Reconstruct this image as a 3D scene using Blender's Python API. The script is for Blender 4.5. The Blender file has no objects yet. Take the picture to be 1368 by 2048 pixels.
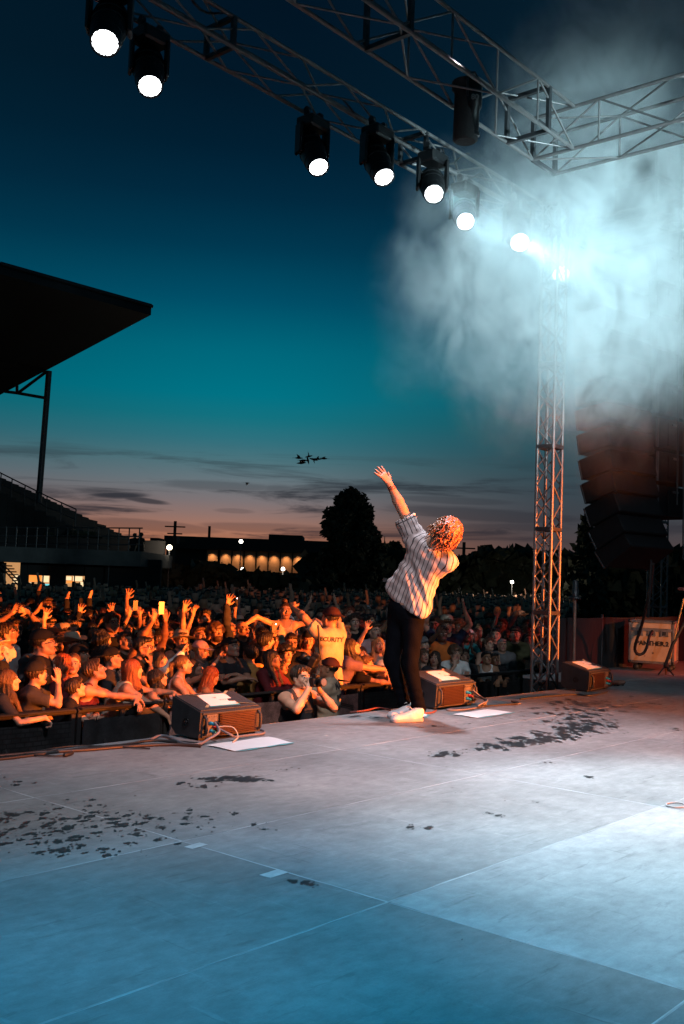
import bpy, math, random
import numpy as np
from mathutils import Matrix, Vector
from mathutils.bvhtree import BVHTree

SC = bpy.context.scene
COL = SC.collection
rnd = random.Random(7)
rng = np.random.default_rng(7)

# ------------------------------------------------------------------ camera
EYE = np.array([0.0, 0.0, 1.2])
FPX = 2051.0
def _basis(az, pitch, roll):
    a, p, r = np.radians([az, pitch, roll])
    f = np.array([np.cos(a)*np.cos(p), np.sin(a)*np.cos(p), np.sin(p)])
    r0 = np.array([np.sin(a), -np.cos(a), 0.0]); u0 = np.cross(r0, f)
    rt = r0*np.cos(r) - u0*np.sin(r); up = np.cross(rt, f)
    return f, rt, up
FW, RT, UP = _basis(40.6, 3.69, -2.11)
cam_d = bpy.data.cameras.new('camera'); cam = bpy.data.objects.new('camera', cam_d); COL.objects.link(cam)
M = Matrix.Identity(4)
for i in range(3):
    M[i][0], M[i][1], M[i][2], M[i][3] = RT[i], UP[i], -FW[i], EYE[i]
cam.matrix_world = M
cam_d.sensor_fit = 'VERTICAL'; cam_d.sensor_height = 36.0; cam_d.lens = 36.0*FPX/2048.0
cam_d.clip_start = 0.05; cam_d.clip_end = 3000
SC.camera = cam
SC.render.resolution_x, SC.render.resolution_y = 684, 1024

def ray(px, py):
    d = FW*FPX + RT*(px-684) + UP*(1024-py)
    return d/np.linalg.norm(d)
def onz(px, py, z):
    d = ray(px, py); return EYE + d*((z-EYE[2])/d[2])
def ony(px, py, y):
    d = ray(px, py); return EYE + d*((y-EYE[1])/d[1])
def dep(px, py, D):
    d = ray(px, py); return EYE + d*(D/(d@FW))

# ------------------------------------------------------------------ render look
SC.view_settings.view_transform = 'Standard'
try: SC.view_settings.look = 'None'
except Exception: pass
SC.view_settings.exposure = 0.0; SC.view_settings.gamma = 1.0
SC.render.engine = 'CYCLES'
SC.cycles.use_denoising = True
try: SC.cycles.denoiser = 'OPENIMAGEDENOISE'
except Exception: pass
SC.cycles.max_bounces = 5; SC.cycles.diffuse_bounces = 2; SC.cycles.glossy_bounces = 2
SC.cycles.transmission_bounces = 2; SC.cycles.volume_bounces = 1; SC.cycles.transparent_max_bounces = 8
SC.cycles.caustics_reflective = False; SC.cycles.caustics_refractive = False
SC.cycles.volume_step_rate = 2.5; SC.cycles.volume_max_steps = 64
SC.cycles.sample_clamp_indirect = 6.0

def lin(c):
    if isinstance(c, str):
        c = c.lstrip('#'); c = [int(c[i:i+2], 16)/255 for i in (0, 2, 4)]
    return tuple((x/12.92 if x <= 0.04045 else ((x+0.055)/1.055)**2.4) for x in c)

# ------------------------------------------------------------------ node helper
class NT:
    def __init__(s, nt): s.nt = nt; s.L = nt.links
    def n(s, t, **kw):
        x = s.nt.nodes.new(t)
        for k, v in kw.items(): setattr(x, k, v)
        return x
    def set(s, inp, v):
        if isinstance(v, bpy.types.NodeSocket): s.L.new(v, inp)
        elif v is not None: inp.default_value = v
    def math(s, op, a, b=None, c=None, clamp=False):
        x = s.n('ShaderNodeMath', operation=op, use_clamp=clamp)
        s.set(x.inputs[0], a)
        if b is not None: s.set(x.inputs[1], b)
        if c is not None: s.set(x.inputs[2], c)
        return x.outputs[0]
    def vmath(s, op, a, b=None, out=0):
        x = s.n('ShaderNodeVectorMath', operation=op)
        s.set(x.inputs[0], a)
        if b is not None: s.set(x.inputs[1], b)
        return x.outputs[out]
    def noise(s, vec, scale, detail=4, rough=0.55, dist=0.0, out=0):
        x = s.n('ShaderNodeTexNoise'); s.set(x.inputs['Vector'], vec)
        x.inputs['Scale'].default_value = scale; x.inputs['Detail'].default_value = detail
        x.inputs['Roughness'].default_value = rough; x.inputs['Distortion'].default_value = dist
        return x.outputs[out]
    def ramp(s, fac, stops, interp='LINEAR'):
        x = s.n('ShaderNodeValToRGB'); x.color_ramp.interpolation = interp
        el = x.color_ramp.elements
        while len(el) < len(stops): el.new(0.5)
        for e, (p, c) in zip(el, stops):
            e.position = p; e.color = (c, c, c, 1) if isinstance(c, (int, float)) else (*c[:3], 1)
        s.set(x.inputs[0], fac); return x.outputs[0]
    def mix(s, fac, a, b, mode='MIX'):
        x = s.n('ShaderNodeMix', data_type='RGBA', blend_type=mode)
        s.set(x.inputs[0], fac)
        for i, v in ((6, a), (7, b)):
            if isinstance(v, (tuple, list)): v = (*v[:3], 1)
            s.set(x.inputs[i], v)
        return x.outputs[2]
    def mapr(s, v, a, b, c, d, interp='LINEAR'):
        x = s.n('ShaderNodeMapRange', interpolation_type=interp)
        s.set(x.inputs[0], v)
        for i, q in enumerate((a, b, c, d)): s.set(x.inputs[i+1], q)
        return x.outputs[0]
    def mapping(s, vec, scale=(1, 1, 1), loc=(0, 0, 0), rot=(0, 0, 0)):
        x = s.n('ShaderNodeMapping'); s.set(x.inputs[0], vec)
        x.inputs['Scale'].default_value = scale; x.inputs['Location'].default_value = loc
        x.inputs['Rotation'].default_value = rot
        return x.outputs[0]

# ------------------------------------------------------------------ world: dusk sky
world = bpy.data.worlds.new('World'); SC.world = world; world.use_nodes = True
wn = world.node_tree; wn.nodes.clear(); W = NT(wn)
tc = W.n('ShaderNodeTexCoord').outputs['Generated']
sep = W.n('ShaderNodeSeparateXYZ'); W.set(sep.inputs[0], tc)
vx, vy, vz = sep.outputs
el = W.math('ARCSINE', vz)                                   # radians of elevation
eld = W.math('MULTIPLY', el, 180/math.pi)
az = W.math('MULTIPLY', W.math('ARCTAN2', vy, vx), 180/math.pi)   # degrees from +X
SKY = [(-10, '#06080e'), (0.0, '#96583f'), (1.6, '#b87452'), (2.4, '#a9745f'), (3.2, '#92736b'), (4.1, '#7c7375'), (5.2, '#66747b'),
       (6.3, '#4c727b'), (7.4, '#30707d'), (8.6, '#14717f'), (10.0, '#007284'), (12.4, '#00677b'), (15.1, '#004e67'),
       (17.9, '#003850'), (20.5, '#01293f'), (23.0, '#011f32'), (26.0, '#021828'), (31.0, '#021322'), (45, '#02111d'), (90, '#020c16')]
g = W.ramp(W.mapr(eld, -10, 90, 0, 1), [((p+10)/100, lin(c)) for p, c in SKY])
# afterglow stands to the left; the sky greys and darkens to the right of it
side = W.mapr(az, 46, 27, 0, 1, 'SMOOTHSTEP')
lowdark = W.mapr(eld, 14, 3, 0, 1, 'SMOOTHSTEP')
g = W.mix(W.math('MULTIPLY', W.math('MULTIPLY', side, lowdark), 0.80), g, lin('#2d3a42'))
g = W.mix(W.math('MULTIPLY', side, 0.30), g, lin('#0b2836'))
leftdark = W.mapr(az, 46, 62, 0, 1, 'SMOOTHSTEP')
g = W.mix(W.math('MULTIPLY', leftdark, 0.22), g, lin('#04222f'))
# streaky clouds near the horizon
comb = W.n('ShaderNodeCombineXYZ'); W.set(comb.inputs[0], W.math('MULTIPLY', az, 0.085)); W.set(comb.inputs[1], W.math('MULTIPLY', eld, 0.9))
cn = W.noise(comb.outputs[0], 1.0, 7, 0.62, 0.6)
cl = W.mapr(cn, 0.48, 0.66, 0, 1, 'SMOOTHSTEP')
band = W.math('MULTIPLY', W.mapr(eld, 0.3, 1.6, 0.35, 1, 'SMOOTHSTEP'), W.mapr(eld, 7.5, 5.0, 0, 1, 'SMOOTHSTEP'))
cmask = W.math('MULTIPLY', cl, band)
def streak(px, py, half_w_px, half_h_px, amt, tilt=0.0):
    """one long low cloud, as a soft ellipse in azimuth and elevation broken up by noise"""
    d = ray(px, py); a0 = math.degrees(math.atan2(d[1], d[0])); e0 = math.degrees(math.asin(d[2]))
    w = half_w_px/FPX*57.3; h = half_h_px/FPX*57.3
    da = W.math('DIVIDE', W.math('SUBTRACT', az, a0), w)
    de = W.math('DIVIDE', W.math('SUBTRACT', W.math('SUBTRACT', eld, e0), W.math('MULTIPLY', W.math('SUBTRACT', az, a0), tilt)), h)
    r2 = W.math('ADD', W.math('MULTIPLY', da, da), W.math('MULTIPLY', de, de))
    r2 = W.math('ADD', r2, W.math('MULTIPLY', W.math('SUBTRACT', cn, 0.5), 3.2))
    return W.math('MULTIPLY', W.mapr(r2, 1.25, 0.25, 0, 1, 'SMOOTHSTEP'), amt)
for s_ in [(232, 990, 70, 9, 1.1, -0.04), (285, 1000, 52, 6, 0.95, 0.08), (440, 972, 130, 11, 0.42, 0.0), (585, 985, 70, 15, 0.5, 0.08),
           (300, 1052, 150, 12, 0.45, 0.05), (560, 1058, 150, 11, 0.42, 0.0), (470, 1022, 40, 5, 0.3, 0.0),
           (960, 1030, 190, 14, 0.6, 0.04), (1010, 1055, 120, 9, 0.5, -0.03), (900, 1000, 120, 8, 0.4, 0.02)]:
    cmask = W.math('MAXIMUM', cmask, streak(*s_))
ccol = W.mix(W.mapr(eld, 1, 6, 0, 1), lin('#33292f'), lin('#28323a'))
g = W.mix(W.math('MULTIPLY', cmask, 0.85), g, ccol)
bg = W.n('ShaderNodeBackground'); W.set(bg.inputs[0], g); bg.inputs[1].default_value = 1.0
wo = W.n('ShaderNodeOutputWorld'); W.L.new(bg.outputs[0], wo.inputs[0])

# ------------------------------------------------------------------ stage lamps out of view, and added fills
def spot(name, loc, target, energy, color, angle, blend=0.5, size=0.12):
    d = bpy.data.lights.new(name, 'SPOT'); d.energy = energy; d.color = color
    d.spot_size = math.radians(angle); d.spot_blend = blend; d.shadow_soft_size = size
    o = bpy.data.objects.new(name, d); COL.objects.link(o); o.location = loc
    o.rotation_euler = (Vector(target)-Vector(loc)).to_track_quat('-Z', 'Y').to_euler()
    return o
L_ORANGE = (1.0, 0.185, 0.022); L_RED = (1.0, 0.07, 0.02); L_COOL = (0.72, 0.88, 1.0); L_BLUE = (0.02, 0.42, 0.75)
spot('orange_wash_light', (10.0, -12.0, 1.3), (6.3, 10.5, 1.5), 66000, L_ORANGE, 27, 0.5, 0.03)
spot('orange_side_light', (14.0, -11.0, 1.3), (7.0, 10.5, 1.5), 76000, L_ORANGE, 23, 0.5, 0.03)
spot('performer_orange_light', (14.5, 1.0, 1.6), (7.4, 5.4, 1.45), 160, (1.0, 0.20, 0.045), 11, 0.6, 0.15)
spot('red_side_light', (19.0, -1.0, 3.0), (16.0, 5.6, 0.0), 3000, L_RED, 32, 0.9, 0.2)
spot('case_orange_light', (9.0, -4.0, 1.2), (15.3, 6.4, 0.5), 5200, (1.0, 0.33, 0.11), 10, 0.5, 0.15)
spot('added_tower_fill', (5.0, -4.0, 0.6), (10.6, 6.1, 2.4), 900, (1.0, 0.66, 0.66), 10, 0.8, 0.15)  # added fill that tints the tower pink
spot('performer_key_light', (2.6, 2.0, 6.2), (7.2, 5.5, 1.2), 400, (1.0, 0.74, 0.72), 24, 0.6, 0.12)
spot('deck_white_light', (7.5, 5.3, 6.0), (7.0, 3.4, 0), 2100, (0.84, 0.88, 1.0), 60, 1.0, 0.15)
spot('deck_right_light', (8.2, 4.2, 6.0), (5.6, 1.7, 0), 3600, (0.70, 0.92, 1.0), 40, 0.9, 0.10)
spot('deck_edge_light', (3.4, 1.0, 6.2), (5.4, 4.9, 0), 1600, (0.95, 0.90, 1.0), 56, 1.0, 0.15)
spot('deck_blue_light', (0.5, 3.6, 6.0), (2.3, 1.6, 0), 2700, (0.0, 0.36, 0.66), 50, 1.0, 0.2)
spot('crowd_cool_light', (4.0, -4.0, 6.2), (16.5, 13.0, -0.4), 1900, (0.80, 0.90, 1.0), 26, 0.9, 0.2)
spot('added_haze_fill', (6.0, -5.0, 3.6), (10.9, 6.9, 5.1), 21000, (0.60, 0.92, 1.0), 25, 0.9, 0.15)  # added spot from upstage, brightens the smoke more evenly
spot('added_pit_fill', (3.4, 2.0, 5.8), (7.0, 7.05, 0.05), 950, (1.0, 0.66, 0.42), 16, 0.8, 0.12)  # added warm fill on the people in the pit

# ------------------------------------------------------------------ objects and tags
def tag(o, label=None, cat=None, group=None, kind=None):
    if label: o['label'] = label
    if cat: o['category'] = cat
    if group: o['group'] = group
    if kind: o['kind'] = kind
    return o
def link(o, parent=None):
    COL.objects.link(o)
    if parent is not None: o.parent = parent
    return o
def empty(name, loc=(0, 0, 0), rz=0.0):
    o = bpy.data.objects.new(name, None); o.location = loc; o.rotation_euler = (0, 0, rz); o.empty_display_size = 0.1
    return link(o)

def mesh_np(name, V, quads=None, tris=None, smooth=True, mi=None, mats=()):
    """a mesh from numpy arrays; mi = material index per face (quads first, then tris)"""
    V = np.asarray(V, np.float32); me = bpy.data.meshes.new(name)
    Q = np.zeros((0, 4), np.int32) if quads is None else np.asarray(quads, np.int32).reshape(-1, 4)
    T = np.zeros((0, 3), np.int32) if tris is None else np.asarray(tris, np.int32).reshape(-1, 3)
    me.vertices.add(len(V)); me.vertices.foreach_set('co', V.ravel())
    nl = Q.size+T.size; me.loops.add(nl)
    me.loops.foreach_set('vertex_index', np.concatenate([Q.ravel(), T.ravel()]).astype(np.int32))
    nf = len(Q)+len(T); me.polygons.add(nf)
    st = np.concatenate([np.arange(len(Q))*4, len(Q)*4+np.arange(len(T))*3]).astype(np.int32)
    me.polygons.foreach_set('loop_start', st)
    me.polygons.foreach_set('loop_total', np.concatenate([np.full(len(Q), 4), np.full(len(T), 3)]).astype(np.int32))
    me.polygons.foreach_set('use_smooth', np.full(nf, smooth))
    for m in mats: me.materials.append(m)
    if mi is not None: me.polygons.foreach_set('material_index', np.asarray(mi, np.int32))
    me.update(calc_edges=True)
    return me

class MB:
    """collects boxes, tubes, lathes and polygons into one mesh"""
    def __init__(s): s.v = []; s.f = []; s.m = []; s.sm = []
    def add(s, vs, fs, mi=0, smooth=False):
        b = len(s.v); s.v += [tuple(map(float, v)) for v in vs]
        for f in fs: s.f.append([b+i for i in f]); s.m.append(mi); s.sm.append(smooth)
        return s
    def box(s, c, size, mi=0, R=None, bevel=0.0):
        c = np.array(c, float); hx, hy, hz = np.array(size, float)/2
        if bevel <= 0:
            P = [(-1, -1, -1), (1, -1, -1), (1, 1, -1), (-1, 1, -1), (-1, -1, 1), (1, -1, 1), (1, 1, 1), (-1, 1, 1)]
            V = np.array([(x*hx, y*hy, z*hz) for x, y, z in P])
            F = [(0, 3, 2, 1), (4, 5, 6, 7), (0, 1, 5, 4), (1, 2, 6, 5), (2, 3, 7, 6), (3, 0, 4, 7)]
        else:
            b = min(bevel, hx*.9, hy*.9, hz*.9); V = []; idx = {}
            for ax in range(3):
                for sx in (-1, 1):
                    for sy in (-1, 1):
                        for sz in (-1, 1):
                            p = [sx*hx, sy*hy, sz*hz]; sg = (sx, sy, sz)
                            for k in range(3):
                                if k != ax: p[k] -= sg[k]*b
                            idx[(ax, sx, sy, sz)] = len(V); V.append(p)
            V = np.array(V); F = []
            def q(*k): F.append([idx[i] for i in k])
            for ax in range(3):
                a1, a2 = [(1, 2), (2, 0), (0, 1)][ax]
                for sg in (-1, 1):
                    ks = []
                    for u, w in ((-1, -1), (1, -1), (1, 1), (-1, 1)):
                        t = [0, 0, 0]; t[ax] = sg; t[a1] = u; t[a2] = w; ks.append((ax, *t))
                    if sg < 0: ks = ks[::-1]
                    q(*ks)
            for ax in range(3):
                a1, a2 = [(1, 2), (2, 0), (0, 1)][ax]
                for u in (-1, 1):
                    for w in (-1, 1):
                        t0 = [0]*3; t0[a1] = u; t0[a2] = w; t1 = list(t0); t0[ax] = -1; t1[ax] = 1
                        F.append([idx[(a1, *t0)], idx[(a1, *t1)], idx[(a2, *t1)], idx[(a2, *t0)]])
            for sx in (-1, 1):
                for sy in (-1, 1):
                    for sz in (-1, 1): F.append([idx[(k, sx, sy, sz)] for k in range(3)])
            # consistent outward winding
            F2 = []
            for f in F:
                p = V[f]; nrm = np.cross(p[1]-p[0], p[2]-p[0])
                F2.append(f if nrm @ p.mean(0) > 0 else f[::-1])
            F = F2
        if R is not None: V = V @ np.array(R).T
        return s.add(V+c, F, mi)
    def tube(s, pts, r, n=8, mi=0, caps=True):
        pts = [np.array(p, float) for p in pts]; m = len(pts)
        rs = [r]*m if np.isscalar(r) else list(r); V = []; ref = None
        for i, p in enumerate(pts):
            t = pts[min(i+1, m-1)]-pts[max(i-1, 0)]; t /= (np.linalg.norm(t)+1e-9)
            if ref is None: ref = np.array([0, 0, 1.]) if abs(t[2]) < .9 else np.array([1., 0, 0])
            a = ref-t*(ref@t); a /= (np.linalg.norm(a)+1e-9); ref = a; b = np.cross(t, a)
            for k in range(n):
                w = 2*math.pi*k/n; V.append(p+rs[i]*(math.cos(w)*a+math.sin(w)*b))
        F = [(i*n+k, i*n+(k+1) % n, (i+1)*n+(k+1) % n, (i+1)*n+k) for i in range(m-1) for k in range(n)]
        s.add(V, F, mi, True)
        if caps: s.add(V[:n], [tuple(range(n-1, -1, -1))], mi); s.add(V[-n:], [tuple(range(n))], mi)
        return s
    def lathe(s, prof, o=(0, 0, 0), ax=(0, 0, 1), n=20, mi=0, cap=True):
        """prof: list of (radius, height along ax)"""
        o = np.array(o, float); t = np.array(ax, float); t /= np.linalg.norm(t)
        a = np.cross(t, [0, 0, 1.]) if abs(t[2]) < .9 else np.cross(t, [1., 0, 0]); a /= np.linalg.norm(a); b = np.cross(t, a)
        V = [o+t*h+r*(math.cos(2*math.pi*k/n)*a+math.sin(2*math.pi*k/n)*b) for r, h in prof for k in range(n)]
        F = [(i*n+k, i*n+(k+1) % n, (i+1)*n+(k+1) % n, (i+1)*n+k) for i in range(len(prof)-1) for k in range(n)]
        s.add(V, F, mi, n > 8)
        if cap: s.add(V[:n], [tuple(range(n-1, -1, -1))], mi); s.add(V[-n:], [tuple(range(n))], mi)
        return s
    def prism(s, poly, vec, mi=0):
        """a planar polygon (3d points) extruded by vec"""
        n = len(poly); P = np.array(poly, float); Q = P+np.array(vec, float)
        return s.add(list(P)+list(Q), [tuple(range(n-1, -1, -1)), tuple(range(n, 2*n))]+[(i, (i+1) % n, n+(i+1) % n, n+i) for i in range(n)], mi)
    def mesh(s, name, mats):
        me = bpy.data.meshes.new(name); me.from_pydata(s.v, [], s.f)
        for m in (mats if isinstance(mats, (list, tuple)) else [mats]): me.materials.append(m)
        me.polygons.foreach_set('material_index', s.m); me.polygons.foreach_set('use_smooth', s.sm); me.update()
        return me
    def build(s, name, mats, parent=None, loc=None):
        o = bpy.data.objects.new(name, s.mesh(name, mats)); link(o, parent)
        if loc is not None: o.location = loc
        return o
def put(name, me, parent=None, mat=None, color=None):
    o = bpy.data.objects.new(name, me); link(o, parent)
    if mat is not None: o.matrix_local = mat
    if color is not None: o.color = (*color[:3], 1)
    return o
def copy_tree(root, **kw):
    r = root.copy(); COL.objects.link(r)
    for ch in root.children:
        c = ch.copy(); COL.objects.link(c); c.parent = r
        for g_ in ch.children:
            d = g_.copy(); COL.objects.link(d); d.parent = c
    return r

# ------------------------------------------------------------------ materials
MATS = {}
def mat(name, col=(0.5, 0.5, 0.5), rough=0.6, metal=0.0, noise=0.0, nscale=8.0, bump=0.0, bscale=60.0, objcolor=False,
        emit=None, estr=0.0, spec=0.5, stretch=(1, 1, 1), coat=0.0, alt=None):
    if name in MATS: return MATS[name]
    m = bpy.data.materials.new(name); m.use_nodes = True; N = NT(m.node_tree)
    p = m.node_tree.nodes['Principled BSDF']; col = lin(col) if isinstance(col, str) else col
    geo = N.n('ShaderNodeTexCoord').outputs['Object']
    vec = N.mapping(geo, stretch)
    if objcolor: base = N.n('ShaderNodeObjectInfo').outputs['Color']
    else:
        rgb = N.n('ShaderNodeRGB'); rgb.outputs[0].default_value = (*col[:3], 1); base = rgb.outputs[0]
    if alt is not None:
        base = N.mix(N.mapr(N.noise(vec, nscale*.4, 5, .6), .45, .62, 0, 1), base, lin(alt) if isinstance(alt, str) else alt)
    if noise:
        f = N.mapr(N.noise(vec, nscale, 5, .6), .25, .75, 1-noise, 1+noise)
        v = N.n('ShaderNodeVectorMath', operation='SCALE'); N.set(v.inputs[0], base); N.set(v.inputs['Scale'], f); base = v.outputs[0]
    N.set(p.inputs['Base Color'], base)
    p.inputs['Roughness'].default_value = rough; p.inputs['Metallic'].default_value = metal
    p.inputs['Specular IOR Level'].default_value = spec; p.inputs['Coat Weight'].default_value = coat
    if bump:
        b = N.n('ShaderNodeBump'); b.inputs['Strength'].default_value = bump; b.inputs['Distance'].default_value = 0.01
        N.set(b.inputs['Height'], N.noise(vec, bscale, 4, .6)); N.set(p.inputs['Normal'], b.outputs[0])
    if emit is not None:
        p.inputs['Emission Color'].default_value = (*(lin(emit) if isinstance(emit, str) else emit)[:3], 1)
        p.inputs['Emission Strength'].default_value = estr
    MATS[name] = m; return m

ALU = mat('truss_aluminium', (0.15, 0.14, 0.14), 0.45, 0.5, 0.25, 12, 0.15, 80)
BLK = mat('black_housing', (0.005, 0.005, 0.006), 0.45, 0, 0.3, 10, 0.1, 60)
BLKR = mat('black_rubber', (0.015, 0.015, 0.016), 0.6, 0, 0.2, 20)
STEEL = mat('dark_steel', (0.06, 0.06, 0.065), 0.45, 0.7, 0.35, 9, 0.2, 50)
SKIN = mat('skin', objcolor=True, rough=0.5, noise=0.10, nscale=22, bump=0.05, bscale=120, spec=0.4)
LIPS = mat('lips', (0.28, 0.07, 0.06), 0.4)
BROW = mat('brow_hair', (0.03, 0.018, 0.012), 0.7)
EYEW = mat('eye_white', (0.62, 0.60, 0.57), 0.2)
EYED = mat('eye_dark', (0.02, 0.013, 0.01), 0.15)
MOUTH = mat('mouth_inside', (0.05, 0.01, 0.01), 0.5)
TROU = mat('denim_trousers', (0.02, 0.024, 0.035), 0.8, 0, 0.35, 14, 0.3, 90)
SHOE = mat('shoe_leather', (0.05, 0.05, 0.05), 0.5)
CLOTH = mat('cloth', objcolor=True, rough=0.85, noise=0.22, nscale=9, bump=0.5, bscale=26, spec=0.2)
HAIR = mat('hair', objcolor=True, rough=0.42, noise=0.55, nscale=26, bump=0.9, bscale=55, spec=0.5, stretch=(3.2, 3.2, 0.7))
CURL = mat('curly_hair', objcolor=True, rough=0.45, noise=0.5, nscale=40, bump=0.7, bscale=70, spec=0.5)

# ------------------------------------------------------------------ signed-distance bodies and a surface-nets mesher
def axis_coords(lo, hi, coarse, fine, ranges):
    out = [lo]
    while out[-1] < hi:
        x = out[-1]; st = fine if any(a <= x <= b for a, b in ranges) else coarse
        for a, b in ranges:
            if st > fine and x < a < x+st: st = max(a-x, fine)
        out.append(x+st)
    return np.array(out)
class Field:
    def __init__(s, lo, hi, coarse, fine, boxes=()):
        s.ax = [axis_coords(lo[k], hi[k], coarse, fine, [(b[0][k], b[1][k]) for b in boxes]) for k in range(3)]
        s.F = np.full([len(a) for a in s.ax], 0.3, np.float32)
    def sub(s, lo, hi, pad):
        sl = tuple(slice(max(0, int(np.searchsorted(s.ax[k], lo[k]-pad))-1), int(np.searchsorted(s.ax[k], hi[k]+pad))+1) for k in range(3))
        X = s.ax[0][sl[0]][:, None, None]; Y = s.ax[1][sl[1]][None, :, None]; Z = s.ax[2][sl[2]][None, None, :]
        return sl, X, Y, Z
    def put(s, sl, d, k, op='u'):
        F = s.F[sl]
        if F.size == 0: return
        if op == 'u':
            if k > 0:
                h = np.maximum(k-np.abs(F-d), 0)/k; s.F[sl] = np.minimum(F, d)-h*h*k*.25
            else: s.F[sl] = np.minimum(F, d)
        else:
            d = -d
            if k > 0:
                h = np.maximum(k-np.abs(F-d), 0)/k; s.F[sl] = np.maximum(F, d)+h*h*k*.25
            else: s.F[sl] = np.maximum(F, d)
    def cap(s, a, b, r1, r2=None, k=0.03, op='u', flat=None, grow=0.0):
        """rounded cone; flat=(direction, ratio) squashes the section along a direction"""
        r2 = r1 if r2 is None else r2; r1 += grow; r2 += grow
        a = np.array(a, float); b = np.array(b, float); R = max(r1, r2)
        pad = R+k+.03
        sl, X, Y, Z = s.sub(np.minimum(a, b), np.maximum(a, b), pad)
        px, py, pz = X-a[0], Y-a[1], Z-a[2]; ba = b-a
        if flat is not None:
            n = np.array(flat[0], float); n /= np.linalg.norm(n); q = 1/flat[1]-1
            dn = px*n[0]+py*n[1]+pz*n[2]
            px = px+dn*q*n[0]; py = py+dn*q*n[1]; pz = pz+dn*q*n[2]
            ba = ba+n*(ba@n)*q
        L2 = ba@ba+1e-12
        t = np.clip((px*ba[0]+py*ba[1]+pz*ba[2])/L2, 0, 1)
        dx, dy, dz = px-t*ba[0], py-t*ba[1], pz-t*ba[2]
        d = np.sqrt(dx*dx+dy*dy+dz*dz)-(r1+(r2-r1)*t)
        if flat is not None: d = d*(flat[1]*.4+.6)
        s.put(sl, d.astype(np.float32), k, op)
    def ell(s, c, r, R=None, k=0.02, op='u', grow=0.0):
        c = np.array(c, float); r = np.array(r, float)+grow; m = r.max()
        sl, X, Y, Z = s.sub(c, c, m+k+.03)
        p = [X-c[0], Y-c[1], Z-c[2]]
        if R is not None:
            R = np.array(R, float)     # columns = axes
            p = [p[0]*R[0, i]+p[1]*R[1, i]+p[2]*R[2, i] for i in range(3)]
        q = np.sqrt((p[0]/r[0])**2+(p[1]/r[1])**2+(p[2]/r[2])**2)
        g_ = np.sqrt((p[0]/r[0]**2)**2+(p[1]/r[1]**2)**2+(p[2]/r[2]**2)**2)
        d = q*(q-1)/np.maximum(g_, 1e-6)
        s.put(sl, d.astype(np.float32), k, op)
    def plane(s, p, n, k=0.0):
        """keep the side that n points away from"""
        n = np.array(n, float); n /= np.linalg.norm(n)
        d = (s.ax[0][:, None, None]-p[0])*n[0]+(s.ax[1][None, :, None]-p[1])*n[1]+(s.ax[2][None, None, :]-p[2])*n[2]
        d = d.astype(np.float32)
        if k > 0:
            h = np.maximum(k-np.abs(s.F-d), 0)/k; s.F = np.maximum(s.F, d)+h*h*k*.25
        else: s.F = np.maximum(s.F, d)
    def wobble(s, fn): 
        X, Y, Z = s.ax[0][:, None, None], s.ax[1][None, :, None], s.ax[2][None, None, :]
        s.F = (s.F+fn(X, Y, Z)).astype(np.float32)
    def mesh(s):
        F = s.F; I = (F < 0)
        I[0] = I[-1] = False; I[:, 0] = I[:, -1] = False; I[:, :, 0] = I[:, :, -1] = False
        u = I.astype(np.uint8)
        c = sum(u[a:u.shape[0]-1+a, b:u.shape[1]-1+b, e:u.shape[2]-1+e] for a in (0, 1) for b in (0, 1) for e in (0, 1))
        act = np.argwhere((c > 0) & (c < 8)); n = len(act)
        idm = np.full(c.shape, -1, np.int32); idm[act[:, 0], act[:, 1], act[:, 2]] = np.arange(n)
        i, j, k = act.T
        Fb = np.where(I, np.minimum(F, -1e-5), np.maximum(F, 1e-5))
        G = np.stack([Fb[i+a, j+b, k+e] for a in (0, 1) for b in (0, 1) for e in (0, 1)], 1)
        off = np.array([(a, b, e) for a in (0, 1) for b in (0, 1) for e in (0, 1)], float)
        acc = np.zeros((n, 3)); cnt = np.zeros(n)
        for p in range(8):
            for q in range(p+1, 8):
                if np.abs(off[p]-off[q]).sum() != 1: continue
                m = (G[:, p] < 0) != (G[:, q] < 0); t = G[m, p]/(G[m, p]-G[m, q])
                acc[m] += off[p]+(off[q]-off[p])*t[:, None]; cnt[m] += 1
        fr = acc/np.maximum(cnt, 1)[:, None]
        V = np.stack([s.ax[d][act[:, d]]+fr[:, d]*(s.ax[d][act[:, d]+1]-s.ax[d][act[:, d]]) for d in range(3)], 1)
        Q = []
        for d in range(3):
            sl0 = [slice(None)]*3; sl1 = [slice(None)]*3; sl0[d] = slice(0, -1); sl1[d] = slice(1, None)
            A = I[tuple(sl0)]; B = I[tuple(sl1)]
            e = np.argwhere(A != B); fl = A[tuple(e.T)]
            o1, o2 = [(1, 2), (2, 0), (0, 1)][d]
            e = e[(e[:, o1] > 0) & (e[:, o2] > 0)]; fl = A[tuple(e.T)]
            def cid(da, db):
                f = e.copy(); f[:, o1] -= da; f[:, o2] -= db; return idm[f[:, 0], f[:, 1], f[:, 2]]
            q = np.stack([cid(1, 1), cid(0, 1), cid(0, 0), cid(1, 0)], 1)
            q[~fl] = q[~fl][:, ::-1]; Q.append(q)
        Q = np.concatenate(Q); Q = Q[(Q >= 0).all(1)]
        return V, Q

def unit(v): v = np.array(v, float); return v/(np.linalg.norm(v)+1e-12)
def ik(S, T, l1, l2, pole):
    S = np.array(S, float); T = np.array(T, float); d = T-S; L = np.linalg.norm(d)
    if L > (l1+l2)*.995: T = S+d/L*(l1+l2)*.995; d = T-S; L = np.linalg.norm(d)
    if L < abs(l1-l2)*1.05+.03: L = abs(l1-l2)*1.05+.03; T = S+unit(d)*L
    u = unit(T-S); a = (l1*l1-l2*l2+L*L)/(2*L); h = math.sqrt(max(l1*l1-a*a, 0))
    p = np.array(pole, float); p = unit(p-u*(p@u))
    return S+u*a+p*h, T

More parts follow.
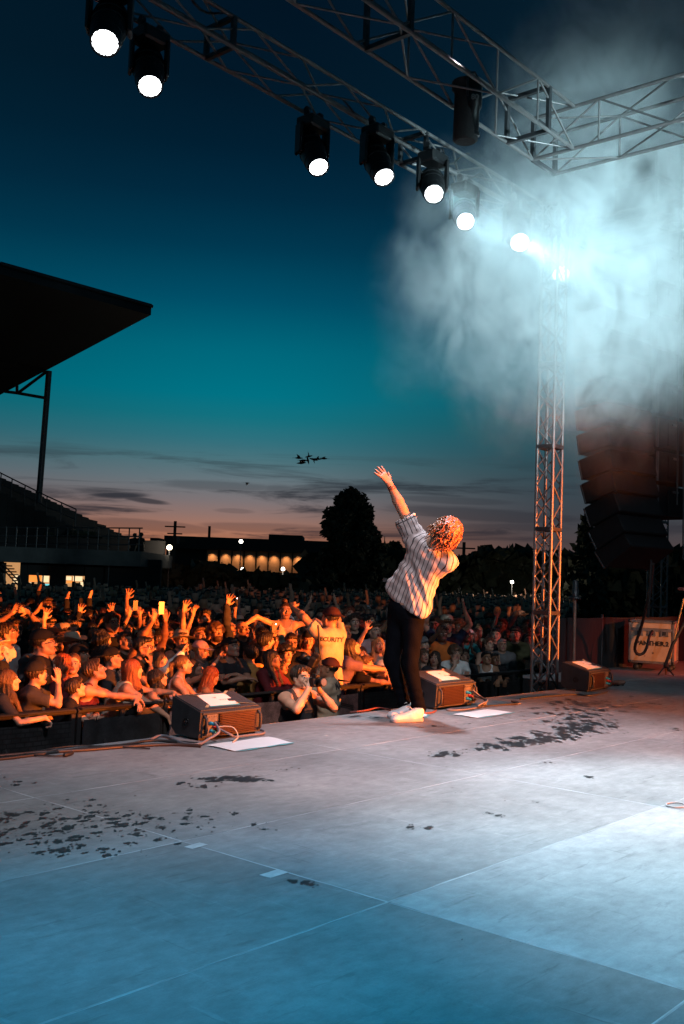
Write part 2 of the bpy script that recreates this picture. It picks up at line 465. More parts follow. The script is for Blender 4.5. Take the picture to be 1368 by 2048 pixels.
def hand(Fd, W, d, pn, side, spread=0.25, curl=0.25, sc=1.0, k=0.012, curls=None):
    """W wrist, d finger direction, pn palm normal; side=+1 puts the thumb along cross(d,pn)"""
    d = unit(d); pn = unit(np.array(pn, float)-d*(np.array(pn, float)@d)); t = np.cross(d, pn)*side
    W = np.array(W, float); pc = W+d*.055*sc
    for o in (-.026, -.009, .009, .026):
        Fd.cap(W+t*o*.5*sc, W+d*.088*sc+t*o*sc, .014*sc, .0125*sc, k=.016)
    for i, o in enumerate((-.030, -.0105, .0105, .030)):
        ln = (.062, .078, .084, .074)[i]*sc
        cu = curl if curls is None else curls[i]
        fd = unit(d+t*(o/.030)*spread*.75)
        b = W+d*.088*sc+t*o*sc
        f1 = unit(fd*math.cos(cu)+pn*math.sin(cu)); m1 = b+f1*ln*.5
        f2 = unit(fd*math.cos(cu*2.1)+pn*math.sin(cu*2.1)); m2 = m1+f2*ln*.3
        f3 = unit(fd*math.cos(cu*2.9)+pn*math.sin(cu*2.9))
        Fd.cap(b, m1, .0098*sc, .009*sc, k=.006); Fd.cap(m1, m2, .009*sc, .0082*sc, k=.004); Fd.cap(m2, m2+f3*ln*.22, .0082*sc, .0068*sc, k=.004)
    th = unit(t*(.75+spread*.5)+d*.55+pn*.35)
    b = W+d*.028*sc+t*.024*sc; m1 = b+th*.042*sc
    Fd.cap(b, m1, .016*sc, .0115*sc, k=.014); Fd.cap(m1, m1+unit(th*.6+d*.8+pn*.2*curl)*.036*sc, .0112*sc, .0085*sc, k=.004)

def head_prims(Fd, HM, female=False, mouth_open=0.0, sc=1.0, neck_from=None):
    R = HM[:3, :3]; c = HM[:3, 3]
    def w(x, y, z): return c+R@(np.array([x, y, z])*sc)
    E = lambda p, r, k=.02, op='u': Fd.ell(w(*p), np.array(r)*sc, R, k*sc, op)
    C = lambda a, b, r1, r2, k=.015, op='u': Fd.cap(w(*a), w(*b), r1*sc, r2*sc, k*sc, op)
    j = .92 if female else 1.0
    E((0, .018, .032), (.074, .093, .082), .02)
    E((0, -.028, -.030), (.058*j, .062, .078), .035)
    C((0, -.068, -.088), (0, -.062, -.084), .020*j, .018, .03)
    for s_ in (-1, 1):
        C((s_*.050*j, .0, -.055), (s_*.018, -.058, -.088), .022*j, .018, .03)
        E((s_*.036, -.060, -.026), (.026, .024, .026), .02)
        C((s_*.014, -.086, .026), (s_*.046, -.074, .026), .010, .009, .014)
        E((s_*.031, -.098, .004), (.020, .020, .013), .010, 'd')
        E((s_*.031, -.078, .004), (.0135, .0135, .0125), .004)
        E((s_*.077, .008, -.008), (.009, .021, .031), .006)
    C((0, -.088, .012), (0, -.112, -.026), .008, .0115, .014)
    for s_ in (-1, 1): E((s_*.012, -.101, -.030), (.009, .010, .008), .008)
    if mouth_open > 0:
        C((-.012, -.088, -.049), (.012, -.088, -.049), .008, .008, .012)
        C((-.012, -.084, -.066-mouth_open*.018), (.012, -.084, -.066-mouth_open*.018), .009, .009, .012)
        E((0, -.096, -.058-mouth_open*.009), (.019, .022, .004+.010*mouth_open), .005, 'd')
    else:
        C((-.017, -.087, -.053), (.017, -.087, -.053), .0065, .0065, .008)
        C((-.014, -.086, -.064), (.014, -.086, -.064), .0075, .0075, .008)

def head_mat_index(P, HM, sc=1.0, female=False, mouth_open=0.0):
    L = (P-HM[:3, 3])@HM[:3, :3]/sc
    mi = np.zeros(len(P), np.int32); front = L[:, 1] < -.055
    for s_ in (-1, 1):
        de = np.sqrt((L[:, 0]-s_*.031)**2+((L[:, 2]-.003)*2.0)**2)
        mi[front & (de < .0135) & (L[:, 1] > -.100)] = 3
        mi[front & (de < .0165) & (L[:, 2] > .0085) & (L[:, 2] < .016)] = 2
        mi[front & (np.hypot(L[:, 0]-s_*.031, L[:, 2]-.004) < .0075)] = 4
        ex = np.abs(L[:, 0]-s_*.031); zz = .0265-ex*.12
        mi[front & (ex < .021) & (np.abs(L[:, 2]-zz) < .0045)] = 2
    if mouth_open > 0:
        mi[front & (np.abs(L[:, 0]) < .022) & (L[:, 2] < -.044) & (L[:, 2] > -.080-.018*mouth_open) & (L[:, 1] < -.078)] = 1
        mi[front & (np.abs(L[:, 0]) < .017) & (np.abs(L[:, 2]+.058+.009*mouth_open) < .004+.008*mouth_open) & (L[:, 1] > -.092)] = 5
    else:
        mi[front & (np.abs(L[:, 0]) < .022) & (L[:, 2] < -.047) & (L[:, 2] > -.071) & (L[:, 1] < -.080)] = 1
        mi[front & (np.abs(L[:, 0]) < .021) & (np.abs(L[:, 2]+.0585) < .0022) & (L[:, 1] < -.076)] = 5
    return mi
BODY_MATS = [SKIN, LIPS, BROW, EYEW, EYED, MOUTH, TROU, SHOE]

def head_matrix(center, yaw, pitch, roll=0.0):
    """yaw: to the person's own left (+), pitch: up (+), degrees; face looks along -Y at rest"""
    Rz = np.array(Matrix.Rotation(math.radians(yaw), 3, 'Z')); Rx = np.array(Matrix.Rotation(math.radians(-pitch), 3, 'X'))
    Ry = np.array(Matrix.Rotation(math.radians(roll), 3, 'Y'))
    H = np.eye(4); H[:3, :3] = Rz@Rx@Ry; H[:3, 3] = center; return H

# poses: L and R are (wrist target, pole, finger direction, palm normal, spread, curl); x to the person's left is +
POSES = dict(
    rail=dict(lean=12, L=((.16, -.50, 1.10), (.7, .3, -1), (-.2, -.6, -.6), (0, 0, -1), .1, .9), R=((-.15, -.50, 1.10), (-.7, .3, -1), (.2, -.6, -.6), (0, 0, -1), .1, .9), yaw=20, pitch=10),
    folded=dict(lean=20, L=((-.05, -.42, 1.15), (1, .1, -.6), (-1, -.10, 0), (0, 0, -1), .15, .3), R=((.05, -.47, 1.11), (-1, .1, -.6), (1, -.10, -.05), (0, 0, -1), .15, .3), yaw=25, pitch=18),
    wristhang=dict(lean=22, L=((.02, -.62, 1.13), (1, 0, -.5), (-.5, -.5, -.6), (0, .5, -1), .3, .35), R=((.06, -.66, 1.16), (-1, 0, -.5), (.4, -.6, -.6), (0, .3, -1), .25, .35), yaw=12, pitch=24),
    shout=dict(lean=8, L=((.28, -.54, 1.17), (1, 0, .2), (0, -.30, -1), (0, 1, 0), .5, .12), R=((-.02, -.30, 1.52), (-.8, -.3, -1), (-.05, .05, 1), (.6, .6, 0), .12, .25), yaw=30, pitch=6, mouth=1.0),
    down=dict(lean=2, L=((.24, -.12, .86), (.3, 1, 0), (0, -.1, -1), (-1, 0, 0), .1, .4), R=((-.24, -.12, .86), (-.3, 1, 0), (0, -.1, -1), (1, 0, 0), .1, .4), yaw=10, pitch=8),
    both_up=dict(lean=2, L=((.22, -.20, 1.86), (1, .1, -.2), (-.2, 0, 1), (0, -1, 0), .6, .25), R=((-.24, -.20, 1.84), (-1, .1, -.2), (.2, 0, 1), (0, -1, 0), .6, .3), yaw=5, pitch=10, mouth=.7),
    heart=dict(lean=0, L=((.09, -.18, 1.84), (1, 0, .1), (-.9, -.1, .2), (0, -1, 0), .2, .5), R=((-.10, -.18, 1.82), (-1, 0, .1), (.5, -.1, .9), (0, -1, 0), .2, .5), yaw=0, pitch=5),
    right_up=dict(lean=4, L=((.22, -.20, .95), (.5, 1, 0), (0, -.5, -1), (-1, 0, 0), .1, .4), R=((-.30, -.12, 2.00), (-1, 0, -.1), (.25, -.1, 1), (0, -1, 0), .7, .18), yaw=8, pitch=14, mouth=.5),
    left_up=dict(lean=4, R=((-.22, -.20, .95), (-.5, 1, 0), (0, -.5, -1), (1, 0, 0), .1, .4), L=((.34, -.16, 1.97), (1, 0, -.1), (.15, -.15, 1), (0, -1, 0), .5, .3), yaw=-4, pitch=12, mouth=.4),
    phone_both=dict(lean=0, L=((.07, -.34, 1.90), (1, 0, -.8), (-.2, -.1, 1), (0, .2, 0), .1, .55), R=((-.07, -.34, 1.90), (-1, 0, -.8), (.2, -.1, 1), (0, .2, 0), .1, .55), yaw=0, pitch=14),
    phone_one=dict(lean=2, L=((.22, -.20, .95), (.5, 1, 0), (0, -.5, -1), (-1, 0, 0), .1, .4), R=((-.12, -.40, 1.66), (-1, 0, -1), (.1, -.1, 1), (.4, -.3, 0), .1, .6), yaw=6, pitch=6),
    phone_high=dict(lean=2, R=((-.22, -.20, .95), (-.5, 1, 0), (0, -.5, -1), (1, 0, 0), .1, .4), L=((.20, -.20, 2.02), (1, 0, -.2), (0, -.1, 1), (0, -1, 0), .1, .6), yaw=4, pitch=10),
    clap=dict(lean=4, L=((.03, -.34, 1.36), (1, 0, -.9), (-.3, -.3, 1), (-1, 0, 0), .15, .15), R=((-.05, -.34, 1.35), (-1, 0, -.9), (.3, -.3, 1), (1, 0, 0), .15, .15), yaw=12, pitch=10, mouth=.4),
    wide=dict(lean=0, L=((.64, -.10, 1.36), (0, 0, 1), (.5, -.4, -1), (0, -1, 0), .4, .25), R=((-.62, -.12, 1.38), (0, 0, 1), (-.5, -.4, -1), (0, -1, 0), .4, .25), yaw=5, pitch=2),
    chin=dict(lean=12, L=((-.05, -.42, 1.12), (1, 0, -.5), (-1, -.2, 0), (0, 0, -1), .1, .4), R=((-.03, -.24, 1.42), (-.7, -.4, -1), (0, .2, 1), (0, 1, 0), .15, .7), yaw=10, pitch=4),
    reach=dict(lean=24, L=((-.05, -.72, 1.22), (1, 0, -.6), (-.4, -1, .2), (-.3, 0, -1), .1, 1.0), R=((-.10, -.70, 1.18), (-1, 0, -.6), (.1, -1, -.2), (1, 0, 0), .1, 1.0), yaw=40, pitch=-4),
    point=dict(lean=6, L=((.22, -.30, 1.05), (.5, 1, 0), (0, -.7, -1), (-1, 0, 0), .1, .4), R=((-.14, -.42, 1.72), (-1, 0, -.8), (.45, -.3, .9), (.3, -1, -.3), .1, .2), yaw=14, pitch=12, fingers=(.1, 1.1, 1.1, .2)),
    shoot=dict(lean=0, L=((.085, -.20, 1.52), (.6, -.3, -1), (-.35, -.1, .95), (-.2, .7, 0), .1, .6), R=((-.085, -.20, 1.54), (-.6, -.3, -1), (.35, -.1, .95), (.2, .7, 0), .1, .6), yaw=0, pitch=8),
)

def human(pose, female=False, coarse=.017, fine=.0068, big=1.0, shirts=('tee',), legs=True, low=False, back_arch=0.0):
    """returns dict(body mesh, shirts {kind: mesh}, head matrix)"""
    P = POSES[pose]; w = .90 if female else 1.0; w *= big
    ln = math.radians(P['lean'])
    hip = np.array([0, 0, .95]); up = np.array([0, -math.sin(ln), math.cos(ln)]); fwd = np.array([0, -math.cos(ln), -math.sin(ln)])
    hip = hip+np.array([0, math.sin(ln)*.12, 0])
    chest = hip+up*.34; neck = hip+up*.52+fwd*.0; sh = hip+up*.465
    SL = sh+np.array([.175*w, 0, 0]); SR = sh-np.array([.175*w, 0, 0])
    hc = neck+up*.075+np.array([0, -.02, .065])
    if P['lean'] > 15: hc = hc+np.array([0, .02, 0.01])
    HM = head_matrix(hc, P['yaw'], P['pitch'])
    EL, WL = ik(SL, P['L'][0], .285, .255, P['L'][1]); ER, WR = ik(SR, P['R'][0], .285, .255, P['R'][1])
    handboxes = [(W_-.13, W_+.13) for W_ in (WL, WR)]
    if low: handboxes = []
    lo = np.minimum.reduce([WL, WR, EL, ER, hip-[.3, .3, 0], hc-.2])-.16; hi = np.maximum.reduce([WL, WR, EL, ER, hip+[.3, .3, 0], hc+.2])+.16
    lo[2] = -.03 if legs else .7
    WL2 = WL+unit(P['L'][2])*.09; WR2 = WR+unit(P['R'][2])*.09
    hb = [(W_-.11, W_+.11) for W_ in (WL2, WR2)] if not low else []
    F = Field(lo, hi, coarse, fine, [(hc-.135, hc+.135)]+hb)
    fl = ((0, 1, 0), .66)
    def torso(F, g_=0.0, kk=.06, low_cut=True):
        F.cap(hip+up*.02-[.055*w, 0, 0], hip+up*.02+[.055*w, 0, 0], .115*w, .115*w, k=kk, flat=((0, 1, 0), .82), grow=g_)
        F.cap(hip+up*.12, hip+up*.2, .128*w, .128*w, k=kk, flat=((0, 1, 0), .74), grow=g_)
        F.cap(hip+up*.26-[.05*w, 0, 0], hip+up*.40+[0, 0, 0], .118*w, .12*w, k=kk, flat=((0, 1, 0), .78), grow=g_)
        F.cap(hip+up*.26+[.05*w, 0, 0], hip+up*.40+[0, 0, 0], .118*w, .12*w, k=kk, flat=((0, 1, 0), .78), grow=g_)
        F.cap(sh-[.12*w, 0, 0]-up*.02, sh+[.12*w, 0, 0]-up*.02, .062*w, .062*w, k=kk, grow=g_)
        for s_ in (-1, 1):
            if female: F.ell(hip+up*.335+fwd*.085+[s_*.068, 0, 0], (.062, .058, .060), k=.035, grow=g_)
            else: F.ell(hip+up*.36+fwd*.055+[s_*.07*w, 0, 0], (.075, .05, .055), k=.05, grow=g_)
            F.cap(neck-up*.02, sh+[s_*.13*w, 0, 0]+up*.012, .045, .040, k=.05, grow=g_*.7)
    def arms(F, g_=0.0, upto=1.0, which=(0, 1)):
        for q, (S, E_, W_) in enumerate(((SL, EL, WL), (SR, ER, WR))):
            if q not in which: continue
            a = .047*w if not female else .043*w
            if upto >= 1:
                F.cap(S, S+(E_-S)*.5, .052*w, a, k=.045, grow=g_); F.cap(S+(E_-S)*.5, E_, a, .036*w, k=.03, grow=g_)
                if upto > 1.5:
                    F.cap(E_, E_+(W_-E_)*.35, .040*w, .041*w, k=.025, grow=g_); F.cap(E_+(W_-E_)*.35, E_+(W_-E_)*(.98 if upto < 2 else .9), .041*w, .031, k=.025, grow=g_)
            else: F.cap(S, S+(E_-S)*upto, .054*w, .050*w, k=.04, grow=g_)
    torso(F); F.cap(neck-up*.05, hc+HM[:3, :3]@np.array([0, .025, -.06]), .056*w, .050*w, k=.035)
    for S, E_, W_ in ((SL, EL, WL), (SR, ER, WR)):
        a = .045*w if not female else .040*w
        F.cap(S, S+(E_-S)*.5, .052*w, a, k=.045); F.cap(S+(E_-S)*.5, E_, a, .034*w, k=.03)
        F.cap(E_, E_+(W_-E_)*.3, .037*w, .039*w, k=.022); F.cap(E_+(W_-E_)*.3, W_, .039*w, .0245, k=.022, flat=None)
    hs = .93 if female else 1.0
    if not low:
        hand(F, WL, P['L'][2], P['L'][3], -1, P['L'][4], P['L'][5], hs)
        hand(F, WR, P['R'][2], P['R'][3], 1, P['R'][4], P['R'][5], hs, curls=P.get('fingers'))
    else:
        for W_, q in ((WL, 'L'), (WR, 'R')): F.cap(W_, W_+unit(P[q][2])*.14, .036, .024, k=.02, flat=(P[q][3], .5))
    mo = P.get('mouth', 0)
    head_prims(F, HM, female, mo)
    if legs:
        for s_ in (-1, 1):
            k_ = np.array([s_*.10, -.03, .50]); a_ = np.array([s_*.11, .02, .09])
            F.cap(hip+[s_*.085*w, 0, -.04], k_, .092*w, .060, k=.05); F.cap(k_, a_, .062, .050, k=.03)
            F.cap(a_+[0, .03, -.045], a_+[s_*.02, -.15, -.055], .036, .034, k=.02)
    V, Q = F.mesh(); C_ = V[Q].mean(1); mi = head_mat_index(C_, HM, 1.0, female, mo)
    if legs:
        mi[(C_[:, 2] < 1.0) & (np.abs(C_[:, 0]) < .24) & (C_[:, 2] > .1)] = 6; mi[C_[:, 2] <= .1] = 7
    body = mesh_np('person', V, Q, mi=mi, mats=BODY_MATS)
    out = dict(body=body, HM=Matrix(HM.tolist()), shirts={}, WL=WL, WR=WR, hc=hc, pose=pose, female=female)
    for kind in shirts:
        lo2 = np.minimum.reduce([hip-[.30, .26, 0], EL, ER])-.10; hi2 = np.maximum.reduce([sh+[.28, .25, .1], EL, ER])+.10
        if kind == 'long': lo2 = np.minimum.reduce([lo2, WL-.08, WR-.08]); hi2 = np.maximum.reduce([hi2, WL+.08, WR+.08])
        lo2[2] = min(lo2[2], .80)
        G = Field(lo2, hi2, .0155, .0155)
        if kind in ('tee', 'long', 'polo'):
            torso(G, .014, .08)
            G.cap(hip-up*.06-[.06, 0, 0], hip-up*.06+[.06, 0, 0], .12*w, .12*w, k=.06, flat=((0, 1, 0), .85), grow=.016)
            arms(G, .015, .62 if kind != 'long' else 1.9)
            G.ell(neck+up*.035+fwd*.03, (.072, .075, .06), k=.01, op='d')
            for S, E_ in ((SL, EL), (SR, ER)):
                if kind != 'long':   # cut the sleeve square
                    u_ = unit(E_-S); p_ = S+u_*.175
                    sl, X, Y, Z = G.sub(p_, p_+u_*.15, .10)
                    dd = -((X-p_[0])*u_[0]+(Y-p_[1])*u_[1]+(Z-p_[2])*u_[2])
                    rr = np.sqrt((X-p_[0])**2+(Y-p_[1])**2+(Z-p_[2])**2)-.11
                    G.put(sl, np.maximum(dd, rr).astype(np.float32), 0, 'd')
        else:   # tank
            torso(G, .010, .06)
            G.ell(neck+up*.02+fwd*.05, (.088, .10, .12), k=.01, op='d'); G.ell(neck+up*.03-fwd*.07, (.085, .08, .09), k=.01, op='d')
            for s_ in (-1, 1): G.ell(sh+[s_*.185*w, 0, -.02], (.085, .14, .11), k=.01, op='d')
            if kind == 'strapless':
                G.plane(hip+up*.40, up)
        G.plane([0, 0, .88], [0, 0, -1])
        ph = rnd.random()*6
        G.wobble(lambda X, Y, Z: .0045*np.sin(X*38+Z*21+ph)*np.sin(Z*33-X*12+Y*18)+.003*np.sin(Z*60+X*25+ph*2))
        V2, Q2 = G.mesh(); out['shirts'][kind] = mesh_np('shirt', V2, Q2, mats=[CLOTH])
    return out

# ------------------------------------------------------------------ hair, hats and glasses, in the head's own frame
def noise_sin(X, Y, Z, s, seed=0):
    return (np.sin(X*s+seed)+np.sin(Y*s*1.13+seed*2+1)+np.sin(Z*s*.91+seed*3+2)+np.sin((X+Y+Z)*s*.7+seed)+np.sin((X-Z)*s*1.3+seed*1.7))/5
def face_cut(F, low=-.02, g_=0):
    F.ell((0, -.125, -.045), (.066+g_, .085, .092), k=.012, op='d')
def strands(F, amp=.004, fq=26, seed=0):
    def fn(X, Y, Z):
        a = np.arctan2(X, -(Y-.02)+1e-6)
        return amp*np.sin(a*fq+2.2*np.sin(Z*17+seed)+seed)+amp*.6*np.sin(a*fq*2.3+Z*20+seed*2)
    F.wobble(fn)
def make_hair(kind, seed=0):
    r = np.random.default_rng(seed); vox = .0085
    if kind == 'short':
        F = Field((-.13, -.15, -.14), (.13, .17, .17), vox, vox)
        F.ell((0, .020, .042), (.084, .101, .088), k=.01); face_cut(F, g_=.004); F.ell((0, -.10, .0), (.064, .06, .045), k=.012, op='d')
        F.plane((0, .09, -.055), (0, -.25, -1)); F.plane((0, .02, -.03), (0, -1.0, -.75), k=.02)
        F.ell((0, -.055, .088), (.062, .045, .026), k=.03)
        strands(F, .0035, 22, seed)
    elif kind == 'fringe':
        F = Field((-.14, -.17, -.15), (.14, .18, .18), vox, vox)
        F.ell((0, .020, .042), (.090, .106, .093), k=.01); F.ell((0, -.055, .075), (.078, .058, .040), k=.03)
        F.ell((0, -.135, -.06), (.066, .085, .082), k=.008, op='d')
        F.plane((0, .09, -.075), (0, -.15, -1)); F.plane((0, -.0, -.05), (0, -1.0, -.6), k=.02)
        strands(F, .006, 19, seed)
    elif kind in ('long', 'wavy'):
        F = Field((-.18, -.16, -.42), (.18, .20, .17), .0105, .0105)
        F.ell((0, .024, .040), (.088, .104, .090), k=.01)
        F.cap((0, .075, .0), (0, .095, -.26), .085, .075, k=.04, flat=((0, 1, 0), .55))
        for s_ in (-1, 1):
            F.cap((s_*.070, .02, .02), (s_*.092, .035, -.20), .034, .040, k=.03, flat=((1, 0, 0), .75))
            F.cap((s_*.088, .0, -.12), (s_*.098, -.055, -.33), .030, .022, k=.03)
        F.ell((0, -.125, -.040), (.062, .085, .098), k=.012, op='d'); F.ell((0, -.06, -.22), (.055, .09, .14), k=.02, op='d')
        strands(F, .0035 if kind == 'long' else .006, 17, seed)
        if kind == 'wavy': F.wobble(lambda X, Y, Z: .008*np.sin(Z*52+X*20+seed))
    elif kind == 'ponytail':
        F = Field((-.13, -.15, -.30), (.13, .25, .17), vox, vox)
        F.ell((0, .020, .040), (.081, .099, .085), k=.01); face_cut(F, g_=.003); F.ell((0, -.10, .0), (.062, .06, .055), k=.012, op='d')
        F.plane((0, .06, -.06), (0, -.5, -1), k=.01); F.plane((0, .01, -.02), (0, -1.0, -.9), k=.02)
        F.ell((0, .125, .04), (.028, .028, .028), k=.02); F.cap((0, .14, .03), (0, .165, -.20), .026, .016, k=.02)
        strands(F, .003, 24, seed)
    elif kind == 'bun':
        F = Field((-.13, -.15, -.14), (.13, .22, .24), vox, vox)
        F.ell((0, .020, .040), (.081, .099, .085), k=.01); face_cut(F, g_=.003); F.ell((0, -.10, .0), (.062, .06, .055), k=.012, op='d')
        F.plane((0, .06, -.06), (0, -.5, -1), k=.01); F.plane((0, .01, -.02), (0, -1.0, -.9), k=.02)
        F.ell((0, .075, .135), (.045, .045, .038), k=.012); strands(F, .003, 24, seed)
    elif kind == 'afro':
        F = Field((-.18, -.18, -.16), (.18, .22, .23), vox, vox)
        for i in range(90):
            v = unit(r.normal(size=3)); v[2] = abs(v[2])*1.0-.25; v = unit(v)
            p = np.array([0, .028, .040])+v*np.array([.088, .100, .092])
            if p[1] < -.05 and p[2] < .06: continue
            F.ell(p, np.full(3, .026+.014*r.random()), k=.008)
        F.ell((0, .02, .04), (.085, .10, .09), k=.01); F.ell((0, -.125, -.03), (.064, .075, .092), k=.01, op='d')
        F.wobble(lambda X, Y, Z: .004*noise_sin(X, Y, Z, 150, seed))
    elif kind == 'beard':
        F = Field((-.12, -.15, -.17), (.12, .06, .03), vox, vox)
        F.ell((0, -.035, -.075), (.064, .072, .056), k=.01)
        F.ell((0, -.10, -.0), (.055, .07, .046), k=.01, op='d'); F.plane((0, 0, -.03), (0, .4, 1), k=.01)
        F.wobble(lambda X, Y, Z: .003*noise_sin(X, Y, Z, 160, seed))
    V, Q = F.mesh(); return mesh_np(kind+'_hair', V, Q, mats=[CURL if kind in ('afro', 'beard') else HAIR])
HK = ['short', 'fringe', 'long', 'wavy', 'ponytail', 'bun', 'afro', 'beard']
HAIRM = {k: make_hair(k, i+1) for i, k in enumerate(HK)}

def make_cap(brim_dir=-1):
    F = Field((-.13, -.26, -.02), (.13, .26, .17), .008, .008)
    F.ell((0, .018, .044), (.096, .114, .100), k=.01); F.plane((0, 0, .046), (0, 0, -1))
    c = brim_dir
    F.cap((-.035, .018+c*.085, .056), (.035, .018+c*.085, .056), .055, .055, k=.015, flat=((0, 0, 1), .12))
    F.cap((-.02, .018+c*.145, .050), (.02, .018+c*.145, .050), .052, .052, k=.01, flat=((0, 0, 1), .11))
    V, Q = F.mesh(); return mesh_np('cap', V, Q, mats=[CLOTH])
def make_hat(r_brim=.17, crown=.085, curl=0.0):
    m = MB(); n = 28; prof = [(r_brim, .046), (r_brim*.8, .040), (.098, .046), (.093, .09), (.084, .055+crown), (.06, .072+crown), (.0, .066+crown)]
    V = []; 
    for r_, h in prof:
        for k in range(n):
            a = 2*math.pi*k/n; x = math.cos(a)*r_; y = .02+math.sin(a)*r_*1.1
            hh = h+(curl*(x/r_brim)**2 if r_ > .1 else 0); V.append((x, y, hh))
    m.add(V, [(i*n+k, i*n+(k+1) % n, (i+1)*n+(k+1) % n, (i+1)*n+k) for i in range(len(prof)-1) for k in range(n)], 0, True)
    V2 = [(x, y, z-.008) for x, y, z in V[:3*n]]
    m.add(V2, [(i*n+k, (i+1)*n+k, (i+1)*n+(k+1) % n, i*n+(k+1) % n) for i in range(2) for k in range(n)], 0, True)
    return m.mesh('hat', [CLOTH])
GLASS = mat('spectacle_lens', (0.15, 0.15, 0.16), 0.08, 0.0, spec=0.9)
def make_glasses():
    m = MB()
    for s_ in (-1, 1):
        c = np.array([s_*.033, -.103, .004])
        m.tube([c+[math.cos(a)*.025, 0, math.sin(a)*.020] for a in np.linspace(0, 2*math.pi, 17)], .0026, 6, 0, False)
        m.tube([c+[s_*.024, 0, .006], (s_*.082, -.06, .008), (s_*.083, .01, .0)], .0024, 6, 0)
    m.tube([(-.009, -.104, .008), (.009, -.104, .008)], .0024, 6, 0)
    return m.mesh('glasses', [BLK])
def make_shades():
    m = MB()
    for s_ in (-1, 1):
        m.lathe([(.0, .0), (.022, .0), (.026, .003), (.024, .006)], (s_*.033, -.100, .004), (0, -1, 0), 14, 0)
        m.tube([(s_*.055, -.102, .010), (s_*.082, -.06, .008), (s_*.083, .01, .0)], .003, 6, 0)
    m.tube([(-.012, -.104, .008), (.012, -.104, .008)], .003, 6, 0)
    return m.mesh('sunglasses', [mat('dark_lens', (0.01, 0.01, 0.01), 0.12)])
CAPF, CAPB = make_cap(-1), make_cap(1)
HATS = dict(cap=CAPF, backcap=CAPB, straw=make_hat(.20, .06, -.03), cowboy=make_hat(.17, .085, .06), bucket=make_hat(.125, .06, -.04))
GLS, SHD = make_glasses(), make_shades()

# ================================================================== THE SETTING
GZ = -1.2            # ground in front of the stage; the deck is z = 0
def ground_mat():
    m = bpy.data.materials.new('trampled_field'); m.use_nodes = True; N = NT(m.node_tree); p = m.node_tree.nodes['Principled BSDF']
    v = N.n('ShaderNodeTexCoord').outputs['Object']
    c = N.mix(N.mapr(N.noise(v, .6, 6, .65), .4, .6, 0, 1), (0.035, 0.045, 0.02), (0.07, 0.058, 0.04))
    N.set(p.inputs['Base Color'], c); p.inputs['Roughness'].default_value = .95
    b = N.n('ShaderNodeBump'); b.inputs['Strength'].default_value = .6; N.set(b.inputs['Height'], N.noise(v, 30, 4)); N.set(p.inputs['Normal'], b.outputs[0])
    return m
tag(MB().add([(-900, -900, GZ), (900, -900, GZ), (900, 900, GZ), (-900, 900, GZ)], [(0, 1, 2, 3)]).build('ground', ground_mat()), kind='structure')

# ---- stage deck of 2.46 x 1.17 m panels
def deck_mat():
    m = bpy.data.materials.new('painted_deck'); m.use_nodes = True; N = NT(m.node_tree); p = m.node_tree.nodes['Principled BSDF']
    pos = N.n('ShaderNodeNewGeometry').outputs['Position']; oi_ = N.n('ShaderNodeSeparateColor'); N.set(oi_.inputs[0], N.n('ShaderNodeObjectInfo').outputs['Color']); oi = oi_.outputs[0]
    sp = N.n('ShaderNodeSeparateXYZ'); N.set(sp.inputs[0], pos); X, Y, Z = sp.outputs
    cl_ = N.noise(pos, .8, 6, .62); fine = N.noise(N.mapping(pos, (1, 1.6, 1)), 9, 6, .7)
    val = N.math('MULTIPLY', N.mapr(cl_, .3, .7, .66, 1.26), N.mapr(fine, .3, .7, .80, 1.18))
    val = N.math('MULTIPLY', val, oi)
    # scuffs: long thin lighter and darker drags
    sc = N.noise(N.mapping(pos, (1.3, 9, 1), rot=(0, 0, .5)), 2.2, 5, .7, .4); val = N.math('MULTIPLY', val, N.mapr(sc, .56, .72, 1, .70, 'SMOOTHSTEP'))
    sc2 = N.noise(N.mapping(pos, (8, 1.1, 1), rot=(0, 0, -.25)), 1.7, 5, .7, .5); val = N.math('MULTIPLY', val, N.mapr(sc2, .58, .74, 1, 1.25, 'SMOOTHSTEP'))
    grit = N.noise(pos, 160, 3, .7); val = N.math('MULTIPLY', val, N.mapr(grit, .3, .7, .93, 1.07))
    damp = N.mapr(N.noise(pos, 2.3, 5, .65), .60, .74, 0, .22, 'SMOOTHSTEP')
    scr = N.mapr(N.noise(N.mapping(pos, (14, 1.0, 1), rot=(0, 0, .9)), 1.6, 3, .5, 1.2), .70, .73, 0, .35)
    wet = N.math('MAXIMUM', damp, scr)
    base = N.mix(N.noise(pos, 1.3, 3), (0.255, 0.262, 0.275), (0.30, 0.288, 0.285))
    v = N.n('ShaderNodeVectorMath', operation='SCALE'); N.set(v.inputs[0], base); N.set(v.inputs['Scale'], val)
    col = N.mix(wet, v.outputs[0], (0.012, 0.014, 0.016))
    N.set(p.inputs['Base Color'], col)
    N.set(p.inputs['Roughness'], N.mapr(N.math('ADD', wet, N.mapr(fine, .3, .7, -.15, .15)), 0, 1, .62, .30)); p.inputs['Specular IOR Level'].default_value = .35
    b = N.n('ShaderNodeBump'); b.inputs['Strength'].default_value = .25; b.inputs['Distance'].default_value = .004
    N.set(b.inputs['Height'], N.math('ADD', N.noise(pos, 70, 4), N.math('MULTIPLY', cl_, 3.0))); N.set(p.inputs['Normal'], b.outputs[0])
    return m
DECK = deck_mat(); RIM = mat('worn_aluminium_edge', (0.36, 0.37, 0.39), 0.6, 0.2, .8, 3)
XS = [0.66+2.46*k for k in range(-4, 8)]; YS = [5.88-1.168*k for k in range(0, 10)]
YBACK = YS[-1]
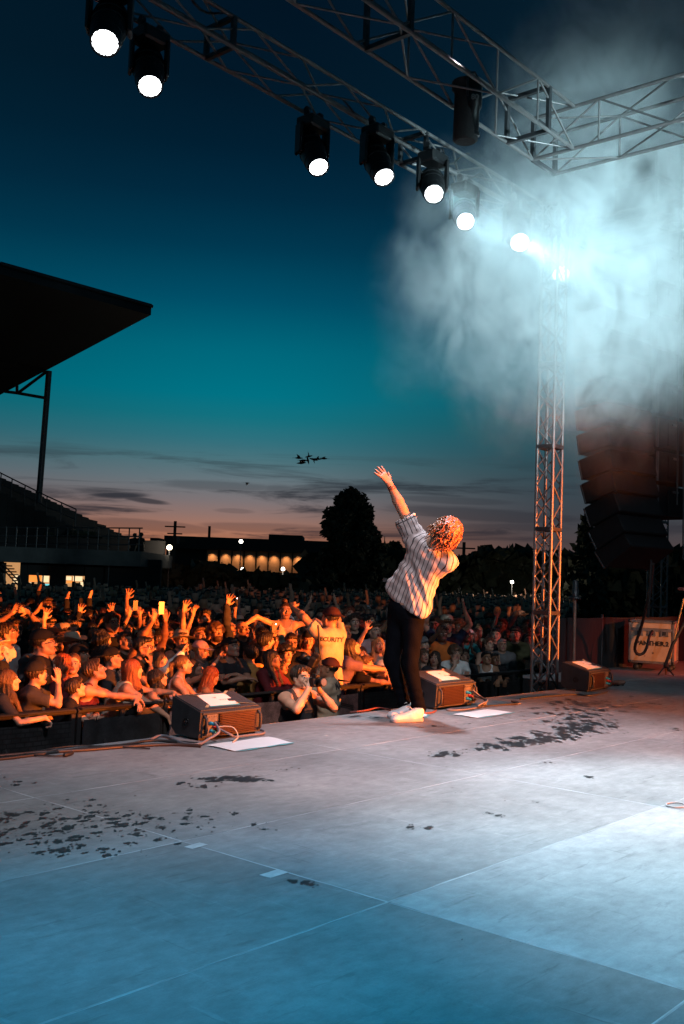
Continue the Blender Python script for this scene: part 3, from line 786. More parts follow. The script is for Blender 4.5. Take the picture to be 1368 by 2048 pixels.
def panel_mesh():
    m = MB(); w, d = 2.46-.0015, 1.168-.0015; r = .0045
    m.box((0, 0, -.0195), (w-2*r, d-2*r, .039), 0)
    for s_ in (-1, 1):
        m.box((0, s_*(d/2-r/2), -.0195), (w, r, .0396), 1); m.box((s_*(w/2-r/2), 0, -.0195), (r, d-2*r-.0005, .0396), 1)
    return m.mesh('deck_panel', [DECK, RIM])
PM = panel_mesh()
stage = tag(MB().box(((XS[0]+XS[-1])/2, (YBACK+5.86)/2, -.62), (XS[-1]-XS[0]-.02, 5.86-YBACK-.02, 1.14)).build('stage', mat('black_stage_skirt', (0.01, 0.01, 0.011), .9, 0, .3, 6)), kind='structure')
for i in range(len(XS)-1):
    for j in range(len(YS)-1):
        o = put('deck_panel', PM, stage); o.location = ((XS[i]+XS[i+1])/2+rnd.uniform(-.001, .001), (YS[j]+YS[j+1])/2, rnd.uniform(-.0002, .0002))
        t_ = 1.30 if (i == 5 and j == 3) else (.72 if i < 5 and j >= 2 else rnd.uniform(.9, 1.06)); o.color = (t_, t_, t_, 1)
tag(MB().box(((XS[0]+XS[-1])/2, 5.893, -.03), (XS[-1]-XS[0], .022, .05), 0, None, .004).build('edge_trim', mat('scuffed_edge_trim', (0.12, 0.11, 0.11), .5, .5, .4, 8), stage))
# the stage wing runs on to the right of the tower, with a black fabric fence along its far edge
wing = tag(MB().box((15.5, 6.49, -.62), (6.8, 1.19, 1.14)).build('stage_wing', mat('black_stage_skirt')), kind='structure')
wm = MB(); wm.box((0, 0, -.02), (2.2, 1.185, .038), 0); WPM = wm.mesh('deck_panel', [DECK])
for k in range(3): put('deck_panel', WPM, wing).location = (13.2+2.21*k, 6.495, 0)
fn = MB()
P_ = []
nx = 60
for i in range(nx+1):
    x_ = 12.75+i*6.2/nx; P_ += [(x_, 7.02+.018*math.sin(x_*9)+.012*math.sin(x_*23), 0.0), (x_, 7.02+.01*math.sin(x_*9+.4), .76-.012*abs(math.sin(x_*2.6)))]
fn.add(P_, [(2*i, 2*i+2, 2*i+3, 2*i+1) for i in range(nx)], 0, True)
fn.add([(x, y+.03, z) for x, y, z in P_], [(2*i, 2*i+1, 2*i+3, 2*i+2) for i in range(nx)], 0, True)
fb = fn.build('fabric_fence', mat('black_fence_fabric', (0.012, 0.014, 0.016), .9, 0, .3, 5, .4, 40)); tag(fb, 'low black fabric fence along the far edge of the side wing', 'fence')
for k in range(5): MB().tube([(12.78+1.5*k, 7.035, -.02), (12.78+1.5*k, 7.035, .80)], .02, 8).build('fence_post', STEEL, fb)
tapes = [(392, 1692, .10, .05, .1), (548, 1748, .11, .06, .05), (652, 1471, .03, .02, 0)]
for n_, (px, py, a, b, rz) in enumerate(tapes):
    c = onz(px, py, 0); m = MB().box((0, 0, .0012), (a, b, .0012)); o = m.build('tape_patch', mat('pale_gaffer_tape', (0.42, 0.43, 0.44), .7, 0, .2, 20)); o.location = c; o.rotation_euler = (0, 0, rz)
    tag(o, ['pale square of worn tape on the deck beside the long seam, left', 'pale square of worn tape on the deck nearer the camera', 'tiny white tape scrap on the deck in front of the photographer'][n_], 'tape')
c = onz(1352, 1612, 0)
tag(MB().tube([(c[0]+.07*math.cos(a), c[1]+.05*math.sin(a), .006) for a in np.linspace(0, 6.28, 20)], .004, 5, 0, False).build('tape_ring', mat('pale_gaffer_tape')), 'small white ring of tape lying on the deck at the right edge', 'tape')

# ---- water thrown on the deck: many thin irregular wet spots, gathered where the photograph shows them
WETM = mat('wet_spot', (0.022, 0.026, 0.029), .38, 0, .2, 30, spec=.25)
wr = np.random.default_rng(21)
wm_ = MB()
def wet_blob(c, a, b, rot, lift):
    n = 11 if a > .02 else 7; ph = wr.random(4)*6.3; V = []
    for k in range(n):
        t = 2*math.pi*k/n; rr_ = 1+.22*math.sin(2*t+ph[0])+.20*math.sin(3*t+ph[1])+.14*math.sin(5*t+ph[2])
        x, y = a*rr_*math.cos(t), b*rr_*math.sin(t); V.append((c[0]+x*math.cos(rot)-y*math.sin(rot), c[1]+x*math.sin(rot)+y*math.cos(rot), lift))
    wm_.add(V, [tuple(range(n))])
def wet_cluster(px0, py0, px1, py1, n, spread, size, stretch=1.0, along=None):
    A0, A1 = onz(px0, py0, 0), onz(px1, py1, 0); rot = math.atan2(*(A1-A0)[[1, 0]]) if along is None else along
    for _ in range(int(n*1.5)):
        t = min(max(wr.normal(.5, .27), -.1), 1.15); c = A0+(A1-A0)*t+np.array([wr.normal()*spread, wr.normal()*spread, 0])
        if c[1] > 5.82: continue
        q = wr.random()**3.2; a = size*.68*(.12+.88*q); 
        wet_blob(c, a*stretch, a*.8, rot+wr.normal()*.25, .0016+.00002*len(wm_.f) % .0006+.0002)
        if q > .45:
            for _ in range(3): wet_blob(c+np.array([wr.normal()*a*1.1, wr.normal()*a*1.1, 0]), a*.45, a*.35, rot, .0024+wr.random()*.0004)
wet_cluster(-20, 1650, 240, 1655, 190, .24, .040, 1.3, .2); wet_cluster(20, 1690, 200, 1700, 16, .07, .040, 1.4, .2); wet_cluster(240, 1620, 420, 1660, 40, .14, .028, 1.2, .2); wet_cluster(470, 1655, 640, 1655, 10, .05, .028, 1.4, .2)
wet_cluster(400, 1556, 545, 1562, 60, .030, .055, 1.7, .35); wet_cluster(365, 1570, 400, 1572, 5, .02, .05, 1.6, .3); wet_cluster(500, 1536, 620, 1540, 12, .04, .02, 1.5, .3)
wet_cluster(930, 1502, 1160, 1470, 110, .055, .070, 2.0, .75); wet_cluster(870, 1512, 900, 1506, 9, .03, .055, 1.8, .5); wet_cluster(1040, 1480, 1230, 1446, 90, .10, .065, 2.0, .8); wet_cluster(1130, 1470, 1180, 1420, 80, .16, .075, 2.0, .8)
wet_cluster(1080, 1430, 1260, 1400, 120, .30, .060, 1.9, .8); wet_cluster(900, 1440, 1300, 1450, 90, .35, .022, 1.6, .6); wet_cluster(700, 1433, 760, 1436, 6, .03, .05, 1.8, .4); wet_cluster(820, 1450, 900, 1452, 12, .06, .035, 1.8, .5)
wet_cluster(965, 1626, 1010, 1634, 9, .015, .030, 1.6, .3); wet_cluster(820, 1657, 870, 1655, 6, .02, .035, 1.7, .3); wet_cluster(585, 1762, 640, 1772, 7, .02, .035, 1.4, .3); wet_cluster(850, 1590, 990, 1600, 14, .12, .013, 1.2, .3)
wet_cluster(1080, 1525, 1110, 1528, 5, .02, .028, 1.8, .4); wet_cluster(1170, 1553, 1180, 1555, 4, .02, .035, 1.8, .4); wet_cluster(300, 1500, 1300, 1560, 70, .6, .010, 1.4, .3); wet_cluster(1330, 1460, 1368, 1458, 4, .03, .05, 1.8, .4)
wet_cluster(0, 1560, 60, 1562, 5, .05, .03, 1.5, .3); wet_cluster(700, 1880, 1010, 1885, 3, .01, .012, 1.2, .3)
tag(wm_.build('water_drops', WETM), 'dark wet splashes and drops scattered over the deck', 'water', None, 'stuff')

# ---- trusses
TR_R = .0205
def truss(name, P0, P1, side, upv, w, h, period, label, group=None, plate_every=0, posts=False):
    """box truss from P0 to P1, w along side, h along upv: chords, braces and end plates as parts"""
    P0, P1, side, upv = [np.array(v, float) for v in (P0, P1, side, upv)]
    root = empty(name, P0); tag(root, label, 'truss', group)
    L = np.linalg.norm(P1-P0); a = (P1-P0)/L
    cm = MB().tube([(0, 0, 0), tuple(a*L)], TR_R, 10).mesh('chord', [ALU])
    corners = [side*0+upv*0, side*w, upv*h, side*w+upv*h]
    for c_ in corners:
        o = put('chord', cm, root); o.location = c_
    nb = max(1, int(round(L/period))); pr = L/nb
    faces = [(corners[0], corners[1]), (corners[2], corners[3]), (corners[0], corners[2]), (corners[1], corners[3])]
    for fi, (c0, c1) in enumerate(faces):
        d0 = MB().tube([tuple(c0), tuple(c1+a*pr*.5)], .0115, 6).mesh('brace', [ALU]); d1 = MB().tube([tuple(c1), tuple(c0+a*pr*.5)], .0115, 6).mesh('brace', [ALU]); dv = MB().tube([tuple(c0), tuple(c1)], .0115, 6).mesh('brace', [ALU])
        for k in range(nb):
            o = put('brace', d0, root); o.location = a*pr*k
            o = put('brace', d1, root); o.location = a*pr*(k+.5)
            if posts and fi > 1: o = put('brace', dv, root); o.location = a*pr*(k+.5)
    if plate_every:
        pm = MB()
        Rm = np.stack([a, side, upv], 1)
        for (cc, sz) in (((0, 0, h/2), (.05, .045, h)), ((0, w, h/2), (.05, .045, h)), ((0, w/2, 0), (.05, w, .045)), ((0, w/2, h), (.05, w, .045))):
            pm.box(side*cc[1]+upv*cc[2], sz, 0, Rm, .004)
        pme = pm.mesh('end_frame', [STEEL])
        k = 0.0
        while k <= L+1e-3:
            o = put('end_frame', pme, root); o.location = a*min(k, L); k += plate_every
    return root
X_, Y_, Z_ = np.eye(3)
truss('lighting_truss', (3.2, 6.90, 6.09), (12.5, 6.90, 6.09), Y_, Z_, .37, .285, 1.25, 'front lighting truss carrying the moving heads, lower of the two long trusses', None, 3.05)
truss('roof_truss', (2.0, 5.25, 5.93), (9.75, 5.25, 5.93), Y_, Z_, .50, .47, 1.45, 'taller upper roof truss running up to the smoky corner', None, 2.4, True)
truss('cross_truss', (9.75, 5.75, 5.93), (9.75, -2.2, 5.93), X_, Z_, .50, .47, 1.45, 'smoke veiled cross truss leaving the corner towards the right edge', None, 2.4, True)
truss('side_truss', (12.9, 6.90, 6.09), (12.9, 0.5, 6.09), X_, Z_, .37, .285, 1.25, 'side truss lost in the smoke above the hanging speakers', None, 3.05)
# ---- tower
TW = dep(1088, 1378, 12.5); TWX, TWY = TW[0]-.11, TW[1]-.11
truss('tower_truss', (TWX, TWY, GZ+.03), (TWX, TWY, 6.05), X_, Y_, .22, .22, .44, 'upright aluminium tower truss at the front corner of the stage', None, 1.02)
tb = MB().box((.11, .11, -.016), (.6, .6, .028), 0, None, .004).build('base_plate', STEEL, bpy.data.objects['tower_truss'])
# second mast far behind the speakers
BM = dep(1322, 1180, 24.0)
truss('rear_mast_truss', (BM[0], BM[1], GZ), (BM[0], BM[1], 9.0), X_, Y_, .34, .34, .6, 'dim far mast truss standing behind the hanging speakers', None, 2.0)

# ---- moving heads on the front truss
LENS = mat('glowing_lens', (0.9, 0.95, 1.0), .2, emit=(0.92, 0.98, 1.0), estr=9.0)
def moving_head(lens_at, aim, label, big=1.0):
    s = big; aim = unit(np.array(aim, float)); piv = np.array([0, 0, -.33*s]); off = piv+aim*.29*s
    zt = 6.09-TR_R-.115*s; L0 = np.array(onz(*lens_at, zt+off[2])); loc = L0-off
    root = empty('moving_head_light', loc); tag(root, label, 'stage light', 'moving head lights under the front truss')
    b = MB(); b.box((0, 0, -.045*s), (.30*s, .24*s, .13*s), 0, None, .02*s)
    for sx in (-.1, .1): b.box((sx*s, 0, .045*s), (.04*s, .07*s, .05*s), 0, None, .008)
    b.build('base_box', BLK, root)
    for sx in (-.1, .1): MB().lathe([(.036*s, -.02), (.036*s, .02)], (sx*s, 0, .085*s), (1, 0, 0), 12).build('hook_clamp', STEEL, root)
    perp = unit(np.cross(aim, Z_))
    Rm = np.stack([perp, unit(np.cross(Z_, perp)), Z_], 1)
    for q in (-1, 1):
        MB().box(piv+perp*q*.158*s+np.array([0, 0, .105*s]), (.040*s, .15*s, .34*s), 0, Rm, .015).build('yoke_arm', BLK, root)
    h = MB(); h.lathe([(.04*s, -.23*s), (.115*s, -.215*s), (.138*s, -.16*s), (.140*s, .02*s), (.137*s, .10*s), (.118*s, .26*s), (.114*s, .30*s), (.104*s, .305*s), (.098*s, .285*s)], piv, aim, 28, 0, False)
    h.build('lamp_housing', BLK, root)
    for q, rr in ((-.08, .146), (.03, .146), (.19, .130)): MB().lathe([(rr*s-.012, q*s-.012), (rr*s, q*s-.006), (rr*s, q*s+.006), (rr*s-.012, q*s+.012)], piv, aim, 28, 0, False).build('housing_ring', BLK, root)
    l = MB(); n = 48; t = aim; a = perp; bb = np.cross(t, a); c0 = piv+t*.290*s
    V = [c0+t*.008*s]+[c0+(.099*s if (k % 4) else .0925*s)*(math.cos(2*math.pi*k/n)*a+math.sin(2*math.pi*k/n)*bb) for k in range(n)]
    l.add(V, [(0, 1+k, 1+(k+1) % n) for k in range(n)], 0, False)
    l.build('lens', LENS, root)
    return loc+piv+t*.33*s
heads = []
for px, py, sc_, d, lab in [(210, 85, 1.04, (-.42, -.45, -.80), 'moving head lamp, leftmost and largest, glowing white under the front truss'), (300, 172, .98, (-.30, -.50, -.80), 'second moving head lamp from the left, its lens tilted towards the deck'),
                        (637, 334, .98, (-.22, -.55, -.80), 'third moving head lamp, hung halfway along the front truss'), (768, 354, 1.0, (-.22, -.55, -.80), 'fourth moving head lamp, just left of the smoke'),
                        (868, 388, 1.0, (-.55, -.50, -.66), 'fifth moving head lamp, flaring at the left edge of the smoke'), (931, 443, 1.0, (-.6, -.5, -.62), 'sixth moving head lamp, shining clear inside the smoke'),
                        (1040, 485, 1.1, (-.65, -.5, -.60), 'seventh moving head lamp, blurred deep in the smoke'),
                        (1122, 548, 1.1, (-.6, -.5, -.62), 'eighth moving head lamp, drowned in the brightest smoke'),
                        (1228, 612, 1.1, (-.6, -.5, -.62), 'added ninth moving head lamp, farthest right, veiled by the smoke it brightens')]:  # ninth lamp added to widen the bright core of the smoke
    d = unit(d); heads.append((moving_head((px, py), d, lab, sc_), d))
# an unlit fixture and its clamp in the upper truss
fx = empty('profile_light', ony(948, 185, 5.5)-np.array([0, 0, 0])); tag(fx, 'unlit profile spotlight with a small 80 on it inside the upper truss', 'stage light')
fx.scale = (.74, .74, .74)
m = MB(); m.lathe([(.08, -.22), (.11, -.2), (.11, .1), (.085, .14), (.085, .42), (.10, .43), (.10, .47)], (0, 0, -.1), (.12, .1, -1), 18); m.build('lamp_tube', BLK, fx)
MB().tube([(-.15, 0, -.1), (-.16, 0, .2), (0, 0, .28), (.16, 0, .2), (.15, 0, -.1)], .014, 6).build('bracket', STEEL, fx)
def text_mesh(txt, size, bold=.0, mats=(), align='CENTER'):
    cu = bpy.data.curves.new('t', 'FONT'); cu.body = txt; cu.size = size; cu.offset = bold; cu.align_x = align; cu.align_y = 'CENTER'; cu.resolution_u = 3
    o = bpy.data.objects.new('t', cu); COL.objects.link(o); bpy.context.view_layer.update()
    dg = bpy.context.evaluated_depsgraph_get(); me = bpy.data.meshes.new_from_object(o.evaluated_get(dg))
    bpy.data.objects.remove(o); bpy.data.curves.remove(cu)
    for m_ in mats: me.materials.append(m_)
    return me
WPRINT = mat('white_print', (0.12, 0.12, 0.12), .6); BPRINT = mat('black_print', (0.012, 0.012, 0.014), .7)
tm = put('number_print', text_mesh('80', .10, .004, [WPRINT]), fx)
n_ = -FW*1.0; zc = unit(n_); xc = unit(np.cross(Z_, zc)); yc = np.cross(zc, xc)
tm.matrix_local = Matrix(((*[xc[0], yc[0], zc[0]], zc[0]*.125), (*[xc[1], yc[1], zc[1]], zc[1]*.125), (*[xc[2], yc[2], zc[2]], -.12), (0, 0, 0, 1)))
# dark drape roll hanging in the corner of the upper truss
p = ony(932, 225, 5.6); m = MB(); m.lathe([(.10, -.30), (.125, -.28), (.12, .2), (.15, .24), (.15, .30)], p, (0, 0, 1), 16)
tag(m.build('chain_bag', mat('black_canvas', (0.012, 0.012, 0.013), .9, 0, .3, 14, .5, 20)), 'black chain motor bag hanging below the upper truss', 'chain motor')
# cables looped along the front truss
for k, (x0, x1, y0, dz) in enumerate([(4.6, 6.2, 6.95, -.05), (8.2, 9.4, 7.2, -.10), (9.3, 10.2, 6.95, -.14), (9.9, 10.9, 7.15, -.08)]):
    pts = []
    for t in np.linspace(0, 1, 18): pts.append((x0+(x1-x0)*t, y0+.05*math.sin(9*t+k), 6.40+.05*math.sin(t*13+k)-abs(dz)*math.sin(math.pi*t)))
    tag(MB().tube(pts, .012, 6).build('power_cable', BLKR), ['power cable sagging along the front truss above the left lamps', 'power cable looped on the truss right of the third lamp', 'power cable looped above the fourth lamp', 'power cable on the truss where the smoke begins'][k], 'cable')

# ---- hanging line array and the sub array beside it
CABM = mat('array_cabinet_paint', (0.006, 0.006, 0.007), .7, .0, .3, 9, .3, 70, spec=.08)
BRIGHT = mat('bright_rigging_pin', (0.85, 0.75, 0.65), .5, .0)
def cabinet(w, h, d):
    m = MB(); m.box((0, 0, 0), (w, d, h*.94), 0, None, .012)
    m.box((0, -d/2-.004, 0), (w*.34, .012, h*.7), 0, None, .003)
    return m.mesh('speaker_cabinet', [CABM])
def rig(w, h, d):
    return [MB().box((sx*(w/2-.03), -d/2-.012, 0), (.05, .024, h*.9), 0, None, .004).mesh('rigging_plate', [STEEL]) for sx in (-1, 1)]+[MB().box((0, -d/2-.02, h*.3), (.16, .02, .03), 0, None, .004).mesh('rigging_bar', [STEEL])]
facing = unit(np.array([.15, 1.0, 0]))      # the arrays fire at the crowd, we see their backs
ax = unit(np.array([1.0, -.15, 0]))
la = empty('line_array', (0, 0, 0)); tag(la, 'curved hanging line array of black speaker cabinets, its lowest boxes tilted under', 'speaker array')
cw, ch, cd = 1.05, .30, .50
cmx, rmx = cabinet(cw, ch, cd), rig(cw, ch, cd)
pin = MB().box((0, -cd/2-.05, 0), (.055, .03, .05), 0, None, .004).mesh('rigging_pin', [BRIGHT])
prof = [(1216, 560), (1217, 608), (1218, 655), (1219, 702), (1220, 749), (1221, 796), (1222, 842), (1225, 889), (1229, 936), (1234, 981), (1241, 1024), (1250, 1066), (1262, 1100)]
DL = 14.0; prof = [(a+8, b) for a, b in prof]
tilt = 0
for i, (px, py) in enumerate(prof):
    t_ = i/12.0; tilt = math.radians(2+34*t_**2.4)
    c0 = dep(px, py, DL-.10*t_); o = put('speaker_cabinet', cmx, la)
    up_ = Z_*math.cos(tilt)-facing*math.sin(tilt)*-1.0; fw_ = np.cross(up_, ax)*-1.0; fw_ = unit(fw_)
    Rm = Matrix(((ax[0], fw_[0], up_[0], c0[0]), (ax[1], fw_[1], up_[1], c0[1]), (ax[2], fw_[2], up_[2], c0[2]), (0, 0, 0, 1)))
    o.matrix_local = Rm
    [put(m_.name.split('.')[0], m_, o) for m_ in rmx]; q = put('rigging_pin', pin, o)
    q2 = put('rigging_pin', pin, o); q2.location = (.34, 0, .05)
sa = empty('subwoofer_array', (0, 0, 0)); tag(sa, 'straight hanging block of black subwoofer cabinets behind the curved array', 'speaker array')
sw, sh_, sd = .98, .48, .7
smx, srx = cabinet(sw, sh_, sd), rig(sw, sh_, sd)
for i in range(11):
    c0 = dep(1306, 1006-i*65.5, 15.4); o = put('speaker_cabinet', smx, sa)
    Rm = Matrix(((ax[0], facing[0], 0, c0[0]), (ax[1], facing[1], 0, c0[1]), (ax[2], facing[2], 1, c0[2]), (0, 0, 0, 1))); o.matrix_local = Rm
    [put(m_.name.split('.')[0], m_, o) for m_ in srx]
b = dep(1200, 1104, 13.9); top = dep(1196, 560, 13.6)
# cables and chains down to the arrays
for k, (px0, py0, px1, py1, D0, D1, r) in enumerate([(1362, 300, 1354, 1010, 14.6, 14.6, .012), (1368, 420, 1366, 1120, 14.2, 14.2, .010), (1302, 1120, 1296, 1235, 13.7, 13.9, .018)]):
    a0, a1 = dep(px0, py0, D0), dep(px1, py1, D1)
    tag(MB().tube([a0, (a0+a1)/2+np.array([.01, 0, 0]), a1], r, 6).build('hanging_cable', BLKR), ['thin cable hanging down the right side of the speaker arrays', 'second thin cable at the far right edge beside the arrays', 'thick cable dropping from the tip of the curved array'][k], 'cable')
# loose snake cable: from the array tip, loops in front of the flight case
pts = [dep(*q) for q in [(1306, 1128, 13.8), (1300, 1180, 14.2), (1290, 1225, 14.6), (1280, 1262, 14.8), (1272, 1285, 14.85), (1270, 1300, 14.9), (1277, 1309, 14.9), (1288, 1305, 14.9), (1295, 1290, 14.9), (1299, 1272, 14.95), (1305, 1262, 15.0)]]
def smooth_pts(P, n=6):
    P = [np.array(p) for p in P]; out = []
    for i in range(len(P)-1):
        p0, p1, p2, p3 = P[max(i-1, 0)], P[i], P[i+1], P[min(i+2, len(P)-1)]
        for t in np.linspace(0, 1, n, endpoint=False):
            out.append(.5*((2*p1)+(-p0+p2)*t+(2*p0-5*p1+4*p2-p3)*t*t+(-p0+3*p1-3*p2+p3)*t**3))
    return out+[P[-1]]
tag(MB().tube(smooth_pts(pts), .022, 8).build('multicore_cable', mat('brown_black_cable', (0.025, 0.018, 0.016), .5)), 'thick cable looped in front of the orange lit flight case', 'cable')

# ================================================================== THINGS ON THE DECK
PAPER = mat('white_paper', (0.78, 0.80, 0.82), .7, 0, .04, 6); KRAFT = mat('tan_masking_tape', (0.62, 0.42, 0.22), .6, 0, .1, 20); CYAN = mat('cyan_tape_edge', (0.08, 0.45, 0.52), .6)
WEDGE = mat('wedge_paint', (0.020, 0.021, 0.024), .55, 0, .35, 16, .35, 120); FIN = mat('heat_sink', (0.05, 0.028, 0.025), .4, .55, .3, 12)
GRILLE = mat('wedge_grille', (0.055, 0.06, 0.07), .5, .4, .25, 30, .5, 260); PANEL = mat('connector_plate', (0.12, 0.12, 0.12), .4, .5, .4, 30)
PLUGB = mat('blue_connector', (0.02, 0.28, 0.42), .4); PLUGR = mat('red_connector', (0.35, 0.03, 0.02), .4); GREYC = mat('grey_cable', (0.15, 0.15, 0.17), .45); BRNC = mat('brown_black_cable', (0.025, 0.018, 0.016), .5)
INK = mat('faint_pencil', (0.45, 0.47, 0.5), .8)
def wedge(x, y, s, rz, label, flip=False):
    """stage monitor: heat-sink back towards the camera (-y), grille sloping up and away; origin at its near left bottom corner"""
    r = empty('stage_monitor', (x, y, 0), rz); tag(r, label, 'stage monitor', 'stage monitors along the front edge')
    w, d = .61*s, .315*s; z0, z1 = .205*s, .290*s
    side = [(0, .012, .02), (0, 0, z0-.006), (0, .006, z0), (0, d-.006, z1), (0, d, z1-.008), (0, d, .07), (0, d-.05, .02)]
    MB().prism(side[::-1], (w, 0, 0), 0).build('cabinet', WEDGE, r)
    ca = (z1-z0)/d
    g_ = MB(); g_.prism([(.012, .014, z0+.0145*ca+.001), (w-.012, .014, z0+.0145*ca+.001), (w-.012, d-.014, z1-.014*ca+.001), (.012, d-.014, z1-.014*ca+.001)], (0, 0, .006)); g_.build('grille', GRILLE, r)
    ft = MB()
    for q in (.05, w-.05): ft.box((q, d*.3, .010), (.06, .12*s, .020))
    ft.build('foot', BLKR, r)
    # recessed frame round the back plate
    f = MB(); f.box((w/2, -.006, z0-.014), (w*.96, .014, .016), 0, None, .003); f.box((w/2, -.006, .030), (w*.96, .014, .016), 0, None, .003); f.build('back_frame', WEDGE, r)
    x0, x1 = (.30*w, .88*w) if not flip else (.12*w, .66*w)
    hs = MB(); hs.box(((x0+x1)/2, -.003, z0*.52), (x1-x0, .008, z0*.74)); hs.build('heat_sink_plate', FIN, r)
    fm = MB().box((0, 0, 0), (x1-x0, .024, .0042*s)).mesh('fin', [FIN])
    nf = 12
    for k in range(nf): put('fin', fm, r).location = ((x0+x1)/2, -.019, z0*(.18+.68*k/(nf-1)))
    c0 = .17*w if not flip else .76*w
    pl = MB(); pl.box((c0, -.005, z0*.52), (.17*w, .012, z0*.76), 0, None, .002)
    for k in range(5): pl.box((c0-.05*s+.024*k*s, -.014, z0*.82), (.010*s, .008, .006*s), 0)
    pl.build('connector_plate', PANEL, r)
    for k, (dx, dz, mt) in enumerate([(-.015, .60, PLUGB), (.018, .47, PLUGR), (-.008, .34, PLUGB), (.030, .60, BLK), (.035, .34, BLK)]):
        MB().lathe([(.013*s, 0), (.014*s, .012), (.010*s, .014), (.010*s, .04), (.006*s, .05)], (c0+dx*s, -.011, z0*dz), (0, -1, -.15), 12).build('plug', mt, r)
    for q in (.055*w, .945*w):   # corner grips
        MB().tube([(q, -.004, .04*s), (q, -.030, .055*s), (q, -.034, z0*.55), (q, -.030, z0-.05*s), (q, -.004, z0-.03*s)], .011*s, 8).build('handle', WEDGE, r)
    sk = MB(); sk.lathe([(.030*s, 0), (.034*s, .004), (.030*s, .006), (.024*s, .002), (.0, .002)], (-.001, d*.48, z0*.58), (-1, 0, 0), 20, cap=False); sk.lathe([(.010*s, .0), (.012*s, .008), (.0, .009)], (-.001, d*.48, z0*.58), (-1, 0, 0), 12, cap=False)
    sk.build('pole_socket', BLK, r)
    return r, w, d, z0, z1, ca
def taped_paper(wd, u0, u1, v0, v1, label, skew=0.06):
    r, w, d, z0, z1, ca = wd
    root = empty('set_list_paper', (0, 0, 0)); tag(root, label, 'paper')
    root.matrix_world = Matrix.Translation(r.location) @ Matrix.Rotation(r.rotation_euler.z, 4, 'Z')
    def P(u, v, h=.0088): return (u*w, v*d, z0+v*d*ca+h)
    n = 6; V = []
    for j in range(n+1):
        for i in range(n+1):
            a, b = i/n, j/n; x = u0+(u1-u0)*a+skew*b; y_ = v0+(v1-v0)*b
            V.append(P(x, y_, .0088+.0025*math.sin(a*5)*math.sin(b*4)**2))
    m = MB(); m.add(V, [(j*(n+1)+i, j*(n+1)+i+1, (j+1)*(n+1)+i+1, (j+1)*(n+1)+i) for j in range(n) for i in range(n)], 0, True); m.build('sheet', PAPER, root)
    m = MB(); m.add([P(u0-.02, v0-.03, .0078), P(u1+.005, v0-.05, .0078), P(u1+.005, v0+.03, .0078), P(u0-.02, v0+.03, .0078)], [(0, 1, 2, 3)]); m.build('under_sheet', CYAN, root)
    for (ua, va, ub, vb) in ((u0-.02, v0+.05, u0-.10, v0-.07), (u1-.02, v0+.05, u1+.24, v0-.10), (u0+skew+.02, v1-.05, u0+skew-.14, v1+.09), (u1+skew-.02, v1-.05, u1+skew+.09, v1+.11)):
        a, b = np.array(P(ua, va, .0118)), np.array(P(ub, vb, .0110)); t = unit(b-a); nrm = np.cross(Z_, t)*.012
        MB().add([a-nrm, b-nrm, b+nrm, a+nrm], [(0, 1, 2, 3)]).build('tape_strip', KRAFT, root)
    # faint handwriting: a few wavering strokes
    for k, (uu, vv, ln) in enumerate([(.40, .62, .10), (.50, .40, .26)]):
        pts = [P(u0+(u1-u0)*(uu+ln*t)+skew*vv, v0+(v1-v0)*(vv+.05*math.sin(t*28+k)), .0135) for t in np.linspace(0, 1, 26)]
        MB().tube(pts, .0008, 4, 0, False).build('pencil_writing', INK, root)
    return root
w1 = wedge(5.01, 5.555, 1.0, 0.0, 'large black stage monitor at the left with blue plugs and grey cables at its back')
w2 = wedge(7.98, 5.59, 1.12, .02, 'black stage monitor beside the singer, red lit cooling fins towards the camera', True)
w3 = wedge(10.88, 5.50, 1.10, .10, 'farthest stage monitor, dark red, beside the tower truss', True)
taped_paper(w1, .26, .72, .22, .86, 'white sheet taped with tan strips on top of the left stage monitor')
taped_paper(w2, .30, .74, .22, .86, 'white sheet taped on the stage monitor beside the singer')
taped_paper(w3, .22, .80, .20, .86, 'dim orange lit sheet taped on the farthest stage monitor')
def floor_paper(pts, label, n=8):
    Q_ = [onz(*p, 0) for p in pts]; V = []
    for j in range(n+1):
        for i in range(n+1):
            a, b = i/n, j/n; p = (Q_[0]*(1-a)+Q_[1]*a)*(1-b)+(Q_[3]*(1-a)+Q_[2]*a)*b
            V.append((p[0]+.004*math.sin(7*b+3), p[1]+.003*math.sin(9*a), .006+.003*abs(math.sin(a*6+b*3))))
    root = empty('floor_paper', tuple(Q_[0])); tag(root, label, 'paper')
    V = [(x-Q_[0][0], y-Q_[0][1], z) for x, y, z in V]
    MB().add(V, [(j*(n+1)+i, j*(n+1)+i+1, (j+1)*(n+1)+i+1, (j+1)*(n+1)+i) for j in range(n) for i in range(n)], 0, True).build('sheet', PAPER, root)
    a, b = np.array(V[0]), np.array(V[n]); m = MB(); nrm = np.array([0.002, -.022, 0])
    for k in range(6):
        p, q = a+(b-a)*(k/6+.012), a+(b-a)*((k+1)/6); m.add([p+nrm*(.6+.5*(k % 2)), q+nrm*(.7+.4*((k+1) % 3)), q, p], [(0, 1, 2, 3)])
    m.build('torn_edge', CYAN, root); 
floor_paper([(470, 1504), (586, 1487), (537, 1475), (413, 1492)], 'long white sheet taped to the deck in front of the left monitor')
floor_paper([(955, 1437), (1027, 1426), (975, 1420), (905, 1430)], 'white sheet taped to the deck in front of the monitor beside the singer')
floor_paper([(847, 1436), (856, 1431), (850, 1429), (842, 1432)], 'small white scrap of paper on the deck behind the white sneakers')
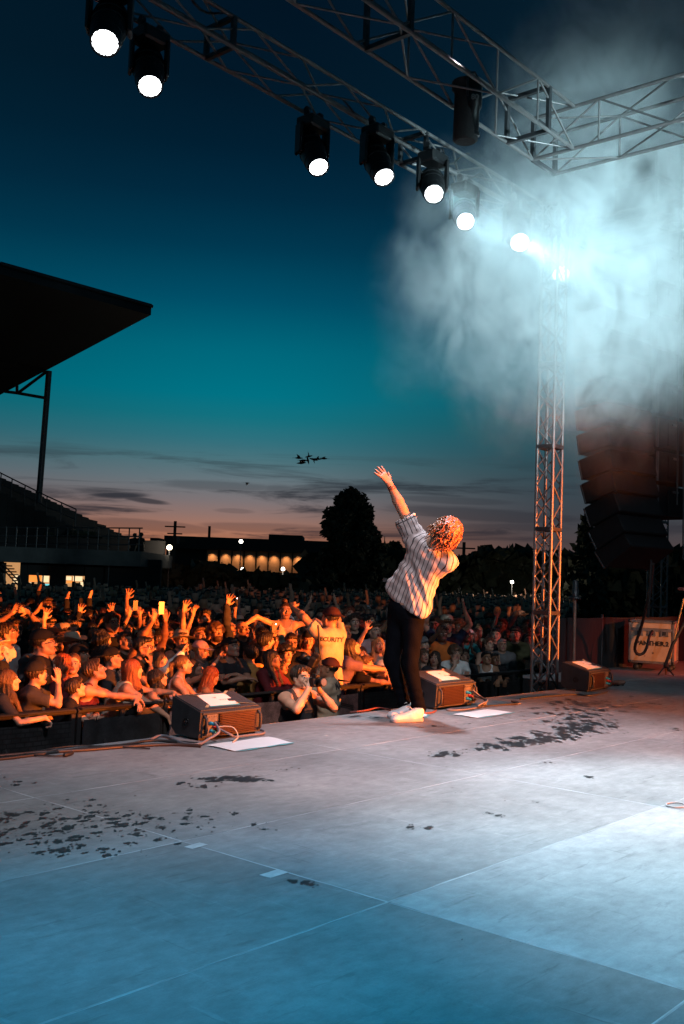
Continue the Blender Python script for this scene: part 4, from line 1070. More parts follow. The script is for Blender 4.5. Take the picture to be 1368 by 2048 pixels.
# cables on the deck
def deck_cable(px, label, r=.010, mt=None, z=.011):
    P_ = smooth_pts([onz(*p, z) for p in px], 7)
    tag(MB().tube(P_, r, 7).build('cable', mt or BLKR), label, 'cable')
def p3(x, y, z): return np.array([x, y, z])
tag(MB().tube(smooth_pts([p3(5.10, 5.50, .13), p3(5.07, 5.42, .08), p3(4.98, 5.44, .03), onz(395, 1489, .016), onz(365, 1486, .014), onz(335, 1473, .014), onz(318, 1472, .014), onz(300, 1480, .012)]), .010, 8).build('cable', GREYC), 'pale grey cable curving left from the left monitor', 'cable')
tag(MB().tube(smooth_pts([p3(5.13, 5.50, .09), p3(5.17, 5.40, .05), p3(5.25, 5.44, .025), p3(5.42, 5.47, .018), p3(5.58, 5.48, .015), p3(5.70, 5.62, .013), p3(5.62, 5.72, .013)]), .009, 8).build('cable', GREYC), 'grey cable running right under the fins of the left monitor', 'cable')
tag(MB().tube(smooth_pts([p3(5.14, 5.50, .10), p3(5.20, 5.42, .10), p3(5.21, 5.37, .04), p3(5.13, 5.34, .012)]), .005, 6).build('cable', mat('cream_cable', (0.5, 0.42, 0.32), .5)), 'thin cream lead hanging in a hook from the left monitor', 'cable')
deck_cable([(402, 1492), (340, 1489), (255, 1493), (170, 1500), (80, 1505), (35, 1509), (0, 1512), (-40, 1516)], 'dark cable running along the stage edge from the left monitor', .012, BRNC)
deck_cable([(395, 1487), (350, 1483), (300, 1481), (250, 1489), (150, 1499), (60, 1511), (0, 1518), (-40, 1522)], 'second dark cable crossing the first along the left stage edge', .009)
deck_cable([(300, 1497), (220, 1493), (150, 1492), (90, 1500), (50, 1508), (110, 1512), (140, 1508)], 'thin black lead with an inline plug at the far left stage edge', .006)
tag(MB().lathe([(.006, 0), (.014, .01), (.014, .09), (.006, .10)], onz(128, 1510, .016), (.9, .35, 0), 10).build('inline_plug', BLKR), 'black inline connector lying on the deck at the far left', 'plug')
for k in range(5):
    a = .06*k
    pts = [p3(8.53+.01*k, 5.55, .16-.02*k), p3(8.60, 5.46-.01*k, .07), p3(8.58-a*.5, 5.43, .02), p3(8.40-a, 5.42-.012*k, .014), p3(8.22-a, 5.45-.02*k, .014), p3(8.12-a, 5.52-.02*k, .013), p3(8.02+a, 5.50-.012*k, .012)]
    if k > 2: pts = pts[:3]+[p3(8.72+a, 5.38, .014), p3(8.88+a, 5.36, .012), p3(9.0+a, 5.5, .012)]
    tag(MB().tube(smooth_pts(pts), .007+.002*(k % 2), 7).build('cable', [GREYC, BLKR, GREYC, BLKR, GREYC][k]), ['grey cable coiled lowest under the middle monitor', 'black cable coiled under the middle monitor', 'short grey cable plugged into the middle monitor', 'black cable trailing right from the middle monitor', 'grey cable trailing right from the middle monitor'][k], 'cable')
deck_cable([(700, 1425), (730, 1421), (760, 1416), (800, 1424), (855, 1426), (872, 1421)], 'reddish cable crossing the stage edge behind the sneakers', .008, mat('red_brown_cable', (0.16, 0.05, 0.04), .5))
deck_cable([(1040, 1398), (1100, 1392), (1150, 1389), (1180, 1391), (1215, 1384)], 'thin dark cable on the deck below the tower truss', .008)
for k in range(4):
    deck_cable([(1214+4*k, 1374-2*k), (1222+5*k, 1370), (1232+3*k, 1368-k), (1240+2*k, 1366), (1246, 1370-2*k)], ['tangled black lead right of the farthest monitor', 'second lead in the small tangle right of the farthest monitor', 'third lead in the small tangle right of the farthest monitor', 'uppermost lead in the small tangle right of the farthest monitor'][k], .010)
c = onz(1238, 1372, 0); m = MB(); m.box((0, 0, .045), (.18, .11, .05), 0, None, .02); o = m.build('glove', mat('work_glove', (0.30, 0.12, 0.08), .8, 0, .2, 10)); o.location = c
tag(o, 'crumpled reddish glove lying beside the cable tangle at the right', 'glove')

# ---- flight case
ply = mat('flight_case_laminate', (0.42, 0.30, 0.22), .5, 0, .22, 4, .2, 40); FRAME = mat('case_edge_aluminium', (0.30, 0.28, 0.27), .4, .8, .3, 12)
A_ = dep(1259, 1320, 15.30); B_ = dep(1346, 1325, 15.05)
ex = unit((B_-A_)*[1, 1, 0]); ey = np.array([-ex[1], ex[0], 0]);
if ey @ FW < 0: ey = -ey
CW, CH, CD = float(np.linalg.norm((B_-A_)[:2])), .60, .55
fc = empty('flight_case', (A_[0], A_[1], 0)); fc.rotation_euler = (0, 0, math.atan2(ex[1], ex[0])); tag(fc, 'flight case stencilled PANTHER.2, lit orange, on castors at the right edge', 'flight case')
z0 = .125
m = MB(); m.box((CW/2, CD/2, z0+CH/2), (CW-.012, CD-.012, CH-.012)); m.build('case_body', ply, fc)
f = MB()
for x in (0, CW):
    for y in (0, CD): f.box((x, y, z0+CH/2), (.035, .035, CH), 0, None, .006)
for z in (z0, z0+CH-.003, z0+CH*.80):
    hh = .034 if z != z0+CH*.80 else .05
    for y in (0, CD): f.box((CW/2, y, z), (CW-.036, .030, hh), 0, None, .004)
    for x in (0, CW): f.box((x, CD/2, z), (.030, CD-.036, hh), 0, None, .004)
f.build('edge_frame', FRAME, fc)
for x in (0, CW):
    for y in (0, CD):
        for z in (z0, z0+CH): MB().lathe([(.0, -.03), (.022, -.022), (.032, 0), (.022, .022), (.0, .03)], (x, y, z), (0, 0, 1), 12, cap=False).build('ball_corner', STEEL, fc)
for x in (.07, CW-.07):
    for y in (.07, CD-.07):
        c_ = MB(); c_.box((x, y, z0-.02), (.07, .05, .04)); c_.build('castor_fork', STEEL, fc)
        MB().lathe([(.0, -.016), (.044, -.016), (.046, 0), (.044, .016), (.0, .016)], (x+.015, y, .046), (0, 1, 0), 16, cap=False).build('wheel', BLKR, fc)
for x in (.13, CW*.50, CW-.13):
    q = MB(); q.box((x, -.012, z0+CH*.72), (.115, .008, .095), 0, None, .003)
    q.build('latch_dish', FRAME, fc); MB().box((x, -.020, z0+CH*.72), (.055, .012, .055), 0, None, .004).build('latch', STEEL if x != CW*.5 else BLK, fc)
lt = put('stencilled_lettering', text_mesh('PANTHER.2', .092, .0035, [BPRINT]), fc); lt.matrix_local = Matrix.Translation((CW*.52, -.0025, z0+CH*.46)) @ Matrix.Rotation(math.pi/2, 4, 'X')
for (x, z) in ((.10, .10), (.22, .09), (.22, .26), (.34, .14)): MB().lathe([(.008, 0), (.006, .004), (0, .005)], (x, -.005, z0+z), (0, -1, 0), 8).build('rivet', STEEL, fc)
# ---- boom stand in front of the case
ms = empty('boom_stand', onz(1332, 1350, 0)); tag(ms, 'orange lit microphone boom stand cut by the right edge of the picture', 'microphone stand')
o0 = np.array(onz(1332, 1350, 0))
def rel(px, py, D): return dep(px, py, D)-o0
ORG = mat('brass_tube', (0.55, 0.35, 0.16), .3, .7)
MB().tube([rel(1340, 1318, 14.4), rel(1352, 1262, 14.4), rel(1368, 1196, 14.4)], .014, 8).build('upper_tube', ORG, ms)
MB().tube([rel(1330, 1332, 14.4), rel(1345, 1290, 14.4), rel(1372, 1240, 14.4)], .024, 8).build('lower_tube', BLKR, ms)
for k in range(3):
    a = k*2.1+.4; MB().tube([rel(1332, 1330, 14.45), rel(1332, 1330, 14.45)+np.array([.12*math.cos(a), .12*math.sin(a), -.14])], .011, 6).build('leg', [ORG, STEEL, STEEL][k], ms)
MB().lathe([(.0, -.05), (.035, -.04), (.035, .03), (.0, .05)], rel(1332, 1330, 14.45), (0, 0, 1), 12).build('hub', STEEL, ms)
m = MB(); m.box(rel(1366, 1178, 14.3), (.16, .10, .045), 0, None, .015); m.build('holder', mat('red_plastic', (0.35, 0.10, 0.08), .5), ms)
# ---- the two floor lamps upstage that wash the crowd, each with two added, unseen boards cutting its light off the deck and the roof
for (lx, ly, lz), (ax_, ay_), lab in [((10.0, -12.0, 1.3), (6.3, 10.5), 'upstage wash lamp with added light flags, behind the camera in the middle'), ((14.0, -11.0, 1.3), (7.0, 10.5), 'upstage wash lamp with added light flags, behind the camera to the right')]:
    fl = empty('floor_lamp', (lx, ly, 0)); tag(fl, lab, 'stage light', 'upstage wash lamps'); t = unit([ax_-lx, ay_-ly, 0]); sd = np.array([t[1], -t[0], 0]); R3 = np.stack([sd, t, Z_], 1)
    MB().lathe([(.10, -.30), (.16, -.26), (.17, -.02)], (0, 0, lz), t, 20, 0, True).build('lamp_housing', BLK, fl)
    MB().tube([(0, 0, 0), (0, 0, lz-.18)], .03, 8).build('stand', STEEL, fl)
    for sg, el_ in ((-1, -4.7), (1, 5.2)):
        zc = .8*math.tan(math.radians(el_))+sg*.30
        MB().box(t*.8+Z_*(lz+zc), (1.6, .012, .60), 0, R3).build('added_light_flag', BLK, fl)
# ---- round post with clamp near the tower
pb = ony(1147, 1345, 6.80); po = empty('pipe_post', (pb[0], 6.80, 0)); tag(po, 'upright pipe post with a thick clamp and capped top behind the farthest monitor', 'pipe post')
hp = float(ony(1147, 1160, 6.80)[2])
MB().lathe([(.022, .02), (.022, hp*.80)], n=12).build('pipe', mat('rusty_pipe', (0.30, 0.16, 0.12), .5, .5, .3, 12), po)
MB().lathe([(.045, hp*.83), (.045, hp*.90), (.038, hp*.905), (.036, hp*.99), (.028, hp)], n=16).build('top_sleeve', STEEL, po)
c_ = MB(); c_.lathe([(.075, hp*.795), (.080, hp*.80), (.078, hp*.825), (.04, hp*.835)], n=18); c_.tube([(-.17, 0, hp*.81), (.20, .03, hp*.81)], .010, 6); c_.build('clamp', STEEL, po)
MB().lathe([(.16, 0), (.16, .012), (.05, .02)], n=20).build('base_plate', STEEL, po)

# ================================================================== THE SINGER
def attr(me, name, vals):
    a = me.attributes.new(name, 'FLOAT', 'POINT'); a.data.foreach_set('value', np.asarray(vals, np.float32))
SF = unit(np.array([-.55, .84, 0]))                       # the way the singer faces
ankN, ankF = dep(812, 1418, 9.00), dep(838, 1420, 8.86)
kneeN, kneeF = dep(783, 1322, 8.98), dep(820, 1330, 8.86)
hipN, hipF = dep(797, 1238, 9.00), dep(827, 1243, 8.86)
pel = dep(812, 1222, 8.93); mid = dep(836, 1160, 8.86); chs = dep(857, 1108, 8.76); nck = dep(868, 1084, 8.72)
shL, shR = dep(828, 1070, 8.80), dep(895, 1124, 8.66)
elL = dep(803, 1016, 8.80); wrL = dep(779, 968, 8.80); elR = dep(858, 1150, 9.08); wrR = dep(862, 1088, 9.00)
hdc = dep(890, 1059, 8.64)
spine = unit(chs-pel); lat = unit(shR-shL); bk = unit(np.cross(lat, spine)); bk = bk if bk @ FW < 0 else -bk      # bk points from the chest out of the back
hu = unit(UP*.55+RT*.80-FW*.10); hb_ = unit(-FW*.85+RT*.45-UP*.30); hb_ = unit(hb_-hu*(hb_@hu)); hx = np.cross(hb_, hu)
HMs = np.eye(4); HMs[:3, 0] = np.cross(hb_, hu); HMs[:3, 1] = hb_; HMs[:3, 2] = hu; HMs[:3, 3] = hdc
allp = np.array([wrL, elL, shL, shR, elR, hipN, hipF, kneeN, ankN, ankF, hdc, pel])
lo, hi = allp.min(0)-.24, allp.max(0)+.24; lo[2] = .02; hi[2] += .12
hd_ = unit(wrL-elL)
F = Field(lo, hi, .016, .0062, [(hdc-.14, hdc+.14), (wrL-[.14, .14, .03], wrL+[.14, .14, .24])])
F.cap(pel-lat*.05, pel+lat*.05, .12, .12, k=.06, flat=(bk, .8)); F.cap(pel+spine*.1, mid, .12, .12, k=.05, flat=(bk, .75)); F.cap(mid, chs, .13, .15, k=.06, flat=(bk, .7))
F.cap(shL, shR, .06, .06, k=.06); F.cap(chs, hdc-hu*.05, .06, .055, k=.04)
F.cap(shL, elL, .056, .043, k=.04); F.cap(elL, elL+(wrL-elL)*.3, .040, .043, k=.03); F.cap(elL+(wrL-elL)*.3, wrL, .043, .028, k=.03)
F.cap(shR, elR, .054, .042, k=.04); F.cap(elR, wrR, .042, .028, k=.03)
hand(F, wrL, unit(-RT*.58+UP*.80), unit(FW*.75-RT*.45-UP*.35), -1, .45, .14, 1.05)
hand(F, wrR, unit(UP*.8-RT*.2), unit(-SF), 1, .1, 1.0, 1.0)
head_prims(F, HMs, False, .6)
for a, b, c_ in ((hipN, kneeN, ankN), (hipF, kneeF, ankF)): F.cap(a, b, .085, .058, k=.05); F.cap(b, c_, .056, .040, k=.03)
V, Q = F.mesh(); C_ = V[Q].mean(1); mi = head_mat_index(C_, HMs, 1.0, False, .6); mi[C_[:, 2] < pel[2]+.05] = 6
singer = put('person', mesh_np('singer_body', V, Q, mi=mi, mats=BODY_MATS), None, None, (0.30, 0.17, 0.12)); tag(singer, 'singer leaning back with one arm raised, curly hair and striped shirt, on the stage edge', 'person')
# trousers: slim dark jeans, creased at knee and ankle
F = Field(lo, [hi[0], hi[1], 1.25], .0095, .0095)
F.cap(pel-lat*.045, pel+lat*.045-spine*.02, .128, .128, k=.05, flat=(bk, .84))
for a, b, c_ in ((hipN, kneeN, ankN), (hipF, kneeF, ankF)):
    F.cap(a+[0, 0, .02], b, .097, .068, k=.04); F.cap(b, c_+(b-c_)*.12, .066, .056, k=.03); F.cap(c_+(b-c_)*.1, c_+[0, 0, .01], .058, .062, k=.02)
F.wobble(lambda X, Y, Z: np.where(Z < .30, .003*np.sin(Z*95+X*42+Y*28), .0022*np.sin(Z*35+X*50)))
F.plane(pel+spine*.10, spine); F.plane([0, 0, .075], [0, 0, -1])
V, Q = F.mesh(); put('jeans', mesh_np('jeans', V, Q, mats=[mat('black_jeans', (0.0022, 0.003, 0.005), .85, 0, .3, 12, .4, 80, spec=.05)]), singer)
# shirt: loose, open at the front, hem hanging clear of the back
F = Field(lo+[0, 0, .6], hi, .0088, .0088)
ft = -bk
F.cap(chs-lat*.08, chs+lat*.08, .115, .115, k=.05, flat=(bk, .85)); F.cap(shL+spine*-.01, shR, .072, .072, k=.06)
F.cap(chs-lat*.07, mid-lat*.06, .124, .124, k=.06, flat=(bk, .85)); F.cap(chs+lat*.07, mid+lat*.045, .120, .115, k=.06, flat=(bk, .85))
F.cap(mid-lat*.055+spine*.02, dep(806, 1190, 8.93), .124, .124, k=.06, flat=(bk, .85)); F.cap(mid+lat*.05, dep(836, 1212, 8.84), .115, .115, k=.06, flat=(bk, .85))
F.cap(mid-lat*.06, dep(790, 1172, 8.98), .11, .085, k=.06); F.cap(dep(838, 1185, 8.84), dep(838, 1225, 8.80), .095, .085, k=.06)
F.cap(shL, shL+(elL-shL)*.70, .088, .084, k=.05); F.cap(shL+lat*.02-spine*.04, shL+(elL-shL)*.5-lat*.02-spine*.05, .080, .070, k=.05)
F.cap(shR, shR+(elR-shR)*.62, .082, .078, k=.05)
u_ = unit(elL-shL); F.plane(shL+u_*.165, u_)if False else None
sl, X, Y, Z = F.sub(shL+u_*.165, shL+u_*.30, .16)
dd = -((X-(shL+u_*.168)[0])*u_[0]+(Y-(shL+u_*.168)[1])*u_[1]+(Z-(shL+u_*.168)[2])*u_[2]); rr = np.sqrt((X-(shL+u_*.2)[0])**2+(Y-(shL+u_*.2)[1])**2+(Z-(shL+u_*.2)[2])**2)-.19
F.put(sl, np.maximum(dd, rr).astype(np.float32), 0, 'd')
F.ell(nck+hu*.02, (.075, .075, .06), k=.012, op='d')
# hem: curved tail, cut by a plane with a rounded edge, raised at the side
hem = dep(826, 1226, 8.85); hn = unit(UP*-1.0+RT*.02-SF*.0); F.plane(hem+hn*.055, hn, k=.05); F.plane(dep(790, 1203, 8.98), unit(-UP*.86-RT*.50), k=.02)
# long diagonal folds from the shoulder blade to the hip, and pull lines at the raised arm
fo, fd = dep(832, 1150, 8.7), unit(RT*.42-UP*.9); fdn = unit(RT*.9+UP*.42)
def folds(X, Y, Z):
    px_, py_, pz_ = X-fo[0], Y-fo[1], Z-fo[2]
    u = px_*fdn[0]+py_*fdn[1]+pz_*fdn[2]; v = px_*fd[0]+py_*fd[1]+pz_*fd[2]
    env = np.exp(-((v-.12)/.22)**2)
    f = .019*np.exp(-((u+.01+.10*v)/.016)**2)*env-.017*np.exp(-((u-.028+.10*v)/.018)**2)*env+.009*np.exp(-((u+.06+.22*v)/.014)**2)*env-.008*np.exp(-((u+.085+.2*v)/.016)**2)*env
    qx, qy, qz = X-shL[0], Y-shL[1], Z-shL[2]; t = qx*u_[0]+qy*u_[1]+qz*u_[2]; s_ = qx*lat[0]+qy*lat[1]+qz*lat[2]
    rr_ = np.sqrt(qx*qx+qy*qy+qz*qz); f = f+.0055*np.sin(t*105+s_*25)*np.exp(-(rr_/.13)**2)
    return f+.006*np.sin(u*34+v*16)*np.sin(v*15+u*9)+.003*np.sin(u*70-v*30)
F.wobble(folds)
V, Q = F.mesh()
rel_ = V-pel; vv = rel_@spine; ctr = pel[None]+vv[:, None]*spine[None]; dl = V-ctr; a1, a2 = dl@lat, dl@bk
ub = np.arctan2(a1, np.maximum(a2, -.02)+.10)*.175
dA = V-shL; tA = dA@u_; onA = (tA > .015)
l2 = unit(lat-u_*(lat@u_)); b2 = np.cross(u_, l2); b2 = b2 if b2@FW < 0 else -b2
ua = np.arctan2(dA@l2, np.maximum(dA@b2, -.02)+.05)*.10+.012
me = mesh_np('shirt', V, Q); attr(me, 'stripe', np.where(onA, ua, ub+.0*vv)); attr(me, 'hem', np.where(onA, tA, 0))
sm = bpy.data.materials.new('striped_shirt_cloth'); sm.use_nodes = True; N = NT(sm.node_tree); p = sm.node_tree.nodes['Principled BSDF']
at = N.n('ShaderNodeAttribute', attribute_name='stripe').outputs['Fac']; hm_ = N.n('ShaderNodeAttribute', attribute_name='hem').outputs['Fac']
fr = N.math('FRACT', N.math('MULTIPLY', N.math('ADD', at, 5.0), 1/.030)); ln_ = N.math('LESS_THAN', N.math('ABSOLUTE', N.math('SUBTRACT', fr, .5)), .09)
hl = N.math('LESS_THAN', N.math('ABSOLUTE', N.math('SUBTRACT', hm_, .145)), .004); ln_ = N.math('MAXIMUM', ln_, hl)
ob = N.n('ShaderNodeTexCoord').outputs['Object']; base = N.mix(N.noise(ob, 12, 4), (0.36, 0.31, 0.30), (0.44, 0.38, 0.37))
N.set(p.inputs['Base Color'], N.mix(ln_, base, (0.022, 0.018, 0.022))); p.inputs['Roughness'].default_value = .85
b_ = N.n('ShaderNodeBump'); b_.inputs['Strength'].default_value = .5; b_.inputs['Distance'].default_value = .015; N.set(b_.inputs['Height'], N.noise(N.mapping(ob, (1, 1, .6)), 11, 3, .5, 1.0)); N.set(p.inputs['Normal'], b_.outputs[0])
me.materials.append(sm); put('striped_shirt', me, singer)
c_ = dep(770, 1160, 8.9); MB().box(c_, (.035, .004, .03), 0, np.stack([RT, FW, UP], 1)).build('hem_tag', BPRINT, singer)
# curly hair
F = Field(hdc-.22, hdc+.22, .0048, .0048)
r_ = np.random.default_rng(5)
def hw(x, y, z): return hdc+HMs[:3, :3]@np.array([x, y, z])
F.ell(hw(0, .03, .035), (.098, .112, .100), HMs[:3, :3], k=.01)
for i in range(620):
    v = unit(r_.normal(size=3))
    if v[1] < -.35 and v[2] < .35: continue
    if v[2] < -.9: continue
    c0 = np.array([0, .030, .028])+v*np.array([.088, .100, .096]); t1 = unit(np.cross(v, r_.normal(size=3))); t2 = np.cross(v, t1)
    L_ = .036+.055*r_.random(); pr = None; ph = r_.random()*6.3; dr = np.array([0, .25, -.75])
    for q in range(6):
        t = q/5; pt = c0+v*L_*t*(1-.35*t)+dr*L_*t*t*1.1+(t1*math.cos(ph+t*7.5)+t2*math.sin(ph+t*7.5))*.016*(.3+t)
        pw = hw(*pt)
        if pr is not None: F.cap(pr, pw, .0068-.0022*t, .0066-.0026*t, k=.003)
        pr = pw
V, Q = F.mesh(); hm_mat = bpy.data.materials.new('ginger_blond_curls'); hm_mat.use_nodes = True; N = NT(hm_mat.node_tree); p = hm_mat.node_tree.nodes['Principled BSDF']
ob = N.n('ShaderNodeTexCoord').outputs['Object']; N.set(p.inputs['Base Color'], N.mix(N.mapr(N.noise(ob, 20, 4, .6), .35, .65, 0, 1), (0.15, 0.042, 0.014), (0.31, 0.12, 0.05))); p.inputs['Roughness'].default_value = .42
b_ = N.n('ShaderNodeBump'); b_.inputs['Strength'].default_value = .4; b_.inputs['Distance'].default_value = .005; N.set(b_.inputs['Height'], N.noise(ob, 120, 3)); N.set(p.inputs['Normal'], b_.outputs[0])
put('curly_hair', mesh_np('curls', V, Q, mats=[hm_mat]), singer)
m = MB(); wa = unit(elL-wrL)
for q, rr in ((.028, .031), (.040, .032), (.052, .033)):
    pp_ = np.cross(wa, RT); pp_ = unit(pp_); qq = np.cross(wa, pp_); m.tube([wrL+wa*q+(pp_*math.cos(t)+qq*math.sin(t))*rr for t in np.linspace(0, 6.283, 17)], .0045, 6, 0, False)
m.build('bracelet', mat('bead_bracelet', (0.16, 0.06, 0.03), .35), singer)
mcp = MB().lathe([(.012, -.08), (.014, .04), (.024, .05), (.027, .075), (.018, .095), (0, .10)], wrR+UP*.0+FW*.03, unit(UP*.6-RT*.3+FW*.3), 14).build('microphone', BLK); tag(mcp, 'black microphone held up to the face of the singer', 'microphone')
# sneakers
SHW = mat('white_sneaker_leather', (0.68, 0.66, 0.67), .45, 0, .06, 20, .1, 40); SOLE = mat('sneaker_sole', (0.36, 0.35, 0.37), .55, 0, .08, 20)
def shoe(heel, fdv, lift, name='sneaker'):
    fdv = unit(fdv); sd = unit(np.cross(Z_, fdv)); heel = np.array(heel); 
    tl = math.asin(lift/.29); f3 = fdv*math.cos(tl)-Z_*math.sin(tl); u3 = np.cross(f3, sd); u3 = u3 if u3[2] > 0 else -u3
    H = heel+Z_*lift; R3 = np.stack([sd, f3, u3], 1)
    W_ = lambda x, y, z: H+R3@np.array([x, y, z])
    F = Field(H-.36, H+.36, .0062, .0062); F.ax[2]
    F = Field(np.minimum(W_(0, -.06, -.02), W_(0, .32, .16))-[.10, .10, .06], np.maximum(W_(0, -.06, -.02), W_(0, .32, .16))+[.10, .10, .06], .0060, .0060)
    F.cap(W_(0, .035, .045), W_(0, .10, .045), .040, .042, k=.02); F.cap(W_(0, .10, .040), W_(.0, .235, .026), .044, .038, k=.03)
    F.cap(W_(0, .02, .085), W_(0, .045, .075), .036, .040, k=.03); F.cap(W_(0, .06, .08), W_(0, .15, .055), .032, .024, k=.03)
    F.ell(W_(0, .245, .028), (.042, .048, .030), R3, k=.02); F.ell(W_(0, .03, .135), (.026, .035, .03), R3, k=.006, op='d'); F.plane(W_(0, 0, .118), u3)
    F2 = Field([a[0] for a in F.ax], [a[-1] for a in F.ax], .0060, .0060)
    F2.cap(W_(0, .035, .02), W_(0, .11, .02), .046, .045, k=.02); F2.cap(W_(0, .11, .02), W_(0, .245, .02), .045, .048, k=.03); F2.plane(W_(0, 0, .030), u3, k=.006); F2.plane(W_(0, 0, 0), -u3, k=.004)
    V, Q = F.mesh(); keep = ((V[Q].mean(1)-H)@u3 > .020); o = put(name, mesh_np(name, V, Q[keep], mats=[SHW]), singer)
    V, Q = F2.mesh(); put('sole', mesh_np('sole', V, Q, mats=[SOLE]), o)
    lc = MB()
    for q in range(5): lc.tube([W_(-.022, .10+.018*q, .098-.010*q), W_(0, .10+.018*q, .104-.0105*q), W_(.022, .10+.018*q, .098-.010*q)], .0034, 5)
    lc.tube([W_(0, .095, .11), W_(.03, .12, .125), W_(.01, .13, .115)], .003, 5); lc.tube([W_(0, .095, .11), W_(-.03, .11, .13), W_(-.03, .13, .12)], .003, 5)
    lc.build('laces', SHW, o)
h1 = onz(838, 1437, 0); t1 = onz(773, 1437, 0); shoe(h1, t1-h1, .030)
h2 = onz(846, 1443, 0)+np.array([-.03, -.01, 0]); shoe(h2, t1-h1+RT*.02-FW*.02, .004)

# ================================================================== THE CROWD BARRIER
RAILY, RAILZ = 7.95, -.10
BAR = mat('barrier_steel', (0.007, 0.007, 0.008), .8, .0, .4, 8, .2, 40)
def sheet_mat(name, col, sc=40):
    m = bpy.data.materials.new(name); m.use_nodes = True; N = NT(m.node_tree); p = m.node_tree.nodes['Principled BSDF']
    v = N.n('ShaderNodeTexCoord').outputs['Object']
    br = N.n('ShaderNodeTexBrick'); N.set(br.inputs['Vector'], N.mapping(v, (1, 1, 1), rot=(math.pi/2, 0, 0))); br.inputs['Scale'].default_value = sc
    br.inputs['Color1'].default_value = (*col, 1); br.inputs['Color2'].default_value = (*[c*1.7 for c in col], 1); br.inputs['Mortar'].default_value = (*[c*.25 for c in col], 1); br.inputs['Mortar Size'].default_value = .03
    f = N.mapr(N.noise(v, 5, 5, .65), .35, .65, .35, 1.4); q = N.n('ShaderNodeVectorMath', operation='SCALE'); N.set(q.inputs[0], br.outputs[0]); N.set(q.inputs['Scale'], f)
    N.set(p.inputs['Base Color'], q.outputs[0]); p.inputs['Roughness'].default_value = .55; return m
SHB = [sheet_mat('perforated_sheet_black', (0.02, 0.02, 0.022)), sheet_mat('perforated_sheet_red', (0.22, 0.13, 0.12)), sheet_mat('plain_sheet_black', (0.012, 0.012, 0.013), 6)]
BW = 1.02
def barrier_parts():
    top = MB().tube([(0, 0, 1.10), (BW-.02, 0, 1.10)], .024, 10); top.box((BW/2-.01, 0, 1.118), (BW-.06, .10, .022), 0, None, .008)
    up = MB().box((0, 0, .55), (.045, .045, 1.06), 0, None, .006); br = MB().tube([(0, 0, .85), (0, -.52, .03)], .018, 8)
    br.box((0, -.54, .02), (.06, .09, .03), 0, None, .004)
    sh_ = []
    for k in range(3):
        q = MB(); n = 6
        V = [(a*(BW-.12)/n, .012*math.sin(a*1.3+b*.9+k), .12+b*.90/n) for b in range(n+1) for a in range(n+1)]
        q.add(V, [(b*(n+1)+a, b*(n+1)+a+1, (b+1)*(n+1)+a+1, (b+1)*(n+1)+a) for b in range(n) for a in range(n)], 0, True)
        sh_.append(q.mesh('sheet', [SHB[k]]))
    st = MB().box((BW/2, .30, .012), (BW-.02, .62, .012), 0, None, .003); foot = MB().box((BW/2, -.17, .20), (BW-.04, .24, .03), 0, None, .006)
    return [x.mesh(n, [BAR]) for x, n in ((top, 'top_rail'), (up, 'upright'), (br, 'brace'), (st, 'floor_plate'), (foot, 'foot_step'))], sh_
BP, BSH = barrier_parts()
ORD = 'first second third fourth fifth sixth seventh eighth ninth tenth eleventh twelfth thirteenth fourteenth fifteenth sixteenth seventeenth eighteenth nineteenth twentieth'.split()
def ordn(k):
    if k < 20: return ORD[k]
    t = ['twenty', 'thirty', 'forty', 'fifty', 'sixty'][(k+1)//10-2]; u = (k+1) % 10
    return t+'-'+ORD[u-1] if u else {20: 'twentieth', 30: 'thirtieth', 40: 'fortieth', 50: 'fiftieth', 60: 'sixtieth'}[k+1]
for i in range(12):
    x0 = 3.62+i*BW
    r = empty('crowd_barrier', (x0, RAILY, GZ)); tag(r, f'black steel crowd barrier section, {ordn(i)} from the left along the pit', 'barrier', 'crowd barrier sections along the pit')
    put('top_rail', BP[0], r); put('brace', BP[2], r).location = (.30, 0, 0); put('floor_plate', BP[3], r); put('foot_step', BP[4], r)
    for x in (.0225, BW*.5, BW-.045): put('upright', BP[1], r).location = (x, .004, 0)
    k = [2, 2, 0, 1, 1, 1, 2, 0, 0, 2, 0, 2][i]; o = put('sheet', BSH[k], r); o.location = (.05, -.035, 0)
LOGO = put('faded_band_print', text_mesh('mojo', .12, .004, [mat('faded_red_print', (0.20, 0.06, 0.05), .7)]), bpy.data.objects['crowd_barrier.002']) if False else None

# ================================================================== PEOPLE
for nm, yw, pt, dx in (('down_b', -22, 6, .02), ('down_c', 30, 12, -.02), ('down_d', 0, -8, 0)):
    q = dict(POSES['down']); q.update(yaw=yw, pitch=pt); POSES[nm] = q
POSES['guard_up'] = dict(lean=-2, L=((.22, -.36, 1.72), (1, .3, .5), (-.6, -.5, .5), (-.2, .2, -1), .1, .7), R=((-.13, -.10, 1.62), (-1, -.1, -.15), (.5, .1, .8), (0, 1, 0), .1, .6), yaw=-15, pitch=4)
POSES['tankcam'] = dict(lean=6, L=((.075, -.27, 1.50), (.8, -.55, -.9), (-.40, .05, .95), (-.5, .6, 0), .12, .75), R=((-.075, -.27, 1.52), (-.8, -.55, -.9), (.40, .05, .95), (.5, .6, 0), .12, .75), yaw=0, pitch=6)
POSES['armover'] = dict(lean=26, L=((.10, -.66, 1.16), (1, -.1, -.5), (-.6, -.7, -.3), (0, 0, -1), .15, .5), R=((-.16, -.62, .92), (-1, 0, .3), (.1, -.4, -1), (0, 1, 0), .2, .3), yaw=30, pitch=6)
